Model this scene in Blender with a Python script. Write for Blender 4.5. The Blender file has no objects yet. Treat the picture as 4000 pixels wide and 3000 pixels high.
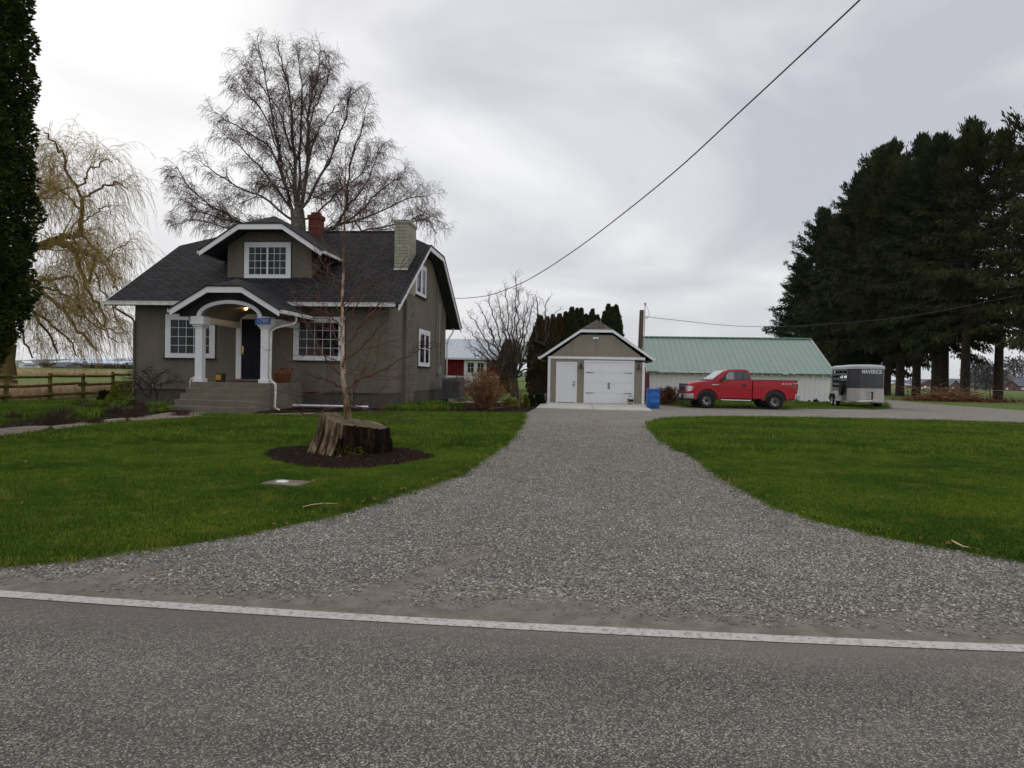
import bpy, bmesh, math, random
import numpy as np
from mathutils import Vector, Matrix
R_ = random.Random(7)
NR = np.random.default_rng(7)
sc = bpy.context.scene
PI = math.pi
# ------------------------------------------------------------------ camera
F = 2750.0; CH = 1.38; ROLL = .018; PIT = math.atan(36 / F)
cp, sp, cr, sr = math.cos(PIT), math.sin(PIT), math.cos(ROLL), math.sin(ROLL)
fw = Vector((0, cp, -sp)); up0 = Vector((0, sp, cp)); rt0 = Vector((1, 0, 0))
CR = rt0 * cr + up0 * sr; CU = up0 * cr - rt0 * sr
cam = bpy.data.cameras.new('camera'); co = bpy.data.objects.new('camera', cam)
sc.collection.objects.link(co); sc.camera = co
cam.sensor_width = 36; cam.lens = F / 4000 * 36; cam.clip_end = 8000; cam.clip_start = .05
co.matrix_world = Matrix(((CR.x, CU.x, -fw.x, 0), (CR.y, CU.y, -fw.y, 0), (CR.z, CU.z, -fw.z, CH), (0, 0, 0, 1)))
# ------------------------------------------------------------------ world
world = bpy.data.worlds.new('World'); sc.world = world; world.use_nodes = True
wn = world.node_tree; wn.nodes.clear()
def wnode(t, **k):
    n = wn.nodes.new(t)
    for a, b in k.items(): setattr(n, a, b)
    return n
SUN_EL, SUN_AZ = math.radians(38), math.radians(-40)      # azimuth measured from +Y towards +X
wo = wnode('ShaderNodeOutputWorld'); add = wnode('ShaderNodeAddShader')
b1 = wnode('ShaderNodeBackground'); b2 = wnode('ShaderNodeBackground')
sky = wnode('ShaderNodeTexSky', sky_type='NISHITA'); sky.sun_disc = False
sky.sun_elevation = SUN_EL; sky.sun_rotation = SUN_AZ; sky.dust_density = 3
wn.links.new(sky.outputs[0], b1.inputs[0]); b1.inputs[1].default_value = 0.006
tc = wnode('ShaderNodeTexCoord')
mp = wnode('ShaderNodeMapping'); mp.inputs['Scale'].default_value = (1, 1, 2.2); mp.inputs['Location'].default_value = (3.1, 1.7, .4)
ns = wnode('ShaderNodeTexNoise'); ns.inputs['Scale'].default_value = 2.3; ns.inputs['Detail'].default_value = 6; ns.inputs['Roughness'].default_value = .48; ns.inputs['Distortion'].default_value = .5
wn.links.new(tc.outputs['Generated'], mp.inputs[0]); wn.links.new(mp.outputs[0], ns.inputs[0])
def lobe(d, lo, hi, sub):       # broad darker or brighter part of the cloud deck, in a world direction
    v = Vector(d).normalized()
    dp = wnode('ShaderNodeVectorMath', operation='DOT_PRODUCT'); dp.inputs[1].default_value = v
    wn.links.new(tc.outputs['Generated'], dp.inputs[0])
    mr = wnode('ShaderNodeMapRange', interpolation_type='SMOOTHSTEP'); mr.inputs[1].default_value = lo; mr.inputs[2].default_value = hi
    mr.inputs[3].default_value = 0; mr.inputs[4].default_value = sub
    wn.links.new(dp.outputs['Value'], mr.inputs[0]); return mr.outputs[0]
def wmath(op, a, b):
    m = wnode('ShaderNodeMath', operation=op)
    for i, x in enumerate((a, b)):
        if isinstance(x, (int, float)): m.inputs[i].default_value = x
        else: wn.links.new(x, m.inputs[i])
    return m.outputs[0]
d1 = lobe((.10, 1, .45), .86, 1.0, .30); d2 = lobe((.62, 1, .40), .88, 1.0, .22); l1 = lobe((-.55, 1, .25), .84, 1.0, .42); l2 = lobe((.1, 1, .0), .93, 1.0, .16)
val = wmath('ADD', wmath('MULTIPLY', ns.outputs[0], 3.1), -1.02)
val = wmath('SUBTRACT', val, d1); val = wmath('SUBTRACT', val, d2); val = wmath('ADD', val, l1); val = wmath('ADD', val, l2)
cr_ = wnode('ShaderNodeValToRGB'); e = cr_.color_ramp.elements
e[0].position = .0; e[0].color = (.545, .56, .615, 1); e[1].position = 1; e[1].color = (.955, .955, .96, 1)
m_ = cr_.color_ramp.elements.new(.5); m_.color = (.73, .735, .765, 1)
wn.links.new(val, cr_.inputs[0]); wn.links.new(cr_.outputs[0], b2.inputs[0])
# brightness of the cloud deck behind the camera against the part in front
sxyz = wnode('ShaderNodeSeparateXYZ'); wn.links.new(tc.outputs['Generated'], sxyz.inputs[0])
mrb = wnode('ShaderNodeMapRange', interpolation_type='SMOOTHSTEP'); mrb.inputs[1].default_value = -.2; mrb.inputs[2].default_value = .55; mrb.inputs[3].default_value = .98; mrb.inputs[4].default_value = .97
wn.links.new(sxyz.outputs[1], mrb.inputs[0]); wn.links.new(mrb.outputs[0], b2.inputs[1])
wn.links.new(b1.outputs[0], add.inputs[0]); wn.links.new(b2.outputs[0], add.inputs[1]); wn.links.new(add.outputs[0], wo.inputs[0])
# ------------------------------------------------------------------ sun (veiled by cloud)
sl = bpy.data.lights.new('sun', 'SUN'); sl.energy = .55; sl.angle = math.radians(25); sl.color = (1, .96, .9)
so = bpy.data.objects.new('sun', sl); sc.collection.objects.link(so)
sd = Vector((math.sin(SUN_AZ) * math.cos(SUN_EL), math.cos(SUN_AZ) * math.cos(SUN_EL), math.sin(SUN_EL)))
so.rotation_euler = sd.to_track_quat('Z', 'Y').to_euler()
sc.view_settings.view_transform = 'Standard'; sc.view_settings.look = 'None'; sc.view_settings.exposure = 0; sc.view_settings.gamma = 1
sc.cycles.max_bounces = 5; sc.cycles.transparent_max_bounces = 6
# ------------------------------------------------------------------ helpers
def ray(px, py): return fw + CR * ((px - 2000) / F) + CU * ((1500 - py) / F)
def G(px, py, z=0.0):
    d = ray(px, py); t = (z - CH) / d.z; return Vector((d.x * t, d.y * t, z))
def atY(px, py, Y):
    d = ray(px, py); t = Y / d.y; return Vector((d.x * t, Y, CH + d.z * t))
M = {}
def mat(name, col, rough=.8, col2=None, scale=5.0, detail=4, bump=0, bscale=None, metal=0, spec=.5, stretch=None, contrast=(.35, .65), extra=None, coat=0, emit=None, rnd=0):
    m = bpy.data.materials.new(name); m.use_nodes = True; nt = m.node_tree; N = nt.nodes; L = nt.links
    b = N['Principled BSDF']; b.inputs['Roughness'].default_value = rough; b.inputs['Metallic'].default_value = metal
    b.inputs['Specular IOR Level'].default_value = min(spec, .12) if rough >= .8 else spec; b.inputs['Coat Weight'].default_value = coat
    b.inputs['Base Color'].default_value = (*col, 1)
    tcn = N.new('ShaderNodeTexCoord'); vec = tcn.outputs['Object']
    if stretch:
        mpn = N.new('ShaderNodeMapping'); mpn.inputs['Scale'].default_value = stretch; L.new(vec, mpn.inputs[0]); vec = mpn.outputs[0]
    out = None
    if col2 is not None:
        n = N.new('ShaderNodeTexNoise'); n.inputs['Scale'].default_value = scale; n.inputs['Detail'].default_value = detail; n.inputs['Roughness'].default_value = .6
        L.new(vec, n.inputs[0]); r = N.new('ShaderNodeValToRGB')
        r.color_ramp.elements[0].position = contrast[0]; r.color_ramp.elements[1].position = contrast[1]
        r.color_ramp.elements[0].color = (*col, 1); r.color_ramp.elements[1].color = (*col2, 1)
        L.new(n.outputs[0], r.inputs[0]); out = r.outputs[0]
        if rnd:
            oi = N.new('ShaderNodeObjectInfo'); hv = N.new('ShaderNodeHueSaturation')
            mr = N.new('ShaderNodeMapRange'); mr.inputs[3].default_value = 1 - rnd; mr.inputs[4].default_value = 1 + rnd
            L.new(oi.outputs['Random'], mr.inputs[0]); L.new(mr.outputs[0], hv.inputs['Value']); L.new(out, hv.inputs['Color']); out = hv.outputs[0]
        L.new(out, b.inputs['Base Color'])
    if bump:
        n2 = N.new('ShaderNodeTexNoise'); n2.inputs['Scale'].default_value = bscale or scale * 6; n2.inputs['Detail'].default_value = 3
        L.new(vec, n2.inputs[0]); bp = N.new('ShaderNodeBump'); bp.inputs['Strength'].default_value = bump; bp.inputs['Distance'].default_value = .02
        L.new(n2.outputs[0], bp.inputs['Height']); L.new(bp.outputs[0], b.inputs['Normal'])
    if emit:
        b.inputs['Emission Color'].default_value = (*emit[:3], 1); b.inputs['Emission Strength'].default_value = emit[3]
    if extra: extra(m, nt, b, tcn, out)
    M[name] = m; return m
def link(o, parent=None):
    sc.collection.objects.link(o)
    if parent is not None: o.parent = parent
    return o
def tag(o, label=None, cat=None, group=None, kind=None):
    if label: o['label'] = label
    if cat: o['category'] = cat
    if group: o['group'] = group
    if kind: o['kind'] = kind
    return o
def empty(name, loc, rz=0, label=None, cat=None, group=None):
    o = bpy.data.objects.new(name, None); link(o); o.location = loc; o.rotation_euler = (0, 0, rz); o.empty_display_size = .2
    return tag(o, label, cat, group)
def copy_tree(o, parent=None):
    c = o.copy(); sc.collection.objects.link(c); c.parent = parent
    for ch in list(o.children): copy_tree(ch, c)
    return c
class MB:
    def __init__(s): s.v = []; s.f = []
    def add(s, vs, fs):
        n = len(s.v); s.v += [tuple(p) for p in vs]; s.f += [tuple(i + n for i in f) for f in fs]; return s
    def box(s, x0, x1, y0, y1, z0, z1):
        return s.add([(x0, y0, z0), (x1, y0, z0), (x1, y1, z0), (x0, y1, z0), (x0, y0, z1), (x1, y0, z1), (x1, y1, z1), (x0, y1, z1)],
                     [(0, 3, 2, 1), (4, 5, 6, 7), (0, 1, 5, 4), (1, 2, 6, 5), (2, 3, 7, 6), (3, 0, 4, 7)])
    def slab(s, pts, d):            # planar polygon given thickness along vector d
        n = len(pts); d = Vector(d); a = [Vector(p) for p in pts]
        return s.add(a + [p + d for p in a], [tuple(range(n)), tuple(range(2 * n - 1, n - 1, -1))] + [(i, i + n, (i + 1) % n + n, (i + 1) % n) for i in range(n)])
    def tube(s, pts, rad, n=8, cap=True):
        pts = [Vector(p) for p in pts]; k = len(pts)
        if isinstance(rad, (int, float)): rad = [rad] * k
        base = len(s.v); ref = None
        for i, p in enumerate(pts):
            t = (pts[min(i + 1, k - 1)] - pts[max(i - 1, 0)]).normalized()
            if ref is None: ref = Vector((0, 0, 1)) if abs(t.z) < .9 else Vector((1, 0, 0))
            a = t.cross(ref).normalized(); b = a.cross(t).normalized(); ref = b
            for j in range(n):
                w = 2 * PI * j / n; s.v.append(tuple(p + (a * math.cos(w) + b * math.sin(w)) * rad[i]))
        for i in range(k - 1):
            for j in range(n):
                j2 = (j + 1) % n; s.f.append((base + i * n + j, base + i * n + j2, base + (i + 1) * n + j2, base + (i + 1) * n + j))
        if cap:
            s.f.append(tuple(base + j for j in range(n))[::-1]); s.f.append(tuple(base + (k - 1) * n + j for j in range(n)))
        return s
    def lathe(s, prof, c=(0, 0, 0), n=20, axis='z', cap=True):
        base = len(s.v); c = Vector(c)
        for r, h in prof:
            for j in range(n):
                w = 2 * PI * j / n; a, b = r * math.cos(w), r * math.sin(w)
                p = {'z': (a, b, h), 'y': (a, h, b), 'x': (h, a, b)}[axis]; s.v.append(tuple(c + Vector(p)))
        for i in range(len(prof) - 1):
            for j in range(n):
                j2 = (j + 1) % n; s.f.append((base + i * n + j, base + i * n + j2, base + (i + 1) * n + j2, base + (i + 1) * n + j))
        if cap: s.f.append(tuple(base + j for j in range(n))[::-1]); s.f.append(tuple(base + (len(prof) - 1) * n + j for j in range(n)))
        return s
    def build(s, name, m, parent=None, smooth=False, bevel=0, label=None, seg=2):
        me = bpy.data.meshes.new(name); me.from_pydata(s.v, [], s.f); me.validate()
        bm = bmesh.new(); bm.from_mesh(me); bmesh.ops.recalc_face_normals(bm, faces=bm.faces); bm.to_mesh(me); bm.free()
        me.materials.append(M[m] if isinstance(m, str) else m)
        o = link(bpy.data.objects.new(name, me), parent)
        if smooth:
            for p in me.polygons: p.use_smooth = True
        if bevel:
            md = o.modifiers.new('bevel', 'BEVEL'); md.width = bevel; md.segments = seg; md.limit_method = 'ANGLE'; md.angle_limit = math.radians(35)
            for p in me.polygons: p.use_smooth = True
            md.harden_normals = True
        if label: o['label'] = label
        return o
def npmesh(name, V, Fq, m, parent=None, smooth=False, k=4):
    me = bpy.data.meshes.new(name); V = np.asarray(V, np.float32); Fq = np.asarray(Fq, np.int32); nf = len(Fq)
    me.vertices.add(len(V)); me.vertices.foreach_set('co', V.ravel())
    me.loops.add(nf * k); me.loops.foreach_set('vertex_index', Fq.ravel())
    me.polygons.add(nf); me.polygons.foreach_set('loop_start', np.arange(nf) * k)
    try: me.polygons.foreach_set('loop_total', np.full(nf, k))
    except Exception: pass
    if smooth: me.polygons.foreach_set('use_smooth', np.ones(nf, bool))
    me.materials.append(M[m] if isinstance(m, str) else m); me.update(); me.validate()
    return link(bpy.data.objects.new(name, me), parent)
def seg_arrays(segs, n=3):       # tapered prisms for (p0,p1,r0,r1)
    S = np.asarray([(*a, *b, r0, r1) for a, b, r0, r1 in segs], np.float64)
    P0, P1, r0, r1 = S[:, :3], S[:, 3:6], S[:, 6], S[:, 7]
    t = P1 - P0; t /= np.linalg.norm(t, axis=1, keepdims=True) + 1e-9
    ref = np.where(np.abs(t[:, 2:3]) < .9, np.array([[0, 0, 1.]]), np.array([[1., 0, 0]]))
    a = np.cross(t, ref); a /= np.linalg.norm(a, axis=1, keepdims=True) + 1e-9; b = np.cross(t, a)
    V = np.zeros((len(S), 2 * n, 3))
    for j in range(n):
        w = 2 * PI * j / n; d = a * math.cos(w) + b * math.sin(w)
        V[:, j] = P0 + d * r0[:, None]; V[:, n + j] = P1 + d * r1[:, None]
    base = np.arange(len(S))[:, None] * 2 * n
    Fs = np.concatenate([base + np.array([[j, (j + 1) % n, n + (j + 1) % n, n + j]]) for j in range(n)], 0)
    return V.reshape(-1, 3), Fs
def seg_mesh(name, segs, m, parent=None, n=3):
    V, Fs = seg_arrays(segs, n); return npmesh(name, V, Fs, m, parent, True)
def inpoly(P, poly):
    x, y = P[:, 0], P[:, 1]; c = np.zeros(len(P), bool); n = len(poly)
    for i in range(n):
        x1, y1 = poly[i][0], poly[i][1]; x2, y2 = poly[i - 1][0], poly[i - 1][1]
        k = ((y1 > y) != (y2 > y)) & (x < (x2 - x1) * (y - y1) / (y2 - y1 + 1e-12) + x1); c ^= k
    return c
def smooth_poly(pts, sub=6, jit=0):   # Catmull-Rom through an open outline
    out = []; n = len(pts)
    for i in range(n - 1):
        p0, p1, p2, p3 = [np.array(pts[max(0, min(n - 1, i + k))][:2]) for k in (-1, 0, 1, 2)]
        for s in range(sub):
            t = s / sub; q = .5 * ((2 * p1) + (-p0 + p2) * t + (2 * p0 - 5 * p1 + 4 * p2 - p3) * t * t + (-p0 + 3 * p1 - 3 * p2 + p3) * t ** 3)
            if jit: q = q + NR.normal(0, jit * (q[1] / 12 + .3), 2)
            out.append((q[0], q[1]))
    out.append(tuple(pts[-1][:2])); return out
def sheet(name, poly, z, m, th=0.0, kind='structure'):
    mb = MB()
    if th: mb.slab([(p[0], p[1], z) for p in poly], (0, 0, -th))
    else: mb.add([(p[0], p[1], z) for p in poly], [tuple(range(len(poly)))])
    o = mb.build(name, m); me = o.data
    bm = bmesh.new(); bm.from_mesh(me); bmesh.ops.triangulate(bm, faces=bm.faces); bm.to_mesh(me); bm.free()
    if kind: o['kind'] = kind
    return o
def scatter(name, P, protos, smin, smax, tilt=0, seed=1):   # points -> instances of small prototypes, as one object
    me = bpy.data.meshes.new(name); me.vertices.add(len(P)); me.vertices.foreach_set('co', np.asarray(P, np.float32).ravel()); me.update()
    o = link(bpy.data.objects.new(name, me)); o['kind'] = 'stuff'
    ng = bpy.data.node_groups.new(name, 'GeometryNodeTree')
    ng.interface.new_socket('Geometry', in_out='INPUT', socket_type='NodeSocketGeometry'); ng.interface.new_socket('Geometry', in_out='OUTPUT', socket_type='NodeSocketGeometry')
    gi = ng.nodes.new('NodeGroupInput'); go = ng.nodes.new('NodeGroupOutput'); L = ng.links
    gti = ng.nodes.new('GeometryNodeGeometryToInstance')
    for p in reversed(protos):
        oi = ng.nodes.new('GeometryNodeObjectInfo'); oi.inputs[0].default_value = p; oi.inputs['As Instance'].default_value = True
        L.new(oi.outputs['Geometry'], gti.inputs[0])
    ip = ng.nodes.new('GeometryNodeInstanceOnPoints'); mp_ = ng.nodes.new('GeometryNodeMeshToPoints')
    L.new(gi.outputs[0], mp_.inputs[0]); L.new(mp_.outputs[0], ip.inputs['Points'])
    ip.inputs['Pick Instance'].default_value = True
    jn = ng.nodes.new('GeometryNodeJoinGeometry'); ng.nodes.remove(gti)
    for p in ng.nodes:
        if p.bl_idname == 'GeometryNodeObjectInfo': L.new(p.outputs['Geometry'], jn.inputs[0])
    L.new(jn.outputs[0], ip.inputs['Instance'])
    rv = ng.nodes.new('FunctionNodeRandomValue'); rv.data_type = 'FLOAT_VECTOR'; rv.inputs[0].default_value = (-tilt, -tilt, 0); rv.inputs[1].default_value = (tilt, tilt, 6.283); rv.inputs['Seed'].default_value = seed
    L.new(rv.outputs[0], ip.inputs['Rotation'])
    rs = ng.nodes.new('FunctionNodeRandomValue'); rs.data_type = 'FLOAT'; rs.inputs[2].default_value = smin; rs.inputs[3].default_value = smax; rs.inputs['Seed'].default_value = seed + 5
    L.new(rs.outputs[1], ip.inputs['Scale']); L.new(ip.outputs[0], go.inputs[0])
    md = o.modifiers.new('scatter', 'NODES'); md.node_group = ng
    return o
def hidden_proto(name, V, Fs, m, k):
    me = bpy.data.meshes.new(name); me.from_pydata([tuple(v) for v in V], [], [tuple(f) for f in Fs]); me.materials.append(M[m]); me.update()
    return bpy.data.objects.new(name, me)
# ------------------------------------------------------------------ materials
def brick_extra(c1, c2, mortar, sx, sy, axes, msize=.02, offs=.5, bumpd=.01, bw=1.0, noise=True):
    def ex(m, nt, b, tcn, out):
        N, L = nt.nodes, nt.links
        sx_ = N.new('ShaderNodeSeparateXYZ'); L.new(tcn.outputs['Object'], sx_.inputs[0]); cb = N.new('ShaderNodeCombineXYZ')
        for k, (a, f) in enumerate(axes):
            mm = N.new('ShaderNodeMath'); mm.operation = 'MULTIPLY'; mm.inputs[1].default_value = f; L.new(sx_.outputs[a], mm.inputs[0]); L.new(mm.outputs[0], cb.inputs[k])
        br = N.new('ShaderNodeTexBrick'); br.offset = offs; br.inputs['Scale'].default_value = 1; br.inputs['Brick Width'].default_value = sx; br.inputs['Row Height'].default_value = sy
        br.inputs['Color1'].default_value = (*c1, 1); br.inputs['Color2'].default_value = (*c2, 1); br.inputs['Mortar'].default_value = (*mortar, 1)
        br.inputs['Mortar Size'].default_value = msize; br.inputs['Mortar Smooth'].default_value = .1; br.inputs['Bias'].default_value = 0
        L.new(cb.outputs[0], br.inputs['Vector'])
        nz = N.new('ShaderNodeTexNoise'); nz.inputs['Scale'].default_value = 3.0; nz.inputs['Detail'].default_value = 6; L.new(tcn.outputs['Object'], nz.inputs[0])
        mr = N.new('ShaderNodeMapRange'); mr.inputs[1].default_value = .3; mr.inputs[2].default_value = .7; mr.inputs[3].default_value = .78; mr.inputs[4].default_value = 1.22; L.new(nz.outputs[0], mr.inputs[0])
        hs = N.new('ShaderNodeHueSaturation'); L.new(mr.outputs[0], hs.inputs['Value']); L.new(br.outputs[0], hs.inputs['Color']); L.new(hs.outputs[0], b.inputs['Base Color'])
        bp = N.new('ShaderNodeBump'); bp.invert = True; bp.inputs['Strength'].default_value = .6; bp.inputs['Distance'].default_value = bumpd; L.new(br.outputs['Fac'], bp.inputs['Height']); L.new(bp.outputs[0], b.inputs['Normal'])
    return ex
X_, Y_, Z_ = 0, 1, 2
SH = ((.030, .030, .032), (.046, .046, .049), (.006, .006, .007))
mat('shingle_v', (.06, .06, .06), .95, extra=brick_extra(*SH, .42, .19, ((X_, 1), (Z_, 2.1), (Z_, 0)), .022))      # rows across a slope that climbs in depth
mat('shingle_u', (.06, .06, .06), .95, extra=brick_extra(*SH, .42, .19, ((Y_, 1), (Z_, 2.1), (Z_, 0)), .022))
mat('shingle_brown', (.12, .1, .09), .95, extra=brick_extra((.10, .085, .08), (.17, .14, .13), (.04, .035, .03), .45, .2, ((X_, 1), (Z_, 2), (Z_, 0)), .02))
mat('cream_brick', (.3, .3, .22), .85, extra=brick_extra((.32, .31, .245), (.37, .36, .285), (.13, .125, .10), .42, .13, ((X_, 1), (Z_, 1), (Z_, 0)), .009))
mat('cream_brick_side', (.3, .3, .22), .85, extra=brick_extra((.33, .32, .245), (.38, .37, .285), (.14, .135, .105), .42, .13, ((Y_, 1), (Z_, 1), (Z_, 0)), .008))
mat('taupe_brick', (.2, .18, .14), .9, extra=brick_extra((.165, .148, .120), (.185, .168, .136), (.105, .095, .078), .42, .13, ((Y_, 1), (Z_, 1), (Z_, 0)), .008))
mat('red_brick', (.2, .05, .03), .9, extra=brick_extra((.10, .028, .022), (.155, .042, .032), (.07, .035, .03), .3, .11, ((X_, 1), (Z_, 1), (Z_, 0)), .01))
mat('stucco', (.138, .120, .095), .92, (.198, .174, .140), 1.5, 9, bump=.55, bscale=38, stretch=(1, 1, .45), contrast=(.28, .66))
mat('foundation', (.085, .078, .072), .92, (.115, .106, .098), 1.6, 6, bump=.4, bscale=25)
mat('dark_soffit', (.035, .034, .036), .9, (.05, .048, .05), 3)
mat('white_paint', (.79, .79, .82), .55, (.85, .85, .88), 3, 5, bump=.05)
mat('grey_ceiling', (.17, .16, .15), .9, (.21, .20, .19), 3)
mat('white_worn', (.60, .60, .56), .6, (.80, .80, .77), 5, 6, bump=.1)
mat('vinyl', (.8, .8, .82), .4, (.74, .74, .77), 4)
mat('curtain', (.05, .05, .052), .9, (.11, .11, .112), 3, 2, stretch=(9, 9, .4))
mat('interior', (.018, .017, .018), .9, (.03, .028, .03), 2)
def glass_ex(m, nt, b, tcn, out):
    N, L = nt.nodes, nt.links
    tr = N.new('ShaderNodeBsdfTransparent'); tr.inputs[0].default_value = (.75, .78, .8, 1); gl = N.new('ShaderNodeBsdfGlossy'); gl.inputs['Roughness'].default_value = .03
    fr = N.new('ShaderNodeFresnel'); fr.inputs[0].default_value = 1.27; mx = N.new('ShaderNodeMixShader'); L.new(fr.outputs[0], mx.inputs[0]); L.new(tr.outputs[0], mx.inputs[1]); L.new(gl.outputs[0], mx.inputs[2])
    L.new(mx.outputs[0], N['Material Output'].inputs[0])
mat('glass', (.5, .5, .5), .03, extra=glass_ex)
mat('navy_door', (.006, .006, .014), .6, (.009, .009, .02), 3, spec=.2)
mat('brass', (.55, .38, .09), .3, metal=1)
mat('bronze', (.03, .028, .025), .4, metal=.6)
mat('concrete_step', (.165, .142, .112), .9, (.215, .188, .15), 2.2, 7, bump=.3, bscale=30)
mat('concrete', (.46, .45, .41), .9, (.56, .55, .51), 1.2, 7, bump=.2, bscale=20)
mat('concrete_old', (.15, .125, .095), .95, (.25, .215, .17), 2.0, 7, bump=.4, bscale=20)
mat('lamp_glow', (1, .7, .3), .5, emit=(1, .62, .2, 30))
mat('lamp_body', (.30, .10, .03), .5, (.2, .07, .02), 4)
mat('blue_sign', (.01, .07, .32), .5, (.012, .08, .36), 4)
mat('sign_white', (.75, .78, .85), .5, (.8, .82, .88), 4)
mat('yellow_box', (.65, .38, .02), .5, (.55, .3, .02), 6)
mat('black_plastic', (.02, .02, .022), .5, (.03, .03, .032), 6)
mat('garage_siding', (.275, .243, .19), .9, (.31, .275, .215), 2, 6, bump=.35, bscale=45)
mat('garage_white', (.80, .81, .84), .5, (.84, .85, .88), 2, 4)
mat('black_iron', (.015, .015, .016), .5, (.022, .022, .023), 6)
def ribbed(c1, c2, axis, sp, depth=.02):
    def ex(m, nt, b, tcn, out):
        N, L = nt.nodes, nt.links
        sx_ = N.new('ShaderNodeSeparateXYZ'); L.new(tcn.outputs['Object'], sx_.inputs[0])
        mm = N.new('ShaderNodeMath'); mm.operation = 'MULTIPLY'; mm.inputs[1].default_value = 1 / sp; L.new(sx_.outputs[axis], mm.inputs[0])
        fr = N.new('ShaderNodeMath'); fr.operation = 'FRACT'; L.new(mm.outputs[0], fr.inputs[0])
        r = N.new('ShaderNodeValToRGB'); r.color_ramp.interpolation = 'LINEAR'; el = r.color_ramp.elements
        el[0].position = .0; el[0].color = (1, 1, 1, 1); el[1].position = .1; el[1].color = (0, 0, 0, 1)
        a = el.new(.9); a.color = (0, 0, 0, 1); a2 = el.new(.95); a2.color = (1, 1, 1, 1)
        L.new(fr.outputs[0], r.inputs[0]); bp = N.new('ShaderNodeBump'); bp.inputs['Distance'].default_value = depth; bp.inputs['Strength'].default_value = 1
        L.new(r.outputs[0], bp.inputs['Height']); L.new(bp.outputs[0], b.inputs['Normal'])
        nz = N.new('ShaderNodeTexNoise'); nz.inputs['Scale'].default_value = .8; nz.inputs['Detail'].default_value = 8; L.new(tcn.outputs['Object'], nz.inputs[0])
        mx = N.new('ShaderNodeMix'); mx.data_type = 'RGBA'; mx.inputs[6].default_value = (*c1, 1); mx.inputs[7].default_value = (*c2, 1); L.new(nz.outputs[0], mx.inputs[0])
        m2 = N.new('ShaderNodeMix'); m2.data_type = 'RGBA'; L.new(mx.outputs[2], m2.inputs[6]); m2.inputs[7].default_value = (c1[0] * .55, c1[1] * .55, c1[2] * .55, 1)
        st = N.new('ShaderNodeMath'); st.operation = 'GREATER_THAN'; st.inputs[1].default_value = .955; L.new(fr.outputs[0], st.inputs[0]); s3 = N.new('ShaderNodeMath'); s3.operation = 'MULTIPLY'; s3.inputs[1].default_value = .75; L.new(st.outputs[0], s3.inputs[0])
        L.new(s3.outputs[0], m2.inputs[0]); L.new(m2.outputs[2], b.inputs['Base Color'])
    return ex
mat('green_metal', (.2, .35, .28), .5, extra=ribbed((.20, .29, .245), (.285, .37, .315), X_, .36))
mat('silver_metal', (.5, .55, .6), .4, extra=ribbed((.44, .50, .56), (.52, .57, .62), X_, .42))
mat('barn_white', (.46, .46, .46), .9, extra=ribbed((.72, .71, .71), (.90, .89, .88), X_, .3, .006))
mat('barn_red', (.10, .008, .014), .85, extra=ribbed((.10, .008, .014), (.13, .012, .018), Y_, .3, .008))
mat('red_siding', (.11, .01, .016), .85, (.14, .014, .02), 3, 5)
mat('grey_panel', (.16, .15, .15), .9, (.21, .2, .2), 3)
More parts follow.
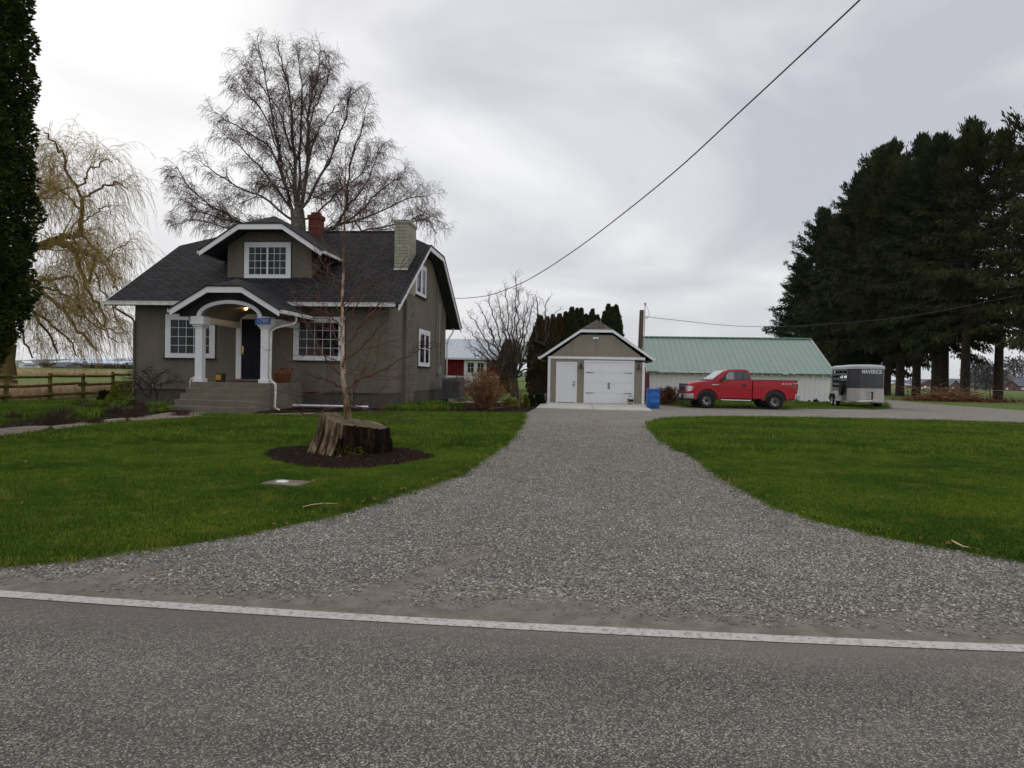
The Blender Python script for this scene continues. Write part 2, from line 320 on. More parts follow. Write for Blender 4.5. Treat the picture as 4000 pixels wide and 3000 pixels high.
def asphalt_ex(m, nt, b, tcn, out):
    N, L = nt.nodes, nt.links
    v = N.new('ShaderNodeTexVoronoi'); v.inputs['Scale'].default_value = 160; L.new(tcn.outputs['Object'], v.inputs[0])
    r = N.new('ShaderNodeValToRGB'); el = r.color_ramp.elements; el[0].position = .0; el[0].color = (.048, .048, .052, 1); el[1].position = 1; el[1].color = (.50, .46, .39, 1)
    for p, c in ((.35, (.092, .088, .086)), (.62, (.155, .143, .127)), (.82, (.225, .203, .165)), (.93, (.38, .35, .29))):
        q = el.new(p); q.color = (*c, 1)
    sx_ = N.new('ShaderNodeSeparateColor'); L.new(v.outputs['Color'], sx_.inputs[0]); L.new(sx_.outputs[0], r.inputs[0])
    nz = N.new('ShaderNodeTexNoise'); nz.inputs['Scale'].default_value = .9; nz.inputs['Detail'].default_value = 6; L.new(tcn.outputs['Object'], nz.inputs[0])
    # fine dust collects near the painted line and in the wheel paths
    sp_ = N.new('ShaderNodeSeparateXYZ'); L.new(tcn.outputs['Object'], sp_.inputs[0])
    a = N.new('ShaderNodeMath'); a.operation = 'MULTIPLY_ADD'; a.inputs[1].default_value = .098; L.new(sp_.outputs[0], a.inputs[0]); L.new(sp_.outputs[1], a.inputs[2])
    mr = N.new('ShaderNodeMapRange'); mr.interpolation_type = 'SMOOTHSTEP'; mr.inputs[1].default_value = 3.2; mr.inputs[2].default_value = 3.85; L.new(a.outputs[0], mr.inputs[0])
    ad = N.new('ShaderNodeMath'); ad.operation = 'MULTIPLY_ADD'; ad.inputs[1].default_value = .8; L.new(nz.outputs[0], ad.inputs[0]); mr2 = N.new('ShaderNodeMath'); mr2.operation = 'MULTIPLY_ADD'; mr2.inputs[1].default_value = .6; mr2.inputs[2].default_value = -.28; L.new(mr.outputs[0], mr2.inputs[0]); L.new(mr2.outputs[0], ad.inputs[2])
    cl = N.new('ShaderNodeClamp'); cl.inputs[2].default_value = .8; L.new(ad.outputs[0], cl.inputs[0])
    mx = N.new('ShaderNodeMix'); mx.data_type = 'RGBA'; L.new(cl.outputs[0], mx.inputs[0]); L.new(r.outputs[0], mx.inputs[6]); mx.inputs[7].default_value = (.175, .152, .138, 1)
    mpb = N.new('ShaderNodeMapping'); mpb.inputs['Scale'].default_value = (.35, 1.6, 1); mpb.inputs['Rotation'].default_value = (0, 0, .09); L.new(tcn.outputs['Object'], mpb.inputs[0])
    nb2 = N.new('ShaderNodeTexNoise'); nb2.inputs['Scale'].default_value = 1.1; nb2.inputs['Detail'].default_value = 7; L.new(mpb.outputs[0], nb2.inputs[0]); mrv = N.new('ShaderNodeMapRange'); mrv.inputs[1].default_value = .32; mrv.inputs[2].default_value = .68; mrv.inputs[3].default_value = .92; mrv.inputs[4].default_value = 1.30; L.new(nb2.outputs[0], mrv.inputs[0])
    hsv = N.new('ShaderNodeHueSaturation'); L.new(mrv.outputs[0], hsv.inputs['Value']); L.new(mx.outputs[2], hsv.inputs['Color']); L.new(hsv.outputs[0], b.inputs['Base Color'])
    bp = N.new('ShaderNodeBump'); bp.inputs['Distance'].default_value = .006; bp.inputs['Strength'].default_value = .8; L.new(v.outputs['Distance'], bp.inputs['Height']); bp.invert = True; L.new(bp.outputs[0], b.inputs['Normal'])
mat('asphalt', (.1, .1, .1), .85, extra=asphalt_ex)
RUTS = [((1230, 2405), (1500, 2318), .17), ((1500, 2318), (1880, 2170), .11), ((-200, 2320), (330, 2290), .30), ((330, 2290), (760, 2190), .12), ((-100, 2230), (860, 2150), .09), ((1950, 2390), (2300, 2380), .16), ((1690, 2260), (1960, 1960), .22, .45), ((1960, 1960), (2120, 1640), .22, .5), ((2420, 2330), (2370, 1960), .22, .4), ((2370, 1960), (2330, 1640), .22, .5), ((2330, 1640), (2900, 1615), .3, .4)]
def gravel_ex(m, nt, b, tcn, out):
    N, L = nt.nodes, nt.links
    def mth(op, *a):
        q = N.new('ShaderNodeMath'); q.operation = op
        for i, x in enumerate(a):
            if isinstance(x, (int, float)): q.inputs[i].default_value = x
            else: L.new(x, q.inputs[i])
        return q.outputs[0]
    g = N.new('ShaderNodeNewGeometry'); pos = g.outputs['Position']
    v = N.new('ShaderNodeTexVoronoi'); v.inputs['Scale'].default_value = 62; L.new(pos, v.inputs[0])
    r = N.new('ShaderNodeValToRGB'); el = r.color_ramp.elements; el[0].position = 0; el[0].color = (.115, .112, .11, 1); el[1].position = 1; el[1].color = (.62, .57, .48, 1)
    for p, c in ((.3, (.175, .168, .16)), (.6, (.27, .245, .208)), (.85, (.37, .33, .27))):
        q = el.new(p); q.color = (*c, 1)
    s_ = N.new('ShaderNodeSeparateColor'); L.new(v.outputs['Color'], s_.inputs[0]); L.new(s_.outputs[1], r.inputs[0])
    nz = N.new('ShaderNodeTexNoise'); nz.inputs['Scale'].default_value = .6; nz.inputs['Detail'].default_value = 6; nz.inputs['Distortion'].default_value = .6; L.new(pos, nz.inputs[0])
    nf = N.new('ShaderNodeTexNoise'); nf.inputs['Scale'].default_value = 7; nf.inputs['Detail'].default_value = 7; L.new(pos, nf.inputs[0])
    rr = N.new('ShaderNodeMapRange'); rr.inputs[1].default_value = .50; rr.inputs[2].default_value = .70; rr.inputs[4].default_value = .6; L.new(nz.outputs[0], rr.inputs[0]); fac = rr.outputs[0]
    for a, c, w_, *q_ in RUTS:      # wheel ruts worn through to fine dirt, as segments on the ground
        A, B = G(*a), G(*c); d = (B - A); ln_ = d.length; d.normalize()
        sb = N.new('ShaderNodeVectorMath'); sb.operation = 'SUBTRACT'; L.new(pos, sb.inputs[0]); sb.inputs[1].default_value = A
        dt_ = N.new('ShaderNodeVectorMath'); dt_.operation = 'DOT_PRODUCT'; L.new(sb.outputs[0], dt_.inputs[0]); dt_.inputs[1].default_value = d
        t_ = mth('MAXIMUM', mth('MINIMUM', dt_.outputs['Value'], ln_), 0.0)
        sc_ = N.new('ShaderNodeVectorMath'); sc_.operation = 'SCALE'; sc_.inputs[0].default_value = d; L.new(t_, sc_.inputs['Scale'])
        df = N.new('ShaderNodeVectorMath'); df.operation = 'DISTANCE'; L.new(sb.outputs[0], df.inputs[0]); L.new(sc_.outputs[0], df.inputs[1])
        mr = N.new('ShaderNodeMapRange'); mr.interpolation_type = 'SMOOTHSTEP'; mr.inputs[1].default_value = w_ * 1.7; mr.inputs[2].default_value = w_ * .2; mr.inputs[4].default_value = 1.15 * (q_[0] if q_ else 1); L.new(df.outputs['Value'], mr.inputs[0])
        fac = mth('MAXIMUM', fac, mr.outputs[0])
    sp_ = N.new('ShaderNodeSeparateXYZ'); L.new(pos, sp_.inputs[0])
    e_ = mth('MULTIPLY_ADD', sp_.outputs[0], .098, sp_.outputs[1])
    mr = N.new('ShaderNodeMapRange'); mr.interpolation_type = 'SMOOTHSTEP'; mr.inputs[1].default_value = 4.55; mr.inputs[2].default_value = 4.0; mr.inputs[4].default_value = 1.25; L.new(e_, mr.inputs[0])
    fac = mth('MAXIMUM', fac, mr.outputs[0])
    # a layer of loose stones still covers the dirt where the fine noise is high
    fac = mth('MULTIPLY', fac, mth('MINIMUM', mth('MULTIPLY_ADD', nf.outputs[0], 1.6, .1), 1.0)); fac = mth('MINIMUM', fac, .92)
    dc = N.new('ShaderNodeValToRGB'); dc.color_ramp.elements[0].color = (.13, .112, .094, 1); dc.color_ramp.elements[1].color = (.24, .21, .18, 1); dc.color_ramp.elements[0].position = .3; dc.color_ramp.elements[1].position = .7; L.new(nf.outputs[0], dc.inputs[0])
    mx = N.new('ShaderNodeMix'); mx.data_type = 'RGBA'; L.new(fac, mx.inputs[0]); L.new(r.outputs[0], mx.inputs[6]); L.new(dc.outputs[0], mx.inputs[7]); L.new(mx.outputs[2], b.inputs['Base Color'])
    bp = N.new('ShaderNodeBump'); bp.inputs['Distance'].default_value = .010; bp.invert = True; L.new(mth('SUBTRACT', 1.0, mth('MULTIPLY', fac, .8)), bp.inputs['Strength']); L.new(v.outputs['Distance'], bp.inputs['Height']); L.new(bp.outputs[0], b.inputs['Normal'])
mat('gravel', (.2, .2, .2), .95, extra=gravel_ex)
mat('dust', (.18, .155, .13), .95, (.235, .21, .185), 2.5, 8, bump=.3, bscale=60)
def stone_ex(m, nt, b, tcn, out):
    N, L = nt.nodes, nt.links
    oi = N.new('ShaderNodeObjectInfo'); r = N.new('ShaderNodeValToRGB'); el = r.color_ramp.elements
    el[0].position = 0; el[0].color = (.13, .13, .135, 1); el[1].position = 1; el[1].color = (.70, .66, .58, 1)
    for p, c in ((.3, (.19, .187, .18)), (.55, (.26, .24, .21)), (.8, (.34, .31, .26)), (.93, (.47, .445, .40))):
        q = el.new(p); q.color = (*c, 1)
    L.new(oi.outputs['Random'], r.inputs[0]); L.new(r.outputs[0], b.inputs['Base Color'])
mat('stone', (.3, .3, .3), .9, extra=stone_ex)
def lawn_ex(c1, c2, c3):
    def ex(m, nt, b, tcn, out):
        N, L = nt.nodes, nt.links
        g = N.new('ShaderNodeNewGeometry')
        n1 = N.new('ShaderNodeTexNoise'); n1.inputs['Scale'].default_value = .6; n1.inputs['Detail'].default_value = 6; L.new(g.outputs['Position'], n1.inputs[0])
        n2 = N.new('ShaderNodeTexNoise'); n2.inputs['Scale'].default_value = 3.2; n2.inputs['Detail'].default_value = 6; L.new(g.outputs['Position'], n2.inputs[0])
        r = N.new('ShaderNodeMapRange'); r.inputs[1].default_value = .38; r.inputs[2].default_value = .60; L.new(n1.outputs[0], r.inputs[0])
        mx = N.new('ShaderNodeMix'); mx.data_type = 'RGBA'; L.new(r.outputs[0], mx.inputs[0]); mx.inputs[6].default_value = (*c1, 1); mx.inputs[7].default_value = (*c2, 1)
        r2 = N.new('ShaderNodeMapRange'); r2.inputs[1].default_value = .52; r2.inputs[2].default_value = .70; r2.inputs[4].default_value = .75; L.new(n2.outputs[0], r2.inputs[0])
        m2 = N.new('ShaderNodeMix'); m2.data_type = 'RGBA'; L.new(r2.outputs[0], m2.inputs[0]); L.new(mx.outputs[2], m2.inputs[6]); m2.inputs[7].default_value = (*c3, 1)
        oi = N.new('ShaderNodeObjectInfo'); mr = N.new('ShaderNodeMapRange'); mr.inputs[3].default_value = .75; mr.inputs[4].default_value = 1.3; L.new(oi.outputs['Random'], mr.inputs[0])
        hs = N.new('ShaderNodeHueSaturation'); L.new(mr.outputs[0], hs.inputs['Value']); L.new(m2.outputs[2], hs.inputs['Color']); L.new(hs.outputs[0], b.inputs['Base Color'])
    return ex
mat('lawn_base', (.03, .06, .01), .95, extra=lawn_ex((.050, .092, .012), (.085, .130, .016), (.12, .138, .022)))
mat('grass_blade', (.03, .06, .01), .8, spec=.2, extra=lawn_ex((.062, .122, .012), (.120, .190, .018), (.21, .225, .035)))
mat('field', (.06, .09, .02), .95, extra=lawn_ex((.072, .112, .022), (.10, .14, .028), (.14, .15, .045)))
mat('dry_grass', (.52, .36, .22), .9, (.68, .52, .35), .8, 5, rnd=.35)
mat('soil', (.012, .007, .005), .95, (.035, .020, .013), 7, 8, bump=.8, bscale=30)
mat('mulch', (.014, .008, .006), .95, (.060, .034, .023), 14, 6, rnd=.6, contrast=(.4, .7))
mat('dead_edge', (.10, .06, .035), .95, (.15, .1, .06), 9, 7, bump=.6)
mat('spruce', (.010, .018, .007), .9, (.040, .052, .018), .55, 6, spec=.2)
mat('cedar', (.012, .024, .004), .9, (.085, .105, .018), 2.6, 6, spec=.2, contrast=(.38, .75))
mat('arborvitae', (.014, .024, .009), .9, (.046, .052, .018), .9, 5, spec=.2)
mat('arborvitae_brown', (.035, .030, .013), .9, (.085, .058, .026), .9, 5, spec=.2)
mat('boxwood', (.012, .022, .006), .9, (.03, .045, .012), 6, 5)
mat('gold_shrub', (.09, .12, .01), .9, (.22, .24, .02), 4, 5)
mat('bark_dark', (.05, .042, .035), .95, (.10, .085, .07), 5, 6, bump=.7, bscale=18)
mat('bark_spruce', (.024, .018, .014), .95, (.060, .045, .034), 3, 6, bump=.7, bscale=9)
def birch_ex(m, nt, b, tcn, out):
    N, L = nt.nodes, nt.links
    mp2 = N.new('ShaderNodeMapping'); mp2.inputs['Scale'].default_value = (1, 1, 5); L.new(tcn.outputs['Object'], mp2.inputs[0])
    n1 = N.new('ShaderNodeTexNoise'); n1.inputs['Scale'].default_value = 5; n1.inputs['Detail'].default_value = 5; L.new(mp2.outputs[0], n1.inputs[0])
    r = N.new('ShaderNodeValToRGB'); el = r.color_ramp.elements; el[0].position = .42; el[0].color = (.05, .042, .038, 1); el[1].position = .6; el[1].color = (.24, .22, .20, 1)
    L.new(n1.outputs[0], r.inputs[0]); L.new(r.outputs[0], b.inputs['Base Color'])
mat('birch_bark', (.2, .2, .2), .9, extra=birch_ex)
mat('twig_birch', (.10, .060, .055), .9, (.155, .098, .09), 2, 3)
mat('twig_willow', (.30, .21, .06), .9, (.42, .31, .11), 1, 3)
mat('bark_willow', (.12, .085, .035), .95, (.20, .15, .06), 1.5, 6, bump=.7, bscale=9)
mat('twig_curly', (.13, .10, .075), .9, (.20, .16, .12), 2, 3)
def young_ex(m, nt, b, tcn, out):
    N, L = nt.nodes, nt.links
    mp2 = N.new('ShaderNodeMapping'); mp2.inputs['Scale'].default_value = (6, 6, 2.2); L.new(tcn.outputs['Object'], mp2.inputs[0])
    n1 = N.new('ShaderNodeTexNoise'); n1.inputs['Scale'].default_value = 2.2; n1.inputs['Detail'].default_value = 6; L.new(mp2.outputs[0], n1.inputs[0])
    r = N.new('ShaderNodeValToRGB'); el = r.color_ramp.elements; el[0].position = .38; el[0].color = (.10, .04, .02, 1); el[1].position = .58; el[1].color = (.62, .52, .42, 1)
    q = el.new(.48); q.color = (.34, .20, .11, 1); L.new(n1.outputs[0], r.inputs[0])
    sx_ = N.new('ShaderNodeSeparateXYZ'); L.new(tcn.outputs['Object'], sx_.inputs[0]); mr = N.new('ShaderNodeMapRange'); mr.inputs[1].default_value = .5; mr.inputs[2].default_value = 1.1; mr.inputs[3].default_value = .75; mr.inputs[4].default_value = 0; L.new(sx_.outputs[2], mr.inputs[0])
    mx = N.new('ShaderNodeMix'); mx.data_type = 'RGBA'; L.new(mr.outputs[0], mx.inputs[0]); L.new(r.outputs[0], mx.inputs[6]); mx.inputs[7].default_value = (.10, .075, .03, 1)
    m3 = N.new('ShaderNodeMapRange'); m3.inputs[1].default_value = 2.1; m3.inputs[2].default_value = 3.0; L.new(sx_.outputs[2], m3.inputs[0]); mx3 = N.new('ShaderNodeMix'); mx3.data_type = 'RGBA'; L.new(m3.outputs[0], mx3.inputs[0]); L.new(mx.outputs[2], mx3.inputs[6]); mx3.inputs[7].default_value = (.15, .065, .04, 1); L.new(mx3.outputs[2], b.inputs['Base Color'])
    bp = N.new('ShaderNodeBump'); bp.inputs['Strength'].default_value = .6; bp.inputs['Distance'].default_value = .02; L.new(n1.outputs[0], bp.inputs['Height']); L.new(bp.outputs[0], b.inputs['Normal'])
mat('young_birch', (.3, .2, .1), .85, extra=young_ex)
mat('twig_red', (.085, .036, .028), .8, (.17, .095, .075), 4, 3)
mat('cane_brown', (.10, .045, .022), .9, (.36, .20, .10), 5, 4)
mat('cane_red', (.10, .03, .022), .9, (.17, .07, .045), 3, 3)
mat('heather', (.05, .028, .024), .9, (.10, .06, .048), 6, 3)
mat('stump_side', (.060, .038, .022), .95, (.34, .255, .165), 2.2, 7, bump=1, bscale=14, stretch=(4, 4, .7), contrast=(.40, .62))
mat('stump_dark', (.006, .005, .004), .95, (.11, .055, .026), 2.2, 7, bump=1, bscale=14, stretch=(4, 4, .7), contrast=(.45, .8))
mat('stump_top', (.12, .09, .06), .95, (.24, .19, .13), 3, 7, bump=.7, bscale=16)
mat('fence_wood', (.10, .082, .018), .9, (.18, .15, .035), 3, 5, bump=.5, stretch=(1, 1, 1))
mat('pole_wood', (.10, .075, .05), .95, (.16, .125, .09), 2, 6, bump=.5, stretch=(6, 6, .6))
mat('wire', (.05, .05, .055), .6)
mat('galv', (.35, .36, .37), .45, (.45, .46, .47), 8, metal=.5)
mat('hvac', (.095, .10, .105), .6, (.12, .125, .13), 3)
def louvre_ex(m, nt, b, tcn, out):
    N, L = nt.nodes, nt.links
    w = N.new('ShaderNodeTexWave'); w.wave_type = 'BANDS'; w.bands_direction = 'Z'; w.inputs['Scale'].default_value = 7; L.new(tcn.outputs['Object'], w.inputs[0])
    r = N.new('ShaderNodeValToRGB'); r.color_ramp.elements[0].color = (.018, .02, .022, 1); r.color_ramp.elements[1].color = (.085, .09, .10, 1); L.new(w.outputs[0], r.inputs[0]); L.new(r.outputs[0], b.inputs['Base Color'])
mat('louvre', (.05, .05, .05), .6, extra=louvre_ex)
mat('barrel_blue', (.012, .115, .42), .4, (.016, .13, .46), 3)
mat('tank_grey', (.5, .5, .5), .45, (.58, .58, .58), 5)
mat('rust', (.14, .05, .03), .8, (.22, .1, .06), 12)
mat('clay', (.22, .17, .15), .9, (.28, .22, .2), 6)
mat('terracotta', (.16, .055, .025), .9, (.22, .085, .045), 14, 6)
mat('truck_red', (.42, .003, .013), .28, (.40, .004, .013), 1, coat=.35, spec=.35)
mat('chrome', (.62, .62, .64), .12, metal=1)
mat('tyre', (.016, .016, .017), .85, (.028, .028, .028), 20)
mat('rim_grey', (.28, .27, .26), .3, metal=.9)
mat('rim_black', (.02, .02, .021), .35, metal=.5)
mat('dark_glass', (.03, .035, .04), .04, spec=.9)
mat('wind_glass', (.20, .23, .25), .05, spec=1)
mat('headlight', (.62, .64, .66), .12, spec=1)
mat('amber', (.5, .10, .01), .3); mat('lens_red', (.30, .008, .01), .2)
mat('blue_emblem', (.01, .03, .25), .3)
mat('trailer_dark', (.030, .034, .040), .35, (.036, .04, .046), 2, coat=.2)
mat('trailer_alu', (.40, .38, .37), .38, (.52, .50, .49), 1.3, 5, metal=.35)
mat('trailer_roof', (.42, .45, .48), .45, (.48, .5, .53), 2)
mat('far_blue', (.46, .58, .72), .7, (.52, .63, .76), .02, 3)
mat('far_roof', (.12, .13, .16), .8, (.16, .17, .2), .3)
mat('far_tan', (.36, .28, .17), .9, (.4, .32, .2), .3)
mat('far_brown', (.15, .10, .075), .9, (.19, .13, .1), .3)
mat('far_brick', (.17, .09, .08), .9, (.22, .13, .11), .5)
mat('hill', (.10, .13, .13), 1, (.14, .17, .17), .01, 6)
mat('far_tree', (.05, .05, .05), 1, (.09, .085, .08), .4, 6)
mat('white_pot', (.62, .64, .68), .5, (.72, .74, .78), 5)
# ------------------------------------------------------------------ ground
def tz(x, y):
    if y < 62: return 0.0
    s = (x / max(y, 1) + .15) / .75; s = max(-.28, min(1, s)); return -.0075 * s * (min(y, 420) - 62)
xs = [-2600, -1400, -800, -500, -320, -200] + list(range(-150, 151, 12)) + [200, 320, 500, 800, 1400, 2600]
ys = [-60, -20, 0, 20, 40, 62] + list(range(75, 430, 15)) + [500, 650, 900, 1400, 2200, 3500]
V = [(x, y, tz(x, y)) for y in ys for x in xs]; nx = len(xs)
Fq = [(j * nx + i, j * nx + i + 1, (j + 1) * nx + i + 1, (j + 1) * nx + i) for j in range(len(ys) - 1) for i in range(nx - 1)]
npmesh('ground', V, Fq, 'field')['kind'] = 'structure'
def ly(x):   # road edge line
    if x < -4: return ly(-4) - .15 * (x + 4)
    if x > 4: return ly(4) - .03 * (x - 4)
    return 3.83 - .098 * x + .009 * x * x
rx = [-160, -60, -25, -12, -8, -6, -4] + [x * .5 for x in range(-7, 8)] + [4, 6, 8, 12, 25, 60, 160]
sheet('road', [(x, -7.5 - .09 * x) for x in (-160, 160)] + [(x, ly(x) + 1.2) for x in reversed(rx)], .006, 'asphalt')
def line_ex(m, nt, b, tcn, out):
    N, L = nt.nodes, nt.links
    n1 = N.new('ShaderNodeTexNoise'); n1.inputs['Scale'].default_value = 45; n1.inputs['Detail'].default_value = 5; L.new(tcn.outputs['Object'], n1.inputs[0])
    r = N.new('ShaderNodeValToRGB'); el = r.color_ramp.elements; el[0].position = .33; el[0].color = (.26, .24, .22, 1); el[1].position = .45; el[1].color = (.48, .455, .43, 1)
    q = el.new(.7); q.color = (.58, .555, .53, 1); L.new(n1.outputs[0], r.inputs[0]); L.new(r.outputs[0], b.inputs['Base Color'])
mat('road_paint', (.5, .5, .5), .8, extra=line_ex)
sheet('road_edge_line', [(x, ly(x) - .05) for x in rx] + [(x, ly(x) + .055 + R_.uniform(-.004, .004)) for x in reversed(rx)], .0100, 'road_paint')
# gravel drive: one large sheet, the lawns lie on it
edge = [(x * .35, ly(x * .35) + .0) for x in range(-40, 60)]
gp = edge + [(60, 2.5), (60, 40), G(4300, 1625), G(4000, 1605), G(3839, 1592), G(3726, 1585), G(3613, 1576), G(3500, 1565), G(3446, 1562), G(3380, 1561), (19, 41), (14, 40), (-2, 36), (-8, 26), (-16, 12)]
sheet('gravel_drive', [(p[0], p[1]) for p in gp], .009, 'gravel')
# lawns
L_edge = [(-1400, 2330), (-500, 2260), (0, 2206), (250, 2180), (497, 2146), (746, 2117), (1100, 2054), (1323, 2000), (1497, 1948), (1746, 1868), (1820, 1828), (1895, 1778), (1970, 1724), (2024, 1659), (2044, 1617)]
le = smooth_poly([G(*p) for p in L_edge], 8, .014)
lawn_left = [p[:2] for p in le] + [tuple(G(1500, 1617)[:2]), (-6.2, 20.9), (-10, 20.8), (-11.0, 27), (-17.5, 28.5), (-18.6, 25.2), (-23, 19), (-22, 5)]
R_low = [(4700, 2290), (4300, 2230), (4000, 2188), (3788, 2151), (3585, 2117), (3381, 2076), (3178, 2022), (3042, 1975), (2941, 1920), (2839, 1866), (2737, 1798), (2622, 1730), (2568, 1690), (2556, 1662), (2602, 1646), (2771, 1638), (2975, 1638), (3314, 1644), (3653, 1652), (4000, 1663), (4500, 1680)]
re_ = smooth_poly([G(*p) for p in R_low], 8, .02)
lawn_right = [p[:2] for p in re_]
B_low = [(2583, 1583), (2660, 1588), (2750, 1592), (3000, 1597), (3270, 1599), (3450, 1599), (3475, 1590), (3462, 1578), (3440, 1566)]
lawn_back = [p[:2] for p in smooth_poly([G(*p) for p in B_low], 5, .01)] + [(23, 45), (8, 46), (7.6, 37.5)]
LAWNS = (('lawn', lawn_left), ('lawn', lawn_right), ('lawn', lawn_back))
for nm, pl in LAWNS: sheet(nm, pl, .032, 'lawn_base', .03)
for pts, nm in ((le, 'lawn_edge_soil'), (re_[:150], 'lawn_edge_soil')):   # thin strip of dead grass and soil where turf meets gravel
    s = []; t = []
    for i, p in enumerate(pts):
        a = np.array(pts[min(i + 1, len(pts) - 1)]) - np.array(pts[max(i - 1, 0)]); n = np.array((a[1], -a[0])) / (np.linalg.norm(a) + 1e-6)
        w = .05 + .09 * R_.random() ** 2; q = np.array(p); s.append(tuple(q - n * .06)); t.append(tuple(q + n * w))
    o = MB(); o.add([(*p, .020) for p in s] + [(*p, .020) for p in t], [(i, i + 1, len(s) + i + 1, len(s) + i) for i in range(len(s) - 1)]); o = o.build(nm, 'dead_edge'); o['kind'] = 'structure'
# beds
def blob(cx, cy, rx_, ry_, n=40, jit=.06, rot=0):
    out = []
    for i in range(n):
        w = 2 * PI * i / n; r = 1 + R_.uniform(-jit, jit); a, b = rx_ * math.cos(w) * r, ry_ * math.sin(w) * r
        out.append((cx + a * math.cos(rot) - b * math.sin(rot), cy + a * math.sin(rot) + b * math.cos(rot)))
    return out
def pxpoly(pts, sub=4, jit=.01):
    q = smooth_poly([G(*p) for p in pts] + [G(*pts[0])], sub, jit); return q[:-1]
bed_stump = pxpoly([(1028, 1783), (1080, 1762), (1180, 1753), (1330, 1748), (1500, 1755), (1590, 1764), (1660, 1778), (1695, 1793), (1640, 1810), (1550, 1826), (1430, 1840), (1330, 1844), (1180, 1832), (1080, 1808)])
bed_house = [tuple(p) for p in pxpoly([(985, 1618), (1200, 1613), (1400, 1614), (1600, 1615), (1800, 1618), (1960, 1620), (2040, 1616), (2085, 1597), (2090, 1580)], 5, .01)[:-4]] + [(1.0, 33.6), (-2, 34.2), (-4.2, 33.5), (-5.0, 26.2), (-8.4, 26.5)]
bed_left = pxpoly([(-200, 1712), (0, 1665), (60, 1652), (180, 1642), (250, 1630), (330, 1622), (420, 1612), (530, 1600), (600, 1592), (700, 1588), (690, 1600), (760, 1622), (800, 1634), (740, 1644), (640, 1650), (560, 1656), (470, 1660), (350, 1677), (240, 1692), (180, 1700), (100, 1712), (0, 1724), (-200, 1780)], 4, .015)
bed_corner = pxpoly([(258, 1590), (300, 1577), (350, 1568), (430, 1560), (520, 1566), (600, 1572), (670, 1584), (600, 1590), (520, 1598), (430, 1602), (330, 1600)], 4, .03)
for nm, pl, zz in (('stump_bed', bed_stump, .045), ('house_bed', bed_house, .040), ('path_bed', bed_left, .040), ('corner_bed', bed_corner, .044)): sheet(nm, pl, zz, 'soil', .03)
for a in ([(-200, 1738), (0, 1686), (178, 1675), (190, 1682), (120, 1702), (0, 1714), (-200, 1770)], [(200, 1676), (300, 1664), (380, 1654), (478, 1642), (490, 1650), (400, 1664), (300, 1676), (215, 1690)], [(500, 1643), (600, 1630), (670, 1619), (720, 1621), (800, 1628), (740, 1638), (660, 1643), (580, 1650), (520, 1654)]):
    q = smooth_poly([G(*p) for p in a], 2, .004); sheet('concrete_path', q, .072, 'concrete_old', .03)
# slab in front of the garage
class Frame:
    def __init__(s, x, y, th): s.o = Vector((x, y, 0)); t = math.radians(th); s.a = Vector((math.cos(t), -math.sin(t), 0)); s.b = Vector((math.sin(t), math.cos(t), 0)); s.rz = -t
    def w(s, u, v, z=0): return s.o + s.a * u + s.b * v + Vector((0, 0, z))
HF = Frame(-4.58, 26.03, 6); GF = Frame(1.8, 35.0, 5); BF = Frame(19.58, 43.29, 6); RF = Frame(-.36, 57.22, 6)
sheet('driveway_apron', [tuple(GF.w(u, v)[:2]) for u, v in ((-.25, 0), (-.25, -6.3), (2.08, -6.42), (2.08, 0))], .05, 'concrete', .05)
sheet('driveway_apron', [tuple(GF.w(u, v)[:2]) for u, v in ((2.105, 0), (2.105, -6.42), (4.4, -6.55), (4.72, 0))], .05, 'concrete', .05)
# ================================================================== HOUSE
house = empty('house', HF.o, HF.rz, 'taupe stucco cottage with dark shingle roof, front dormer and columned entrance porch', 'house')
MB().box(-9.97, -.03, .03, 10.47, -.1, .63).build('foundation', 'foundation', house)
zf = lambda v: 3.88 + .616 * (v + .6)
zr = lambda v: 3.85 + .611 * (11.9 - v)
w = MB()
prof = [(0, .60), (0, zf(0) - .2), (4.2, 6.62), (7.0, 6.62), (10.5, zr(10.5) - .2), (10.5, .60)]
w.slab([(-10, v, z) for v, z in prof], (10, 0, 0)).build('wall', 'stucco', house)
MB().box(-10.03, 0, -.035, 0, .60, .68).build('drip_ledge', 'stucco', house)
UL, UR = -10.8, .52
roof = MB()
VF, VR, RZ = 4.22, 7.04, 7.70; uL, uR = -8.9, -1.15
roof.slab([(UL, -.6, 3.88), (UR, -.6, 3.88), (UR, VF, 6.85), (uR, 5.6, RZ), (uL, 5.6, RZ), (UL, VF, 6.85)], (0, 0, -.12))
roof.slab([(UL, 11.9, 3.85), (UR, 11.9, 3.85), (UR, VR, 6.82), (uR, 5.6, RZ), (uL, 5.6, RZ), (UL, VR, 6.82)][::-1], (0, 0, -.12))
rf = roof.build('roof', 'shingle_v', house)
for a, b in ((UR, uR), (UL, uL)): MB().slab([(a, VF, 6.853), (a, VR, 6.823), (b, 5.6, RZ + .003)], (0, 0, -.1)).build('clipped_gable', 'shingle_u', rf)
MB().tube([(uL, 5.6, RZ + .02), (uR, 5.6, RZ + .02)], .05, 6).build('ridge_cap', 'shingle_v', rf)
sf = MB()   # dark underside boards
sf.slab([(UL + .03, -.55, 3.75), (UR - .03, -.55, 3.75), (UR - .03, -.0, zf(0) - .135), (UL + .03, 0, zf(0) - .135)], (0, 0, -.03))
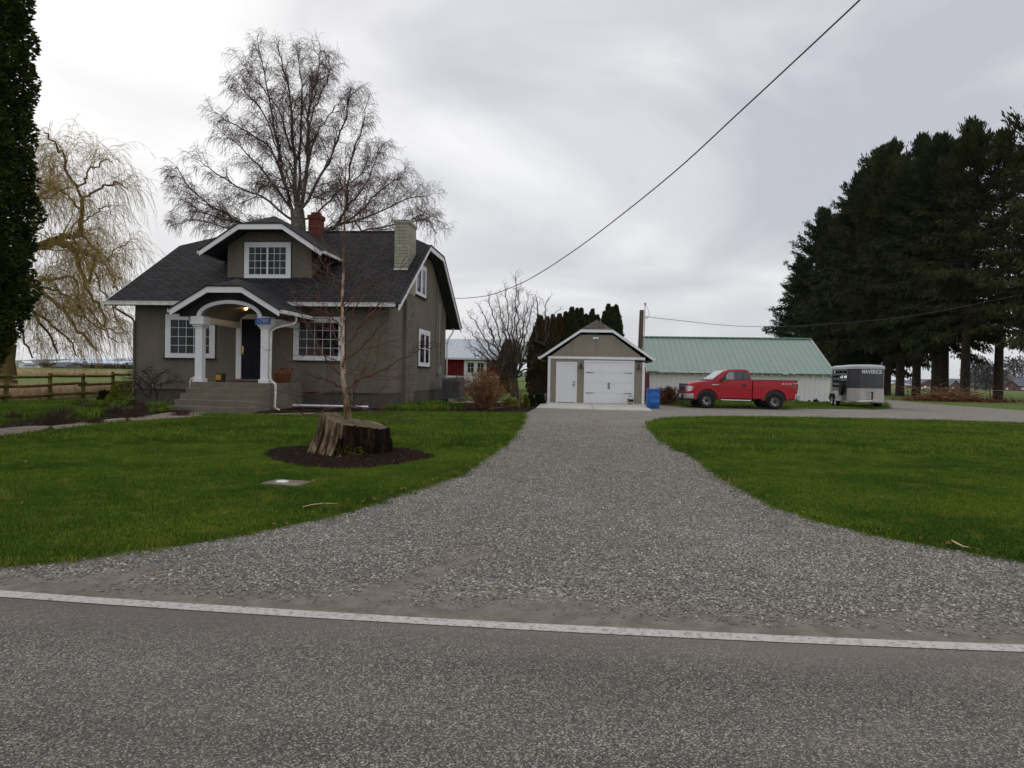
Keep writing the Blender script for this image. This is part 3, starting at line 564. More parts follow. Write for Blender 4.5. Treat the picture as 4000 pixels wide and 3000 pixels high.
for u0, u1 in ((.02, UR - .03), (UL + .03, -10.02)):
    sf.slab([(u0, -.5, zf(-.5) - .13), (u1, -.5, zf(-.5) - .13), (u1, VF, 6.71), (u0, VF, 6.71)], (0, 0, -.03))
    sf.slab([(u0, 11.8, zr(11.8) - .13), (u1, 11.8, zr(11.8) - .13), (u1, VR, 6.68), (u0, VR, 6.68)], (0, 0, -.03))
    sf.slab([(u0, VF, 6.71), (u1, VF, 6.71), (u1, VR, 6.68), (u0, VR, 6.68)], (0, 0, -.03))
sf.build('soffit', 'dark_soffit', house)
def board(mb, pts, u, h=.2, th=.045):    # fascia board following (v,z) points in the plane u
    for (v0, z0), (v1, z1) in zip(pts, pts[1:]):
        mb.slab([(u, v0, z0), (u, v1, z1), (u, v1, z1 - h), (u, v0, z0 - h)], (th, 0, 0))
for a in (UR, UL - .045): bb = MB(); board(bb, [(-.66, 3.82), (VF, 6.83), (VR, 6.80), (11.95, 3.80)], a); bb.build('bargeboard', 'white_paint', rf)
be = MB(); board(be, [(-.68, 3.89), (VF - .02, 6.875), (VR + .02, 6.845), (12.0, 3.86)], UR, .05, .075); be.build('drip_edge', 'dark_soffit', rf)
def gutter(name, u0, u1, v, z, parent):
    g = MB(); g.box(u0, u1, v - .13, v, z - .13, z - .11); g.box(u0, u1, v - .135, v - .12, z - .12, z); g.box(u0, u1, v - .155, v - .12, z - .012, z + .012); g.box(u0, u0 + .015, v - .13, v, z - .12, z); g.box(u1 - .015, u1, v - .13, v, z - .12, z)
    return g.build(name, 'white_worn', parent)
gutter('gutter', UL - .02, -7.25, -.6, 3.87, house); gutter('gutter', -3.72, UR - .12, -.6, 3.87, house)
# shingle butt edges along the front eave
# ---- dormer
DC = -5.26
dw = MB().slab([(DC + a, 1.3, z) for a, z in ((-1.73, 4.85), (-1.73, 6.32), (-.82, 6.90), (.82, 6.90), (1.73, 6.32), (1.73, 4.85))], (0, 3.2, 0)).build('dormer_wall', 'stucco', house)
def gable_roof(c, hw, cw, v0, vend, ztip, sl, zmain, hip, th=.11, fh=.2, nm='dormer_roof', vlim=None):
    # clipped gable roof running back from v0 into the main slope zmain(z)->v
    ze = ztip; zc = ztip + (hw - cw) * sl; zp = ztip + hw * sl
    r = MB()
    for s in (-1, 1):
        pts = [(c + s * hw, v0, ze), (c + s * cw, v0, zc), (c, v0 + hip, zp), (c, zmain(zp), zp)]
        if vlim is not None:
            zk = zf(vlim); du = (zp - zk) / sl; pts += [(c + s * du, vlim, zk), (c + s * hw, vlim, ze)]
        else: pts.append((c + s * hw, zmain(ze) + .1, ze))
        r.slab(pts if s < 0 else pts[::-1], (0, 0, -th))
    ro = r.build(nm, 'shingle_u', house)
    h = MB().slab([(c - cw, v0, zc + .003), (c + cw, v0, zc + .003), (c, v0 + hip, zp + .003)], (0, 0, -.1)).build('clipped_gable', 'shingle_v', ro)
    f = MB()
    pp = [(c - hw, ze - .03), (c - cw, zc - .03), (c + cw, zc - .03), (c + hw, ze - .03)]
    for (a, z0), (b, z1) in zip(pp, pp[1:]): f.slab([(a, v0 - .05, z0), (b, v0 - .05, z1), (b, v0 - .05, z1 - fh), (a, v0 - .05, z0 - fh)], (0, .045, 0))
    f.build('bargeboard', 'white_paint', ro)
    f = MB(); pp = [(c - hw - .03, ze + .0), (c - cw, zc + .02), (c + cw, zc + .02), (c + hw + .03, ze + .0)]
    for (a, z0), (b, z1) in zip(pp, pp[1:]): f.slab([(a, v0 - .08, z0), (b, v0 - .08, z1), (b, v0 - .08, z1 - .05), (a, v0 - .08, z0 - .05)], (0, .08, 0))
    f.build('drip_edge', 'dark_soffit', ro)
    return ro, ze, zc, zp
vm = lambda z: -.6 + (z - 3.88) / .616
dr, dze, dzc, dzp = gable_roof(DC, 2.44, .87, .5, None, 6.00, .645, vm, 1.25)
for s in (-1, 1):   # short side gutters of the dormer
    a, b = sorted((DC + s * 2.44, DC + s * 2.56)); MB().box(a, b, .5, vm(5.9) - .05, 5.86, 5.97).build('gutter', 'white_worn', dr)
ds = MB()
for s in (-1, 1):
    ds.slab([(DC + s * 2.40, .52, 5.89), (DC + s * .87, .52, 6.87), (DC + s * .87, 1.29, 6.87), (DC + s * 2.40, 1.29, 5.89)], (0, 0, -.02))
    ds.slab([(DC + s * 2.40, 1.29, 5.89), (DC + s * 1.74, 1.29, 6.31), (DC + s * 1.74, 2.7, 6.31), (DC + s * 2.40, 2.7, 5.89)], (0, 0, -.02))
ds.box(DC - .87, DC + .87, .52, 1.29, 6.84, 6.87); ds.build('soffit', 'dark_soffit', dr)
# ---- windows: frame, glazing, curtain
def window(parent, c0, c1, z0, z1, axis, at, trim=.16, cols=5, rows=4, sashes=1, mull=.09, curtain=None, name='window', grid_rows=None, out=-1, sill=True):
    """axis 'v': window in a wall v=at facing -v ; axis 'u': in a wall u=at facing +u"""
    def P(mb, a0, a1, d0, d1, b0, b1):      # a along wall, d outward depth (positive = outward)
        if axis == 'v': mb.box(a0, a1, at - d1, at - d0, b0, b1)
        else: mb.box(at + d0, at + d1, a0, a1, b0, b1)
    root = MB(); P(root, c0, c1, .004, .05, z1 - trim, z1); P(root, c0, c1, .004, .05, z0, z0 + trim * .75)
    P(root, c0, c0 + trim, .004, .048, z0 + trim * .75, z1 - trim); P(root, c1 - trim, c1, .004, .048, z0 + trim * .75, z1 - trim)
    ro = root.build(name, 'white_paint', parent, bevel=.006)
    i0, i1, j0, j1 = c0 + trim, c1 - trim, z0 + trim * .75, z1 - trim
    bk = MB(); P(bk, c0 - .035, c1 + .035, .002, .018, z0 - .035, z1 + .035); bk.build('edge_line', 'dark_soffit', ro)
    it = MB(); P(it, i0, i1, .018, .022, j0, j1); it.build('interior', 'interior', ro)
    if curtain:
        cm = MB()
        for a, b in curtain: P(cm, i0 + (i1 - i0) * a, i0 + (i1 - i0) * b, .023, .026, j0 + .04, j1 - .02)
        cm.build('curtain', 'curtain', ro)
    gl = MB(); P(gl, i0, i1, .030, .033, j0, j1); gl.build('pane', 'glass', ro)
    fr = MB(); t = .035
    sw = (i1 - i0) / sashes
    for s in range(sashes):
        a, b = i0 + s * sw, i0 + (s + 1) * sw
        P(fr, a, a + t, .034, .052, j0, j1); P(fr, b - t, b, .034, .052, j0, j1); P(fr, a + t, b - t, .034, .050, j0, j0 + t); P(fr, a + t, b - t, .034, .050, j1 - t, j1)
        if s: P(fr, a - mull / 2, a + mull / 2, .053, .062, j0, j1)
        n = cols
        for k in range(1, n): x = a + t + (b - a - 2 * t) * k / n; P(fr, x - .009, x + .009, .0335, .041, j0 + t, j1 - t)
        for k in range(1, rows): y = j0 + (j1 - j0) * k / rows; wd = .009 if rows != 2 else .025; P(fr, a + t, b - t, .0337, .0395, y - wd, y + wd)
    fr.build('muntins', 'vinyl', ro)
    if sill: sm = MB(); P(sm, c0 - .06, c1 + .06, .01, .10, z0 - .05, z0); sm.build('sill', 'dark_soffit' if sill == 'dark' else 'white_paint', ro)
    return ro
window(house, -8.74, -6.74, 1.80, 3.47, 'v', 0, .19, 5, 4, curtain=[(0, .16), (.17, .36)], sill='dark')
window(house, -3.66, -1.68, 1.78, 3.42, 'v', 0, .19, 5, 4, curtain=[(0, .07)], sill='dark')
window(house, -6.28, -4.36, 5.01, 6.44, 'v', 1.3, .17, 3, 4, 2, .05, curtain=[(.03, .22), (.52, .98)], sill='dark')
window(house, 4.55, 6.7, 1.68, 3.32, 'u', 0, .19, 1, 2, 2, .28, curtain=[(0, .5)], sill='dark')
window(house, 3.80, 5.75, 4.72, 6.12, 'u', 0, .17, 1, 1, 2, .3, curtain=[(0, .5)], sill='dark')
# ---- front door
dt = MB(); dt.box(-5.90, -5.69, -.05, -.004, 1.04, 3.48); dt.box(-4.88, -4.68, -.05, -.004, 1.04, 3.48); dt.box(-5.69, -4.88, -.05, -.004, 3.30, 3.48)
dd = MB().box(-5.69, -4.88, -.022, -.002, 1.05, 3.30).build('front_door', 'navy_door', house)
dt.build('door_frame', 'white_paint', dd, bevel=.006)
pn = MB()
for a, b, c, d in ((-5.58, -5.33, 1.25, 1.95), (-5.24, -4.99, 1.25, 1.95), (-5.58, -5.33, 2.1, 3.15), (-5.24, -4.99, 2.1, 3.15)): pn.box(a, b, -.032, -.0225, c, d)
pn.build('door_panel', 'navy_door', dd, bevel=.008)
MB().box(-5.655, -5.60, -.04, -.0225, 1.98, 2.28).lathe([(.0, -.10), (.03, -.095), (.032, -.06), (.012, -.05), (.012, -.02)], (-5.628, 0, 2.05), 12, 'y').lathe([(.022, -.06), (.022, -.03)], (-5.628, 0, 2.22), 12, 'y').build('door_handle', 'brass', dd)
MB().box(-5.95, -4.65, -.30, -.0, .95, 1.03).build('door_sill', 'concrete_step', dd)
MB().box(-5.85, -4.75, -.95, -.32, .958, .975).build('door_mat', 'terracotta', house, label='brown door mat in front of the dark door')
# ---- porch steps and floor
PU0, PU1, PV = -6.04, -3.26, -2.80
st = MB(); PF = .945
st.box(PU0, PU1, PV, -.04, -.05, PF)
for k in range(1, 5): st.box(PU0, PU1, PV - .33 * k, PV - .33 * (k - 1) - .001, -.05, PF - PF / 5 * k)
pst = st.build('porch_steps', 'concrete_step', house, bevel=.012)
# ---- porch roof, arch, columns
PC = -4.70
pr_, pze, pzc, pzp = gable_roof(PC, 1.90, .60, -3.15, None, 3.40, .585, vm, .85, nm='porch_roof', vlim=-.6)
an = 24; aw, ah, az = 1.02, .44, 3.16
arc = [(PC - aw * math.cos(PI * i / an), az + ah * math.sin(PI * i / an)) for i in range(an + 1)]
arco = [(PC - (aw + .13) * math.cos(PI * i / an), az + (ah + .12) * math.sin(PI * i / an)) for i in range(an + 1)]
tp = MB()    # dark panel between arch and roof
zt = lambda u: min(pzc, pze + (1.9 - abs(u - PC)) * .585) - .13
for (a, z0), (b, z1) in zip(arco, arco[1:]): tp.slab([(a, -2.78, z0), (b, -2.78, z1), (b, -2.78, zt(b)), (a, -2.78, zt(a))], (0, .05, 0))
for s in (-1, 1):
    a, b = PC + s * (aw + .13), PC + s * 1.8; tp.slab([(a, -2.78, az), (b, -2.78, az + .0), (b, -2.78, zt(b) + .01), (a, -2.78, zt(a))], (0, .05, 0))
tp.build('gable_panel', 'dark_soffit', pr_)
av = MB()
for (a, z0), (b, z1), (c, y0), (d, y1) in zip(arc, arc[1:], arco, arco[1:]): av.slab([(a, -2.86, z0), (b, -2.86, z1), (d, -2.86, y1), (c, -2.86, y0)], (0, .09, 0))
av.build('arch_trim', 'white_paint', pr_)
vt = MB()
for (a, z0), (b, z1) in zip(arc, arc[1:]): vt.slab([(a, -2.77, z0 + .006), (b, -2.77, z1 + .006), (b, -.12, z1 + .006), (a, -.12, z0 + .006)], (0, 0, .02))
vt.build('porch_ceiling', 'grey_ceiling', pr_)
for s in (-1, 1): so_ = MB(); so_.slab([(PC + s * 1.86, -3.12, 3.27), (PC + s * .6, -3.12, 4.0), (PC + s * .6, -2.79, 4.0), (PC + s * 1.86, -2.79, 3.27)], (0, 0, -.02)); so_.slab([(PC + s * 1.87, -2.79, 3.27), (PC + s * 1.3, -2.79, 3.19), (PC + s * 1.3, -.03, 3.19), (PC + s * 1.87, -.03, 3.27)], (0, 0, -.02)); so_.build('soffit', 'dark_soffit', pr_)
for s in (-1, 1):
    a, b = sorted((PC + s * 1.03, PC + s * 1.30)); MB().box(a, b, -2.70, -.06, 2.96, 3.165).build('porch_beam', 'white_paint', house)
for uc in (-5.83, -3.50):
    c = MB().box(uc - .125, uc + .125, -2.75, -2.50, PF + .12, 2.84).build('column', 'white_paint', house, bevel=.008)
    MB().box(uc - .17, uc + .17, -2.80, -2.45, PF, PF + .13).build('base', 'white_paint', c, bevel=.006)
    k = MB(); k.box(uc - .16, uc + .16, -2.785, -2.465, 2.78, 2.83); k.box(uc - .20, uc + .20, -2.82, -2.43, 2.84, 2.90); k.box(uc - .25, uc + .25, -2.88, -2.40, 2.90, 2.955); k.box(uc - .22, uc + .22, -2.86, -2.42, 2.955, 3.17)
    k.build('capital', 'white_paint', c, bevel=.006)
for s in (-1, 1): a, b = sorted((PC + s * 1.90, PC + s * 2.02)); MB().box(a, b, -3.15, -.62, 3.26, 3.38).build('gutter', 'white_worn', pr_)
# lantern in the porch
ln = MB(); ln.tube([(-4.89, -1.3, 3.6), (-4.89, -1.3, 3.42)], .015, 6); ln.lathe([(.05, 3.40), (.13, 3.37), (.13, 3.355), (.05, 3.34)], (-4.89, -1.3, 0), 12); ln.lathe([(.09, 3.20), (.11, 3.19), (.11, 3.18), (.06, 3.17)], (-4.89, -1.3, 0), 12)
for q in range(4): ln.tube([(-4.89 + .1 * math.cos(q * PI / 2), -1.3 + .1 * math.sin(q * PI / 2), 3.18), (-4.89 + .1 * math.cos(q * PI / 2), -1.3 + .1 * math.sin(q * PI / 2), 3.37)], .012, 5)
lo = ln.build('porch_lantern', 'lamp_body', house)
MB().lathe([(.0, 3.22), (.045, 3.23), (.06, 3.29), (.04, 3.33), (.0, 3.335)], (-4.89, -1.3, 0), 12).build('bulb', 'lamp_glow', lo)
for o_ in (lo,): o_.location.z = 0.32
pl = bpy.data.lights.new('porch_light', 'POINT'); pl.energy = .9; pl.color = (1, .62, .28); pl.shadow_soft_size = .08
plo = link(bpy.data.objects.new('porch_light', pl), house); plo.location = (-4.89, -1.42, 3.47)
# house number plate
def text_mesh(s, size, m, name, parent, loc, rot, sx=1.0, ext=.004, bold=0.0):
    cu = bpy.data.curves.new(name, 'FONT'); cu.body = s; cu.size = size; cu.align_x = 'CENTER'; cu.align_y = 'CENTER'; cu.extrude = ext; cu.offset = bold
    t = bpy.data.objects.new('t', cu); sc.collection.objects.link(t); dg = bpy.context.evaluated_depsgraph_get(); me = bpy.data.meshes.new_from_object(t.evaluated_get(dg)); bpy.data.objects.remove(t)
    me.materials.clear(); me.materials.append(M[m]); me.name = name; o = link(bpy.data.objects.new(name, me), parent); o.location = loc; o.rotation_euler = rot; o.scale = (sx, 1, 1); return o
nb = MB().box(-3.76, -3.22, -2.905, -2.885, 2.92, 3.13).build('house_number_plate', 'blue_sign', house, label='blue plate with the white house number 7760')
text_mesh('7760', .20, 'sign_white', 'digits', nb, (-3.49, -2.909, 3.025), (PI / 2, 0, 0), 1.0, .002, -.004)
# ---- chimneys
ch = MB().box(-.40, .13, 2.0, 3.35, .0, 7.34).build('chimney', 'cream_brick', house, label='tall cream painted brick chimney at the right gable')
MB().box(.131, .136, 2.0, 3.35, 4.6, 7.34).build('chimney_side', 'cream_brick_side', ch)
MB().box(.131, .137, 2.0, 3.35, .0, 4.599).build('lower_chimney_side', 'taupe_brick', ch)
MB().box(.0, .138, 1.994, 1.999, .0, 4.3).build('lower_chimney_front', 'stucco', ch)
MB().box(-.44, .175, 1.96, 3.39, 7.34, 7.46).build('chimney_cap', 'cream_brick', ch, bevel=.01)
MB().box(-.42, .15, 1.975, 1.999, 5.36, 5.52).build('flashing', 'white_worn', ch)
MB().lathe([(.13, 7.46), (.13, 7.56), (.10, 7.56), (.10, 7.48)], (-.13, 2.6, 0), 14).build('flue', 'clay', ch)
for k in range(9): v = 2.1 + k * .14; MB().slab([(.138, v, zf(v) + .0), (.138, v + .09, zf(v) + .05), (.138, v + .09, zf(v) + .25), (.138, v, zf(v) + .2)], (.004, 0, 0)).build('step_flashing', 'galv', ch)
rc = MB().box(-5.20, -4.66, 5.0, 5.5, 7.0, 8.18).box(-5.24, -4.62, 4.96, 5.54, 8.18, 8.36).box(-5.12, -4.74, 5.08, 5.42, 8.36, 8.50).build('chimney', 'red_brick', house, label='short red brick chimney behind the ridge')
# ---- downspouts
def pipe(name, pts, m='white_worn', par=house, r=.04, n=8): return MB().tube(pts, r, n).build(name, m, par, smooth=True)
pipe('downspout', [(-10.35, -.65, 3.75), (-10.35, -.65, 3.62), (-10.30, -.55, 3.55), (-10.05, -.10, 3.28), (-10.0, -.05, 3.15), (-10.0, -.05, .5), (-10.0, -.12, .3)], 'stucco')
pipe('downspout', [(-2.76, -1.9, 3.27), (-2.76, -1.9, 3.10), (-2.82, -1.98, 3.0), (-3.18, -2.55, 2.83), (-3.30, -2.66, 2.7), (-3.31, -2.68, 1.2), (-3.28, -2.68, 1.03), (-3.12, -2.70, .93), (-3.1, -2.70, .85), (-3.12, -2.72, .16), (-3.02, -2.74, .08), (-2.94, -2.76, .06)])
pipe('downspout', [(-6.6, -2.0, 3.27), (-6.6, -2.05, 3.15), (-6.5, -2.15, 3.05), (-6.05, -2.45, 2.85), (-6.0, -2.50, 2.7), (-6.0, -2.52, 1.25), (-6.03, -2.52, 1.12), (-6.2, -2.52, 1.06), (-6.24, -2.52, .98), (-6.25, -2.52, .5)], r=.028)
pipe('downspout', [(.25, 11.3, 3.75), (.25, 11.2, 3.55), (.12, 10.75, 3.2), (.08, 10.55, 3.0), (.08, 10.55, .2)], 'white_worn')
pipe('wall_pipe', [(-1.35, -.07, .02), (-1.35, -.07, .75)], 'stucco', r=.045)
# ---- utilities on the right wall
ut = MB().box(.004, .14, 8.55, 8.95, 1.35, 1.75).tube([(.06, 8.7, 1.75), (.06, 8.7, 4.8)], .018, 6).tube([(.06, 8.7, 1.35), (.06, 8.7, .7)], .02, 6).tube([(.08, 9.1, 1.7), (.08, 9.1, .6)], .025, 6).box(.004, .10, 9.0, 9.2, 1.2, 1.45)
ut.build('electric_meter', 'galv', house)
MB().tube([(.03, 9.7, 5.1), (.03, 9.4, 3.5), (.03, 9.0, 1.7)], .012, 5).tube([(.03, 8.0, 5.5), (.03, 8.05, 3.0), (.05, 8.3, 2.1), (.08, 8.1, 1.2)], .01, 5).build('cable', 'black_plastic', house)
MB().box(.0, .02, 2.3, 2.35, .1, .9).box(.02, .12, 2.6, 2.72, 0, .95).build('hose_post', 'bark_dark', house)
# loose white downspout length lying along the wall
p0, p1 = HF.w(-3.95, -.95, .13), HF.w(-.55, -.62, .12)
tag(MB().tube([p0, p1], .05, 4).build('loose_downspout', 'white_paint', bevel=.004), 'long white downspout length lying on the bed against the house foundation', 'pipe')
# porch bits
bx = empty('utility_box', HF.w(-5.42, -2.0, PF), HF.rz, 'small yellow fronted box with black casing standing on the porch floor', 'box')
MB().box(-.12, .13, -.1, .1, 0, .30).build('casing', 'black_plastic', bx, bevel=.015); MB().box(-.13, .06, -.118, -.101, .07, .25).build('front_panel', 'yellow_box', bx, bevel=.008); MB().box(.06, .10, -.116, -.101, .05, .28).build('latch', 'black_plastic', bx)
for n_, a in enumerate(((-.08, .13, .01), (-.02, .19, .01), (.03, .1, .01))): pass
pot = empty('dried_plant_basket', HF.w(-3.62, -1.0, PF), HF.rz, 'rusty brown basket of dried leaves on the porch floor right of the door', 'basket')
MB().lathe([(.20, .0), (.24, .01), (.30, .33), (.32, .36), (.28, .36), (.22, .1)], (0, 0, 0), 18).build('basket', 'terracotta', pot, smooth=True)
dl = MB()
for k in range(26):
    a, t_ = R_.uniform(0, 6.3), R_.uniform(.1, .34); x, y, z = t_ * math.cos(a), t_ * math.sin(a), R_.uniform(.30, .50); dl.add([(x, y, z), (x + R_.uniform(-.2, .2), y + R_.uniform(-.1, .1), z + R_.uniform(-.05, .12)), (x + R_.uniform(-.1, .1), y + .05, z + R_.uniform(.05, .14))], [(0, 1, 2)])
dl.build('dried_leaves', 'terracotta', pot)
# ================================================================== GARAGE
gar = empty('garage', GF.o, GF.rz, 'small tan garage with white overhead door, white side door and clipped gable', 'garage')
GW = 4.70
MB().slab([(u, 0, z) for u, z in ((0, 0), (0, 2.28), (1.55, 3.42), (3.15, 3.42), (GW, 2.28), (GW, 0))], (0, 6.5, 0)).build('wall', 'garage_siding', gar)
gs = .69; r = MB(); cu_ = GW / 2; hw = 2.77; cw_ = .78; ze = 2.32; zc = ze + (hw - cw_) * gs; zp = ze + hw * gs
r = MB()
for s in (-1, 1):
    pts = [(cu_ + s * hw, -.13, ze), (cu_ + s * cw_, -.13, zc), (cu_, .75, zp), (cu_, 6.8, zp), (cu_ + s * hw, 6.8, ze)]
    r.slab(pts if s < 0 else pts[::-1], (0, 0, -.09))
gr = r.build('roof', 'shingle_brown', gar)
MB().slab([(cu_ - cw_, -.13, zc + .003), (cu_ + cw_, -.13, zc + .003), (cu_, .75, zp + .003)], (0, 0, -.08)).build('clipped_gable', 'shingle_brown', gr)
f = MB(); pp = [(cu_ - hw - .02, ze - .015), (cu_ - cw_, zc - .015), (cu_ + cw_, zc - .015), (cu_ + hw + .02, ze - .015)]
for (a, z0), (b, z1) in zip(pp, pp[1:]): f.slab([(a, -.17, z0), (b, -.17, z1), (b, -.17, z1 - .14), (a, -.17, z0 - .14)], (0, .035, 0))
f.build('bargeboard', 'garage_white', gr)
for s in (-1, 1): a, b = sorted((cu_ + s * hw, cu_ + s * (hw + .11))); MB().box(a, b, -.15, 6.8, ze - .12, ze - .01).build('gutter', 'garage_white', gr)
MB().box(cu_ + 1.9, cu_ + hw - .05, -.10, 6.7, 2.12, 2.2).build('soffit', 'dark_soffit', gr)
t = MB(); t.box(-.03, GW + .03, -.04, -.002, 2.22, 2.345); t.box(-.03, .10, -.042, -.002, 0, 2.219); t.box(GW - .10, GW + .03, -.042, -.002, 0, 2.219); t.box(-.035, -.001, 0, .12, 0, 2.2); t.box(GW + .001, GW + .035, 0, .12, 0, 2.2)
t.build('corner_trim', 'garage_white', gar)
for u in (1.17, 2.34, 3.55): MB().box(u - .006, u + .006, -.006, -.001, 2.35, 3.1 if u != 2.34 else 3.42).build('panel_joint', 'foundation', gar)
sd_ = MB().box(.46, 1.34, -.02, -.002, .08, 2.0).build('side_door', 'garage_white', gar)
t = MB(); t.box(.38, .46, -.05, -.003, .03, 2.07); t.box(1.34, 1.42, -.05, -.003, .03, 2.07); t.box(.46, 1.34, -.05, -.003, 2.0, 2.07); t.build('door_frame', 'white_paint', sd_)
t = MB()
for a, b, c, d in ((.58, .86, .3, 1.33), (.95, 1.23, .3, 1.33), (.58, 1.23, 1.5, 1.85)):
    t.box(a, b, -.026, -.0205, d - .012, d); t.box(a, b, -.026, -.0205, c, c + .012); t.box(a, a + .012, -.026, -.0205, c + .012, d - .012); t.box(b - .012, b, -.026, -.0205, c + .012, d - .012)
t.build('door_panel', 'vinyl', sd_)
MB().lathe([(.03, -.07), (.035, -.05), (.035, -.021)], (1.28, 0, .93), 12, 'y').box(1.17, 1.28, -.065, -.05, .92, .94).build('door_handle', 'black_iron', sd_)
MB().lathe([(.03, -.06), (.035, -.04), (.035, -.021)], (1.28, 0, 1.07), 12, 'y').build('lock', 'black_iron', sd_)
gd = MB()
for k in range(4): gd.box(1.84, 4.14, -.02, -.003, .06 + k * .505, .06 + (k + 1) * .505 - .006)
gdo = gd.build('overhead_door', 'garage_white', gar, bevel=.004)
t = MB(); t.box(1.76, 1.84, -.05, -.003, .03, 2.16); t.box(4.14, 4.22, -.05, -.003, .03, 2.16); t.box(1.84, 4.14, -.05, -.003, 2.08, 2.16); t.build('door_frame', 'white_paint', gdo)
t = MB()
for k in range(4):
    for c in range(2):
        a = 1.93 + c * 1.09; z0 = .06 + k * .505 + .09
        t.box(a, a + 1.02, -.024, -.0203, z0, z0 + .01); t.box(a, a + 1.02, -.024, -.0203, z0 + .32, z0 + .33)
t.build('door_panel', 'vinyl', gdo)
for u, s in ((1.88, 1), (4.10, -1)):
    for z in (1.56, .55):
        h = MB(); h.slab([(u, -.03, z - .022), (u + s * .36, -.03, z - .008), (u + s * .40, -.03, z), (u + s * .36, -.03, z + .008), (u, -.03, z + .022)], (0, .008, 0)); h.build('strap_hinge', 'black_iron', gdo)
for u in (2.955, 3.015): MB().tube([(u, -.022, .80), (u, -.055, .83), (u, -.055, 1.0), (u, -.022, 1.03)], .013, 6).box(u - .02, u + .02, -.028, -.0205, .77, .82).box(u - .02, u + .02, -.028, -.0205, 1.01, 1.06).build('pull_handle', 'black_iron', gdo)
for u in (1.60, 4.42):
    l = MB(); l.tube([(u, -.02, 1.93), (u, -.1, 2.06), (u, -.16, 2.02), (u, -.17, 1.92)], .012, 6); l.lathe([(.0, 1.97), (.03, 1.96), (.045, 1.92), (.05, 1.86), (.10, 1.79), (.12, 1.74), (.10, 1.735), (.04, 1.80)], (u, -.17, 0), 16); l.box(u - .04, u + .04, -.03, -.003, 1.85, 1.97)
    l.build('barn_lamp', 'black_iron', gar, smooth=False)
l = MB(); l.lathe([(.05, -.05), (.06, -.03), (.06, -.003)], (2.30, 0, 3.28), 12, 'y'); l.lathe([(.02, -.02), (.06, -.06), (.065, -.12), (.0, -.13)], (2.22, 0, 3.25), 12, 'y'); l.lathe([(.02, -.02), (.06, -.06), (.065, -.12), (.0, -.13)], (2.38, 0, 3.25), 12, 'y'); l.build('flood_light', 'vinyl', gar, smooth=True)
# ================================================================== GREEN-ROOFED BARN
barn = empty('barn', BF.o, BF.rz, 'long low white plank barn with faded green metal roof behind the pickup', 'barn')
BL = -10.95; bv = 4.6; bz0, bz1 = 1.78, 4.16; bs = (bz1 - bz0) / (bv + .35)
bwz = lambda v: bz0 - .12 + bs * (min(v, 2 * bv - v) + .35)
MB().slab([(u, .0, 0) for u in (BL, 0)] + [(u, 0, 1.72) for u in (0, BL)], (0, .1, 0)).build('front_wall', 'barn_white', barn)
MB().slab([(BL + .002, v, z) for v, z in ((.101, 0), (.101, bwz(.1)), (bv, bwz(bv)), (2 * bv, bwz(2 * bv)), (2 * bv, 0))], (.1, 0, 0)).build('gable_wall', 'barn_red', barn, label='dark red plank gable wall')
MB().slab([(-.1, v, z) for v, z in ((.101, 0), (.101, bwz(.1)), (bv, bwz(bv)), (2 * bv, bwz(2 * bv)), (2 * bv, 0))], (.098, 0, 0)).box(BL + .11, -.11, 2 * bv - .1, 2 * bv, 0, 1.6).build('rear_wall', 'barn_red', barn)
r = MB(); r.slab([(BL - .22, -.35, bz0), (.2, -.35, bz0), (.2, bv, bz1), (BL - .22, bv, bz1)], (0, 0, -.05)); r.slab([(BL - .22, 2 * bv + .35, bz0), (.2, 2 * bv + .35, bz0), (.2, bv, bz1), (BL - .22, bv, bz1)][::-1], (0, 0, -.05))
br_ = r.build('roof', 'green_metal', barn)
rc_ = MB(); x = BL - .2
while x < .1:
    L_ = R_.uniform(.25, .6); rc_.box(x, x + L_ - .04, bv - .16, bv + .16, bz1 + .0, bz1 + .05); x += L_
rc_.box(BL - .22, .2, bv - .10, bv + .10, bz1 + .051, bz1 + .075)
rc_.build('ridge_cap', 'green_metal', br_)
for k in range(22): u = BL + .15 + k * (-BL - .2) / 21; MB().box(u - .025, u + .025, -.30, -.002, 1.60, 1.70).build('rafter_tail', 'white_worn', barn)
for a, b in ((.5, 1.35), (1.4, 2.3), (2.35, 3.3), (3.35, 4.3), (8.0, 8.3), (8.6, 8.75)): MB().box(BL + a, BL + b, -.40, -.352, bz0 - .07, bz0 + .0).build('gutter', 'vinyl', barn)
t = MB(); t.slab([(BL - .25, -.38, bz0 - .02), (BL - .25, bv, bz1 - .02), (BL - .25, bv, bz1 - .12), (BL - .25, -.38, bz0 - .12)], (.03, 0, 0)); t.build('bargeboard', 'white_worn', br_); t = MB(); t.slab([(.2, -.38, bz0 - .0), (.2, bv, bz1 - .0), (.2, bv, bz1 - .06), (.2, -.38, bz0 - .06)], (.03, 0, 0)); t.build('bargeboard', 'white_worn', br_)
for k in range(26):      # rotten lower ends of the planks
    u = BL + .2 + R_.random() * (-BL - .4); wv = R_.uniform(.05, .4); MB().slab([(u, -.004, 0), (u + wv, -.004, 0), (u + wv * .8, -.004, R_.uniform(.04, .16)), (u + wv * .4, -.004, R_.uniform(.08, .3)), (u + wv * .15, -.004, R_.uniform(.03, .12))], (0, .003, 0)).build('rotten_plank_end', 'stump_dark', barn)
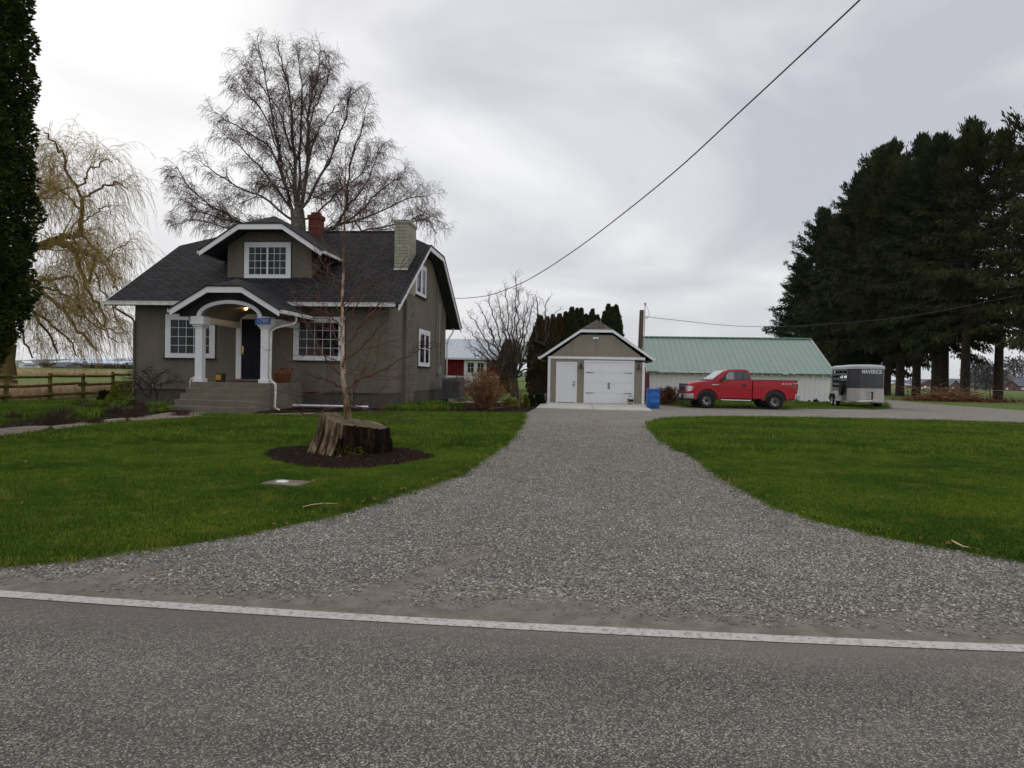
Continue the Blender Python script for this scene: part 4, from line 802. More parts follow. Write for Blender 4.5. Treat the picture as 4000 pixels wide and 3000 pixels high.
# ================================================================== RED OUTBUILDING
red = empty('outbuilding', RF.o, RF.rz, 'dark red outbuilding with pale metal roof and white double door', 'building')
RL = -13.0
MB().box(RL, 0, 0, 7, 1.15, 2.72).box(RL, 0, 0, 7, -.0, .2).build('wall', 'red_siding', red)
MB().box(RL, 0, .01, 6.9, .2, 1.15).build('lower_panel', 'grey_panel', red)
MB().box(RL, -3.62, -.03, -.001, 1.08, 1.22).box(-1.72, 0.02, -.03, -.001, 1.08, 1.22).build('rail_trim', 'vinyl', red)
r = MB(); r.slab([(RL - .3, -.35, 2.70), (.52, -.35, 2.70), (.52, 3.6, 4.42), (RL - .3, 3.6, 4.42)], (0, 0, -.05)); r.slab([(RL - .3, 7.4, 2.70), (.52, 7.4, 2.70), (.52, 3.6, 4.42), (RL - .3, 3.6, 4.42)][::-1], (0, 0, -.05)); rr_ = r.build('roof', 'silver_metal', red)
MB().box(RL - .3, .52, -.40, -.351, 2.55, 2.70).build('fascia', 'vinyl', rr_)
MB().slab([(0, v, z) for v, z in ((0, 2.721), (3.6, 4.3), (7, 2.8))], (-.1, 0, 0)).box(-.09, .0, .01, 6.9, .21, 1.14).build('gable_wall', 'red_siding', red)
dd2 = MB().box(-3.60, -1.74, -.05, -.001, .35, 2.50).build('double_door', 'vinyl', red)
t = MB()
for a in (-3.30, -2.48): t.box(a, a + .50, -.056, -.0505, 1.5, 2.30)
t.build('pane', 'dark_glass', dd2)
t = MB()
for a in (-3.30, -2.48): t.box(a + .24, a + .26, -.062, -.0565, 1.5, 2.3); t.box(a, a + .5, -.061, -.0566, 1.89, 1.91)
t.build('muntins', 'vinyl', dd2)
MB().box(-.10, .06, -.06, -.001, 0, 2.6).build('corner_trim', 'vinyl', red)
# open shed further back with a teal metal roof
SF = Frame(atY(2013, 1500, 66).x, 66, 6)
shed = empty('open_shed', SF.o, SF.rz, 'open sided shed with weathered teal metal roof beside the red outbuilding', 'shed')
r = MB(); r.slab([(-1.5, -.3, 2.9), (5.5, -.3, 2.9), (5.5, 4, 4.35), (-1.5, 4, 4.35)], (0, 0, -.05)); r.build('roof', 'green_metal', shed)
MB().box(-1.5, 5.5, -.12, .08, 2.55, 2.85).build('beam', 'dark_soffit', shed)
for u in (-.9, 1.35, 3.4, 5.2): MB().box(u - .08, u + .08, -.08, .08, 0, 2.55).build('post', 'dark_soffit', shed)
MB().box(-1.4, 5.4, 3.8, 3.9, 1.25, 1.32).box(-1.4, 5.4, 3.8, 3.9, .7, .77).build('rail', 'galv', shed)
# ================================================================== PICKUP
def arc_pts(cx, cz, r, a0, a1, n=12): return [(cx + r * math.cos(math.radians(a0 + (a1 - a0) * i / n)), cz + r * math.sin(math.radians(a0 + (a1 - a0) * i / n))) for i in range(n + 1)]
tk = empty('pickup_truck', (8.93, 32.2, 0), math.radians(-1.5), 'shiny red regular cab pickup truck with chrome bumpers parked nose left', 'pickup truck')
tk.scale = (.965, .965, .965)
def prism_y(mb, prof, y0, y1): return mb.slab([(x, y0, z) for x, z in prof], (0, y1 - y0, 0))
WR = .385
lo_ = [(-.90, .62), (-.93, .80), (-.93, 1.06), (-.86, 1.16), (-.55, 1.235), (.05, 1.315), (.28, 1.355), (2.12, 1.36), (2.12, .50)] 
low = [(2.12, .47), (.62, .47)] + arc_pts(0, .42, .50, 5, 175, 14) + [(-.62, .52), (-.90, .60)]
body = MB(); prism_y(body, [(-.93, .80), (-.93, 1.06), (-.86, 1.16), (-.55, 1.235), (.05, 1.315), (.28, 1.355), (2.13, 1.36)] + low + [(-.92, .66)], 0, 1.96)
bo = body.build('body', 'truck_red', tk, bevel=.05, seg=3)
bed = MB(); bl = [(2.15, .50), (2.15, 1.385), (4.23, 1.395), (4.24, .80), (4.10, .52), (3.78, .50)] + arc_pts(3.2, .42, .53, 8, 172, 14)[0:] + [(2.60, .50)]
prism_y(bed, bl, 0, .07); prism_y(bed, bl, 1.89, 1.96); bed.box(2.15, 4.2, .07, 1.89, .80, .88); bed.box(2.15, 2.20, .07, 1.89, .5, 1.385)
bed.build('bed', 'truck_red', tk, bevel=.012)
MB().box(4.19, 4.245, .07, 1.89, .80, 1.39).build('tailgate', 'truck_red', tk, bevel=.015)
for y in (-.012, 1.972 - .1): MB().box(2.15, 4.24, y, y + .11, 1.386, 1.405).build('bed_rail_cap', 'black_plastic', tk)
# cab
cab = MB(); s_ = .17; zb, ztp = 1.35, 1.885
prof = [(.24, 1.345), (.86, 1.80), (1.05, 1.865), (1.45, 1.89), (1.80, 1.885), (1.98, 1.84), (2.04, 1.60), (2.11, 1.345)]
ins = lambda z: s_ * (z - zb) / (ztp - zb) + .01
n = len(prof); vs = [(x, ins(z), z) for x, z in prof] + [(x, 1.96 - ins(z), z) for x, z in prof]
cab.add(vs, [tuple(range(n)), tuple(range(2 * n - 1, n - 1, -1))] + [(i, i + n, (i + 1) % n + n, (i + 1) % n) for i in range(n)])
cb = cab.build('cab', 'truck_red', tk, bevel=.03, seg=3)
def side_win(pts, name, m, off):
    for sgn in (0, 1):
        q = [(x, (ins(z) - off) if sgn == 0 else 1.96 - ins(z) + off, z) for x, z in pts]
        MB().slab(q, (0, .006 if sgn == 0 else -.006, 0)).build(name, m, cb)
side_win([(.60, 1.37), (.93, 1.72), (1.04, 1.765), (1.93, 1.785), (1.98, 1.60), (2.02, 1.385)], 'window_seal', 'black_plastic', .006)
side_win([(.88, 1.395), (.90, 1.60), (1.02, 1.735), (1.27, 1.755), (1.27, 1.395)], 'side_window', 'wind_glass', .010)
side_win([(1.29, 1.395), (1.29, 1.755), (1.68, 1.768), (1.68, 1.395)], 'side_window', 'dark_glass', .010)
side_win([(1.72, 1.40), (1.72, 1.765), (1.90, 1.765), (1.96, 1.60), (1.98, 1.40)], 'quarter_window', 'dark_glass', .0105)
MB().slab([(.245, .09, 1.365), (.835, .20, 1.80), (.835, 1.76, 1.80), (.245, 1.87, 1.365)], (-.014, 0, .018)).build('windshield', 'wind_glass', cb)
MB().slab([(2.10, .15, 1.40), (2.00, .24, 1.78), (2.00, 1.72, 1.78), (2.10, 1.81, 1.40)], (.012, 0, .003)).build('rear_window', 'dark_glass', cb)
MB().tube([(.20, .25, 1.375), (.34, .75, 1.46)], .012, 5).tube([(.20, 1.0, 1.375), (.34, 1.5, 1.46)], .012, 5).box(.12, .26, .15, 1.8, 1.345, 1.372).build('wiper_cowl', 'black_plastic', tk)
for y, s in ((.0, -1), (1.96, 1)):
    m = MB(); m.tube([(.72, y + s * -.02, 1.40), (.70, y + s * .12, 1.36)], .03, 6); a, b = sorted((y + s * .08, y + s * .32)); m.box(.64, .78, a, b, 1.27, 1.48)
    mo = m.build('side_mirror', 'black_plastic', tk, bevel=.02); a, b = sorted((y + s * .30, y + s * .325)); MB().box(.66, .76, a, b, 1.30, 1.345).build('turn_signal', 'amber', mo)
    # door seams, handle, flares, step bar
    a, b = sorted((y + s * .001, y + s * .006)); sm = MB(); sm.box(.565, .575, a, b, .52, 1.30); sm.box(1.985, 1.995, a, b, .52, 1.33); sm.box(.575, 1.985, a, b, .515, .523); sm.build('door_seam', 'black_plastic', bo)
    a, b = sorted((y + s * .002, y + s * .035)); MB().box(1.63, 1.83, a, b, 1.075, 1.18).build('door_handle', 'black_plastic', bo, bevel=.015)
    a, b = sorted((y + s * .002, y + s * .014)); MB().slab([(.22, a, 1.115), (.55, a, 1.13), (.55, a, 1.16), (.22, a, 1.145)], (0, b - a, 0)).build('fender_badge', 'chrome', bo)
    for cx, rr2, par in ((0, .50, tk), (3.2, .53, tk)):
        o_ = arc_pts(cx, .42, rr2 + .10, 0, 180, 20); i_ = arc_pts(cx, .42, rr2 + .0, 0, 180, 20); fl = MB()
        for (x0, z0), (x1, z1), (u0, w0), (u1, w1) in zip(i_, i_[1:], o_, o_[1:]):
            fl.add([(x0, y + s * .045, z0), (x1, y + s * .045, z1), (u1, y - s * .01, w1), (u0, y - s * .01, w0), (x0, y - s * .08, z0 + .0), (x1, y - s * .08, z1)], [(0, 1, 2, 3), (0, 4, 5, 1)])
        fo = fl.build('wheel_arch', 'truck_red', par, smooth=True)
    MB().tube([(.62, y + s * .08, .44), (.70, y + s * .10, .42), (1.98, y + s * .10, .41), (2.06, y + s * .08, .43)], .038, 8).build('step_bar', 'chrome', tk, smooth=True)
    a, b = sorted((y - s * .05, y + s * .004)); hl = MB(); hl.slab([(-.945, a, .80), (-.93, a, 1.06), (-.60, a, 1.05), (-.57, a, .98), (-.68, a, .86), (-.84, a, .80)], (0, b - a, 0)); ho = hl.build('headlight', 'headlight', tk, bevel=.012)
    a, b = sorted((y + s * .0045, y + s * .008)); MB().slab([(-.60, a, 1.045), (-.575, a, .98), (-.68, a, .87), (-.72, a, .90), (-.69, a, 1.045)], (0, b - a, 0)).build('turn_signal', 'amber', ho)
    a, b = sorted((y - s * .06, y + s * .006)); tl = MB().slab([(4.00, a, 1.24), (4.262, a, 1.24), (4.262, a, .92), (4.10, a, .98), (4.00, a, 1.10)], (0, b - a, 0)).build('tail_light', 'lens_red', tk, bevel=.01)
    a, b = sorted((y + s * .007, y + s * .014)); e_ = MB()
    oc = [(4.00, 1.24), (4.25, 1.24), (4.25, .93), (4.10, .98), (4.00, 1.10)]
    for (x0, z0), (x1, z1) in zip(oc, oc[1:] + oc[:1]): e_.tube([(x0, (a + b) / 2, z0), (x1, (a + b) / 2, z1)], .014, 4)
    e_.tube([(4.02, (a + b) / 2, 1.09), (4.25, (a + b) / 2, 1.09)], .010, 4); e_.build('lamp_surround', 'chrome', tl)
text_mesh('4X4', .15, 'chrome', 'decal', tk, (3.72, -.004, 1.22), (PI / 2, 0, 0), 1.9, .002, -.002)
# grille and bumper
gl_ = MB(); gl_.box(-.965, -.90, .28, 1.68, .78, 1.08); go_ = gl_.build('grille', 'chrome', tk, bevel=.02)
for z in (.81, .90, .99): MB().box(-.972, -.966, .34, 1.62, z, z + .062).build('grille_slot', 'black_plastic', go_)
MB().lathe([(.0, -.995), (.06, -.992), (.085, -.98), (.085, -.966)], (0, .98, .955), 18, 'x').build('emblem', 'blue_emblem', go_)
MB().box(-.96, -.74, .16, 1.80, 1.075, 1.165).build('hood_deflector', 'black_plastic', tk, bevel=.03)
fb = MB(); fb.slab([(-.62, -.01, .46), (-.93, .0, .46), (-1.03, .35, .46), (-1.06, .98, .46), (-1.03, 1.61, .46), (-.93, 1.96, .46), (-.62, 1.97, .46), (-.70, .98, .46)], (0, 0, .23)); fbo = fb.build('front_bumper', 'chrome', tk, bevel=.02)
MB().box(-1.066, -.98, .55, 1.41, .46, .63).build('bumper_intake', 'black_plastic', fbo, bevel=.01)
MB().box(-1.075, -1.067, .83, 1.13, .50, .65).build('licence_plate', 'sign_white', fbo)
MB().box(-.95, -.60, .15, 1.81, .32, .455).build('air_dam', 'black_plastic', tk, bevel=.02)
MB().box(4.12, 4.38, -.005, 1.965, .55, .76).build('rear_bumper', 'chrome', tk, bevel=.03)
ch_ = MB().box(-.5, 4.1, .45, .60, .42, .52).box(-.5, 4.1, 1.36, 1.51, .42, .52).tube([(0, .12, WR), (0, 1.84, WR)], .05, 8).tube([(3.2, .12, WR), (3.2, 1.84, WR)], .06, 8).lathe([(.05, -.16), (.15, -.08), (.15, .08), (.05, .16)], (3.2, 1.0, WR), 12, 'y').tube([(2.3, 1.3, .36), (3.7, 1.35, .42), (4.2, 1.5, .42)], .035, 6).box(4.2, 4.5, .93, 1.03, .42, .50)
ch_.build('chassis', 'black_plastic', tk)
for cx, rr2 in ((0, .49), (3.2, .52)):
    for y0 in (.05, 1.55): prism_y(MB(), arc_pts(cx, .42, rr2, 0, 180, 14) + [], y0, y0 + .36).build('wheel_well', 'black_plastic', tk)
def wheel(parent, cx, y, s, r=WR, w=.26, name='wheel'):
    e = MB(); hw_ = w / 2; e.lathe([(r * .60, -hw_ * .8), (r * .72, -hw_), (r * .93, -hw_ * .96), (r, -hw_ * .7), (r, hw_ * .7), (r * .93, hw_ * .96), (r * .72, hw_), (r * .60, hw_ * .8)], (0, 0, 0), 40, 'y', False)
    root = bpy.data.objects.new(name, None); link(root, parent); root.location = (cx, y, r)
    e.build('tyre', 'tyre', root, smooth=True)
    rm = MB(); rm.lathe([(.0, s * .02), (r * .61, s * .02), (r * .62, s * hw_ * .85), (r * .585, s * hw_ * .86), (r * .56, s * .05), (.0, s * .045)], (0, 0, 0), 32, 'y', False); ro = rm.build('rim', 'rim_black', root, smooth=False)
    for k in range(8):
        a = 2 * PI * k / 8; sp_ = MB(); d1, d2 = Vector((math.cos(a - .13), 0, math.sin(a - .13))), Vector((math.cos(a + .13), 0, math.sin(a + .13)))
        t1, t2 = Vector((math.cos(a - .26), 0, math.sin(a - .26))), Vector((math.cos(a + .26), 0, math.sin(a + .26)))
        sp_.slab([d1 * r * .15 + Vector((0, s * hw_ * .55, 0)), t1 * r * .50 + Vector((0, s * hw_ * .62, 0)), t1 * r * .57 + Vector((0, s * hw_ * .80, 0)), t2 * r * .57 + Vector((0, s * hw_ * .80, 0)), t2 * r * .50 + Vector((0, s * hw_ * .62, 0)), d2 * r * .15 + Vector((0, s * hw_ * .55, 0))], (0, s * -.02, 0)); sp_.build('spoke', 'rim_grey', root)
    MB().lathe([(r * .19, s * hw_ * .4), (r * .19, s * hw_ * .72), (r * .10, s * hw_ * .80), (.0, s * hw_ * .80)], (0, 0, 0), 16, 'y').build('hub', 'rim_black', root)
    return root
for cx in (0, 3.2):
    wheel(tk, cx, .10, -1); wheel(tk, cx, 1.86, 1)
# ================================================================== HORSE TRAILER
TR = Vector((16.86, 35.35, 0)); trl = empty('horse_trailer', TR, math.radians(-13), 'dark grey and silver horse trailer with slatted side parked in front of spruces', 'trailer')
# local: front face towards -y, left side x=0, right x=1.85, length along +y with slight outward lean
TW, TL = 1.70, 3.6; z0, zm, z1, zt_ = .36, 1.02, 2.02, 2.18
plan = [(0, TL), (0, .16), (.09, -.02), (.50, -.26), (.85, -.33), (1.20, -.26), (1.61, -.02), (TW, .16), (TW, TL)]
def wall_strip(mb, pl, a, b, th=.03):
    for (x0, y0), (x1, y1) in zip(pl, pl[1:]):
        mb.slab([(x0, y0, a), (x1, y1, a), (x1, y1, b), (x0, y0, b)], (th if x0 < .85 else -th, th, 0))
def nose(mb, pl, a, b, ty=.03):
    n = len(pl); V_ = [(x, y, a) for x, y in pl] + [(x, y, b) for x, y in pl]; W = [(.85 + (x - .85) * .97, y + ty, z) for x, y, z in V_]
    base = V_ + W; F_ = []
    for i in range(n - 1): F_ += [(i, i + 1, n + i + 1, n + i), (2 * n + i, 3 * n + i, 3 * n + i + 1, 2 * n + i + 1), (n + i, n + i + 1, 3 * n + i + 1, 3 * n + i), (i, 2 * n + i, 2 * n + i + 1, i + 1)]
    mb.add(base, F_); return mb
nb_ = nose(MB(), plan[1:8], z0, zm).build('lower_nose', 'trailer_alu', trl, label='silver lower front panel')
nd = nose(MB(), plan[1:8], zm + .004, z1).build('upper_nose', 'trailer_dark', trl, label='dark grey upper front panel')
t = MB()
for x, y in ((.85, -.345), ): t.box(x - .05, x + .05, y, y + .02, z0, zm)
for x in (.905, .94): t.box(x - .01, x + .01, -.352, -.342, z0, zm + .05)
t.build('corner_strip', 'galv', nb_)
rf_ = MB(); top = [(0 - .03, TL + .03), (-.03, .14), (.08, -.06), (.50, -.30), (.85, -.37), (1.20, -.30), (1.62, -.06), (TW + .03, .14), (TW + .03, TL + .03)]
rings = [(1, 0, 2.0), (1, 0, 2.09), (.97, .02, 2.15), (.86, .10, 2.19), (.5, .3, 2.21)]
n = len(top); vv = []
for k, dy, z in rings: vv += [(.85 + (x - .85) * k, min(y + dy, TL + .03) if y < 2 else y - dy * .3, z) for x, y in top]
ff = []
for r in range(len(rings) - 1): ff += [(r * n + i, r * n + (i + 1) % n, (r + 1) * n + (i + 1) % n, (r + 1) * n + i) for i in range(n)]
ff.append(tuple((len(rings) - 1) * n + i for i in range(n))); ff.append(tuple(range(n))[::-1])
rfo = MB().add(vv, ff).build('roof', 'trailer_roof', trl, smooth=True)
t = MB()
for (x0, y0), (x1, y1) in zip(top, top[1:]): t.tube([(x0, y0, 2.0), (x1, y1, 2.0)], .016, 5)
t.build('roof_rail', 'trailer_alu', rfo)
for x, nm in ((0, 'side_wall'), (TW - .03, 'side_wall')):
    w_ = MB(); w_.box(x, x + .03, .17, TL, z0, 1.02)
    for y in (.17, 1.0, 1.95, 2.85, TL - .09): w_.box(x - .004, x + .034, y, y + .08, 1.02, 2.0)
    for z in (1.15, 1.42, 1.66, 1.90): w_.box(x + .001, x + .029, .17, TL, z, z + .11)
    w_.build(nm, 'trailer_dark', trl)
MB().box(0, TW, TL - .04, TL, z0, 1.4).box(0, .08, TL - .04, TL, 1.4, 2.0).box(TW - .08, TW, TL - .04, TL, 1.4, 2.0).build('rear_door', 'trailer_dark', trl)
MB().box(.0, TW, .1, TL, .30, .36).box(.50, 1.2, -.2, .1, .30, .36).build('floor_frame', 'trailer_alu', trl)
MB().lathe([(.30, -.07), (.32, .0), (.30, .07), (.18, .06), (.18, -.06)], (-.10, .95, .98), 20, 'x').build('spare_wheel', 'tyre', trl)
for x, s in ((-.30, -1), (TW + .0, 1)):
    f = MB(); pts = [(1.12, .36), (1.15, .62), (1.28, .78), (1.5, .84), (2.6, .84), (2.82, .78), (2.95, .62), (2.98, .36)]
    for (a, b), (c, d) in zip(pts, pts[1:]): f.slab([(x, a, b), (x, c, d), (x + .30, c, d), (x + .30, a, b)], (0, 0, -.02))
    xo = x if s < 0 else x + .29; f.slab([(xo, 1.12, .36), (xo, 1.15, .62), (xo, 1.28, .78), (xo, 1.5, .84), (xo, 2.6, .84), (xo, 2.82, .78), (xo, 2.95, .62), (xo, 2.98, .36), (xo, 2.9, .5), (xo, 2.6, .70), (xo, 1.5, .70), (xo, 1.2, .5)], (.01, 0, 0))
    f.build('fender', 'trailer_alu', trl)
    MB().box(x, x + .3, .85, 1.12, .34, .38).build('step', 'trailer_alu', trl)
    for y in (1.63, 2.45):
        w_ = bpy.data.objects.new('wheel', None); link(w_, trl); w_.location = (x + .15, y, .33)
        MB().lathe([(.20, -.09), (.29, -.10), (.33, -.07), (.33, .07), (.29, .10), (.20, .09)], (0, 0, 0), 28, 'x', False).build('tyre', 'tyre', w_, smooth=True)
        MB().lathe([(.0, s * .05), (.06, s * .08), (.07, s * .05), (.15, s * .04), (.2, s * .085), (.21, s * .09), (.20, s * .02)], (0, 0, 0), 20, 'x').build('rim', 'galv', w_, smooth=True)
tg = MB().tube([(.3, .1, .33), (.85, -1.35, .42)], .045, 6).tube([(1.40, .1, .33), (.85, -1.35, .42)], .045, 6).lathe([(.05, .38), (.06, .5), (.03, .52)], (.85, -1.42, 0), 10)
tg.build('tow_frame', 'trailer_alu', trl)
MB().tube([(.85, -1.15, .06), (.85, -1.15, .85)], .04, 8).tube([(.72, -1.15, .84), (.92, -1.15, .86)], .015, 6).lathe([(.10, .055), (.10, .075)], (.85, -1.15, 0), 12).build('jack', 'bronze', trl)
tag(MB().box(-.2, .2, -.12, .12, 0, .05).build('wood_block', 'pole_wood', bevel=.006), 'flat wooden block under the jack of the horse trailer', 'wood block').location = TR + Matrix.Rotation(math.radians(-13), 3, 'Z') @ Vector((.85, -1.15, 0))
a_ = math.atan2(.07, .38); text_mesh('MAVERICK', .27, 'sign_white', 'lettering', nd, (1.02, -.345, 1.84), (PI / 2, 0, 0), .72, .006, .004)
# ================================================================== PROPS NEAR THE GARAGE AND HOUSE
b = empty('barrel', G(2550, 1596), 0, 'bright blue plastic barrel at the right corner of the garage', 'barrel')
MB().lathe([(.26, 0), (.285, .02), (.285, .27), (.293, .285), (.293, .30), (.285, .315), (.285, .56), (.293, .575), (.293, .59), (.285, .605), (.285, .83), (.295, .845), (.295, .87), (.27, .875), (.26, .855)], (0, 0, 0), 32).build('drum', 'barrel_blue', b, smooth=True)
MB().lathe([(.04, .855), (.04, .875), (.0, .875)], (.15, 0, 0), 12).build('bung', 'black_plastic', b)
p = empty('propane_tank', GF.w(4.02, -.45, .05), GF.rz, 'grey propane tank with dark label standing before the overhead door', 'propane tank')
MB().lathe([(.10, .0), (.115, .03), (.11, .05), (.145, .09), (.155, .14), (.155, .27), (.145, .31), (.08, .35), (.0, .355)], (0, 0, 0), 24).build('tank_body', 'tank_grey', p, smooth=True)
MB().lathe([(.157, .12), (.157, .25)], (0, 0, 0), 24).build('label', 'bronze', p); MB().box(-.16, -.09, -.165, -.135, .15, .22).build('sticker', 'yellow_box', p)
MB().lathe([(.08, .34), (.085, .45), (.075, .45), (.07, .34)], (0, 0, 0), 16).build('collar', 'tank_grey', p); MB().lathe([(.02, .35), (.025, .42), (.04, .43), (.0, .44)], (0, 0, 0), 10).build('valve', 'brass', p)
MB().lathe([(.11, 0), (.118, .03), (.112, .05)], (0, 0, 0), 20).build('foot_ring', 'rust', p)
pp_ = empty('utility_pole', (atY(2502, 1213, 38.6).x - .0, 38.6, 0), 0, 'short weathered wooden power pole behind the garage', 'utility pole')
MB().tube([(0, 0, 0), (.02, 0, 2.5), (.07, 0, 5.05)], [.145, .135, .12], 12).build('post', 'pole_wood', pp_, smooth=False)
MB().tube([(.14, -.12, .5), (.20, -.10, 3), (.23, -.08, 5.35)], .028, 8).lathe([(.03, 5.33), (.07, 5.38), (.06, 5.43), (.0, 5.45)], (.23, -.08, 0), 10).build('conduit', 'galv', pp_, smooth=True)
MB().tube([(.22, -.08, 5.40), (.42, 0, 5.1), (.48, 0, 4.85), (.43, 0, 4.62), (.22, 0, 4.60)], .010, 4).tube([(.20, 0, 4.6), (.42, 0, 4.66)], .012, 4).build('cable_loop', 'wire', pp_)
def wire(name, pxs, Xa, Ya, Xb, Yb, r, label, m='wire'):     # cable hanging in the vertical plane through two plan points
    A, B = Vector((Xa, Ya, 0)), Vector((Xb, Yb, 0)); n_ = Vector((-(B - A).y, (B - A).x, 0)); pts = []
    for x, y in pxs:
        d = ray(x, y); t = n_.dot(A) / n_.dot(Vector((d.x, d.y, 0))); pts.append((d.x * t, d.y * t, CH + d.z * t))
    q = []
    for i in range(len(pts) - 1):
        p0, p1, p2, p3 = [Vector(pts[max(0, min(len(pts) - 1, i + k))]) for k in (-1, 0, 1, 2)]
        for s in range(6): t = s / 6; q.append(.5 * ((2 * p1) + (-p0 + p2) * t + (2 * p0 - 5 * p1 + 4 * p2 - p3) * t * t + (-p0 + 3 * p1 - 3 * p2 + p3) * t ** 3))
    q.append(Vector(pts[-1])); return tag(MB().tube(q, r, 5).build(name, m, smooth=True), label, 'power line')
e0 = HF.w(.45, 10.9)
wire('service_line', [(1776, 1166), (1840, 1163), (1917, 1152), (2000, 1122), (2079, 1084), (2200, 1008), (2351, 899), (2622, 682), (2893, 434), (3358, 0), (3560, -200)], e0.x, e0.y, 5.77, 12, .016, 'overhead cable sagging from the house gable up across the sky')
wire('service_line', [(2519, 1236), (2600, 1246), (2700, 1257), (2800, 1268), (2900, 1274.5), (3000, 1276), (3145, 1272), (3350, 1257), (3550, 1235), (3762, 1197), (3990, 1150)], pp_.location.x + .3, 38.6, 37, 48, .014, 'thin cable running right from the wooden pole past the spruces')
ac = empty('air_conditioner', HF.w(.95, 7.05), HF.rz, 'dark grey outdoor air conditioning unit beside the house wall', 'air conditioner')
MB().box(-.40, .56, -.08, .88, .20, 1.10).build('casing', 'hvac', ac, bevel=.02)
MB().box(-.36, .50, -.088, -.081, .26, 1.03).build('louvre_panel', 'louvre', ac); MB().box(.561, .567, -.02, .80, .26, 1.03).build('louvre_panel', 'louvre', ac)
MB().box(-.42, .58, -.10, .90, 1.10, 1.14).box(-.37, -.34, -.10, -.089, .24, 1.05).box(.06, .08, -.10, -.089, .24, 1.05).box(.47, .50, -.10, -.089, .24, 1.05).build('top_cover', 'hvac', ac, bevel=.01)
for a in (-.36, .38): MB().box(a, a + .13, 0, .8, .06, .20).build('foot', 'black_plastic', ac)
tag(MB().box(-.75, 1.5, -.3, 1.3, .0, .065).build('equipment_pad', 'concrete', bevel=.01), 'pale concrete pad under the air conditioning unit', 'pad').matrix_world = ac.matrix_world if False else Matrix.Translation(HF.w(.95, 7.05)) @ Matrix.Rotation(HF.rz, 4, 'Z')
wp = empty('plant_pot', G(1940, 1590), 0, 'small white bucket shaped pot on dark soil right of the brown shrub', 'pot')
MB().lathe([(.10, .03), (.105, .02), (.15, .20), (.165, .205), (.165, .22), (.14, .22), (.11, .08)], (0, 0, 0), 20).build('bucket', 'white_pot', wp, smooth=True); MB().lathe([(.14, .18), (.0, .19)], (0, 0, 0), 14).build('soil', 'soil', wp)
ur = empty('planter', GF.w(-.28, -.25), GF.rz, 'tapered grey planter urn against the left corner of the garage', 'planter')
MB().lathe([(.12, 0), (.14, .03), (.22, .42), (.235, .46), (.21, .47), (.17, .2)], (0, 0, 0), 20).build('urn', 'concrete_old', ur, smooth=True); MB().lathe([(.205, .43), (.0, .45)], (0, 0, 0), 14).build('soil', 'soil', ur)
ub = empty('valve_box', G(1120, 1903), -.25, 'flat weathered concrete utility lid with white cap set in the front lawn', 'utility lid')
MB().box(-.24, .24, -.17, .17, 0, .062).build('lid', 'concrete_old', ub, bevel=.01); MB().lathe([(.075, .06), (.08, .075), (.05, .085), (.0, .085)], (-.03, -.05, 0), 20).build('cap', 'white_worn', ub, smooth=True)
for pts, lb in (([(1182, 1980), (1215, 1972), (1265, 1966), (1316, 1967)], 'pale dry stalk lying on the left lawn near the gravel'), ([(3718, 2111), (3738, 2122), (3762, 2134), (3786, 2137)], 'pale dry stalk lying on the right lawn edge')):
    tag(MB().tube([G(*q, .07) for q in pts], [.006, .007, .006, .003], 5).build('dry_stalk', 'dry_grass', smooth=True), lb, 'stalk')
# ================================================================== TREE STUMP
sx, sy = G(1335, 1800).x + .02, 11.75
stp = empty('tree_stump', (sx, sy, 0), 0, 'wide weathered cut tree stump with flared roots and a tilted top', 'stump')
def ztop(x, y): return .535 - .17 * x + .03 * y + (.07 if x < -.28 else 0) * min(1, (-.28 - x) * 8) + .012 * math.sin(9 * x + 3) * math.cos(8 * y)
nA, nH = 132, 26; Vs = []; _sn = np.random.default_rng(4).normal(0, 1, (132, 27)); _sn = (_sn + np.roll(_sn, 1, 1) + np.roll(_sn, -1, 1) + .5 * np.roll(_sn, 1, 0)) * .55; _rg = np.random.default_rng(6).normal(0, 1, 132)
def srad(a, h):
    fl = .07 * math.sin(3 * a + .6) + .05 * math.sin(7 * a + 2) + .035 * math.sin(13 * a)
    x = math.cos(a); left = max(0, -x)
    base = .535 + .03 * math.sin(2 * a) + .015 * math.sin(9 * a)
    return base * (1 + (1 - h) ** 1.8 * (.12 + .26 * left + fl * 1.3)) + .016 * math.sin(23 * a + 5 * h + 2 * math.sin(5 * a)) * (1 - h) + .012 * math.sin(37 * a + 3 * math.sin(7 * a) + 2 * h) - .10 * math.exp(-((a - 4.66) / .05) ** 2) * (1 - .4 * h) - .07 * math.exp(-((a - 5.5) / .08) ** 2) * (1 - h)
for k in range(nH + 1):
    h = k / nH
    for j in range(nA):
        a = 2 * PI * j / nA; r = srad(a, h) + .0075 * _sn[j, k] + .010 * _rg[j] * (1.1 - h); x, y = r * math.cos(a), r * math.sin(a) * .92; Vs.append((x, y, -.05 + (ztop(x, y) + .05) * h + (.012 * math.sin(17 * a) + .008 * _rg[j] if k == nH else 0)))
Fs_ = [(k * nA + j, k * nA + (j + 1) % nA, (k + 1) * nA + (j + 1) % nA, (k + 1) * nA + j) for k in range(nH) for j in range(nA)]
pale_faces = [f for f in Fs_ if 3.0 < 2 * PI * (f[0] % nA) / nA < 4.5 and f[0] // nA > 15]; drk = [f for f in Fs_ if f not in set(pale_faces)]  # pale bare wood high on the left front, dark wood elsewhere
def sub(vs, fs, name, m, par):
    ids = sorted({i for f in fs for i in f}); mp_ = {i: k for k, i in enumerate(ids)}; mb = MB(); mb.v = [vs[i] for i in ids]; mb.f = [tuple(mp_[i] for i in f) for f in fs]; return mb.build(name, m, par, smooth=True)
sub(Vs, pale_faces, 'pale_wood', 'stump_side', stp); sub(Vs, drk, 'dark_wood', 'stump_dark', stp)
tpv = Vs[-nA:]; cv = []; 
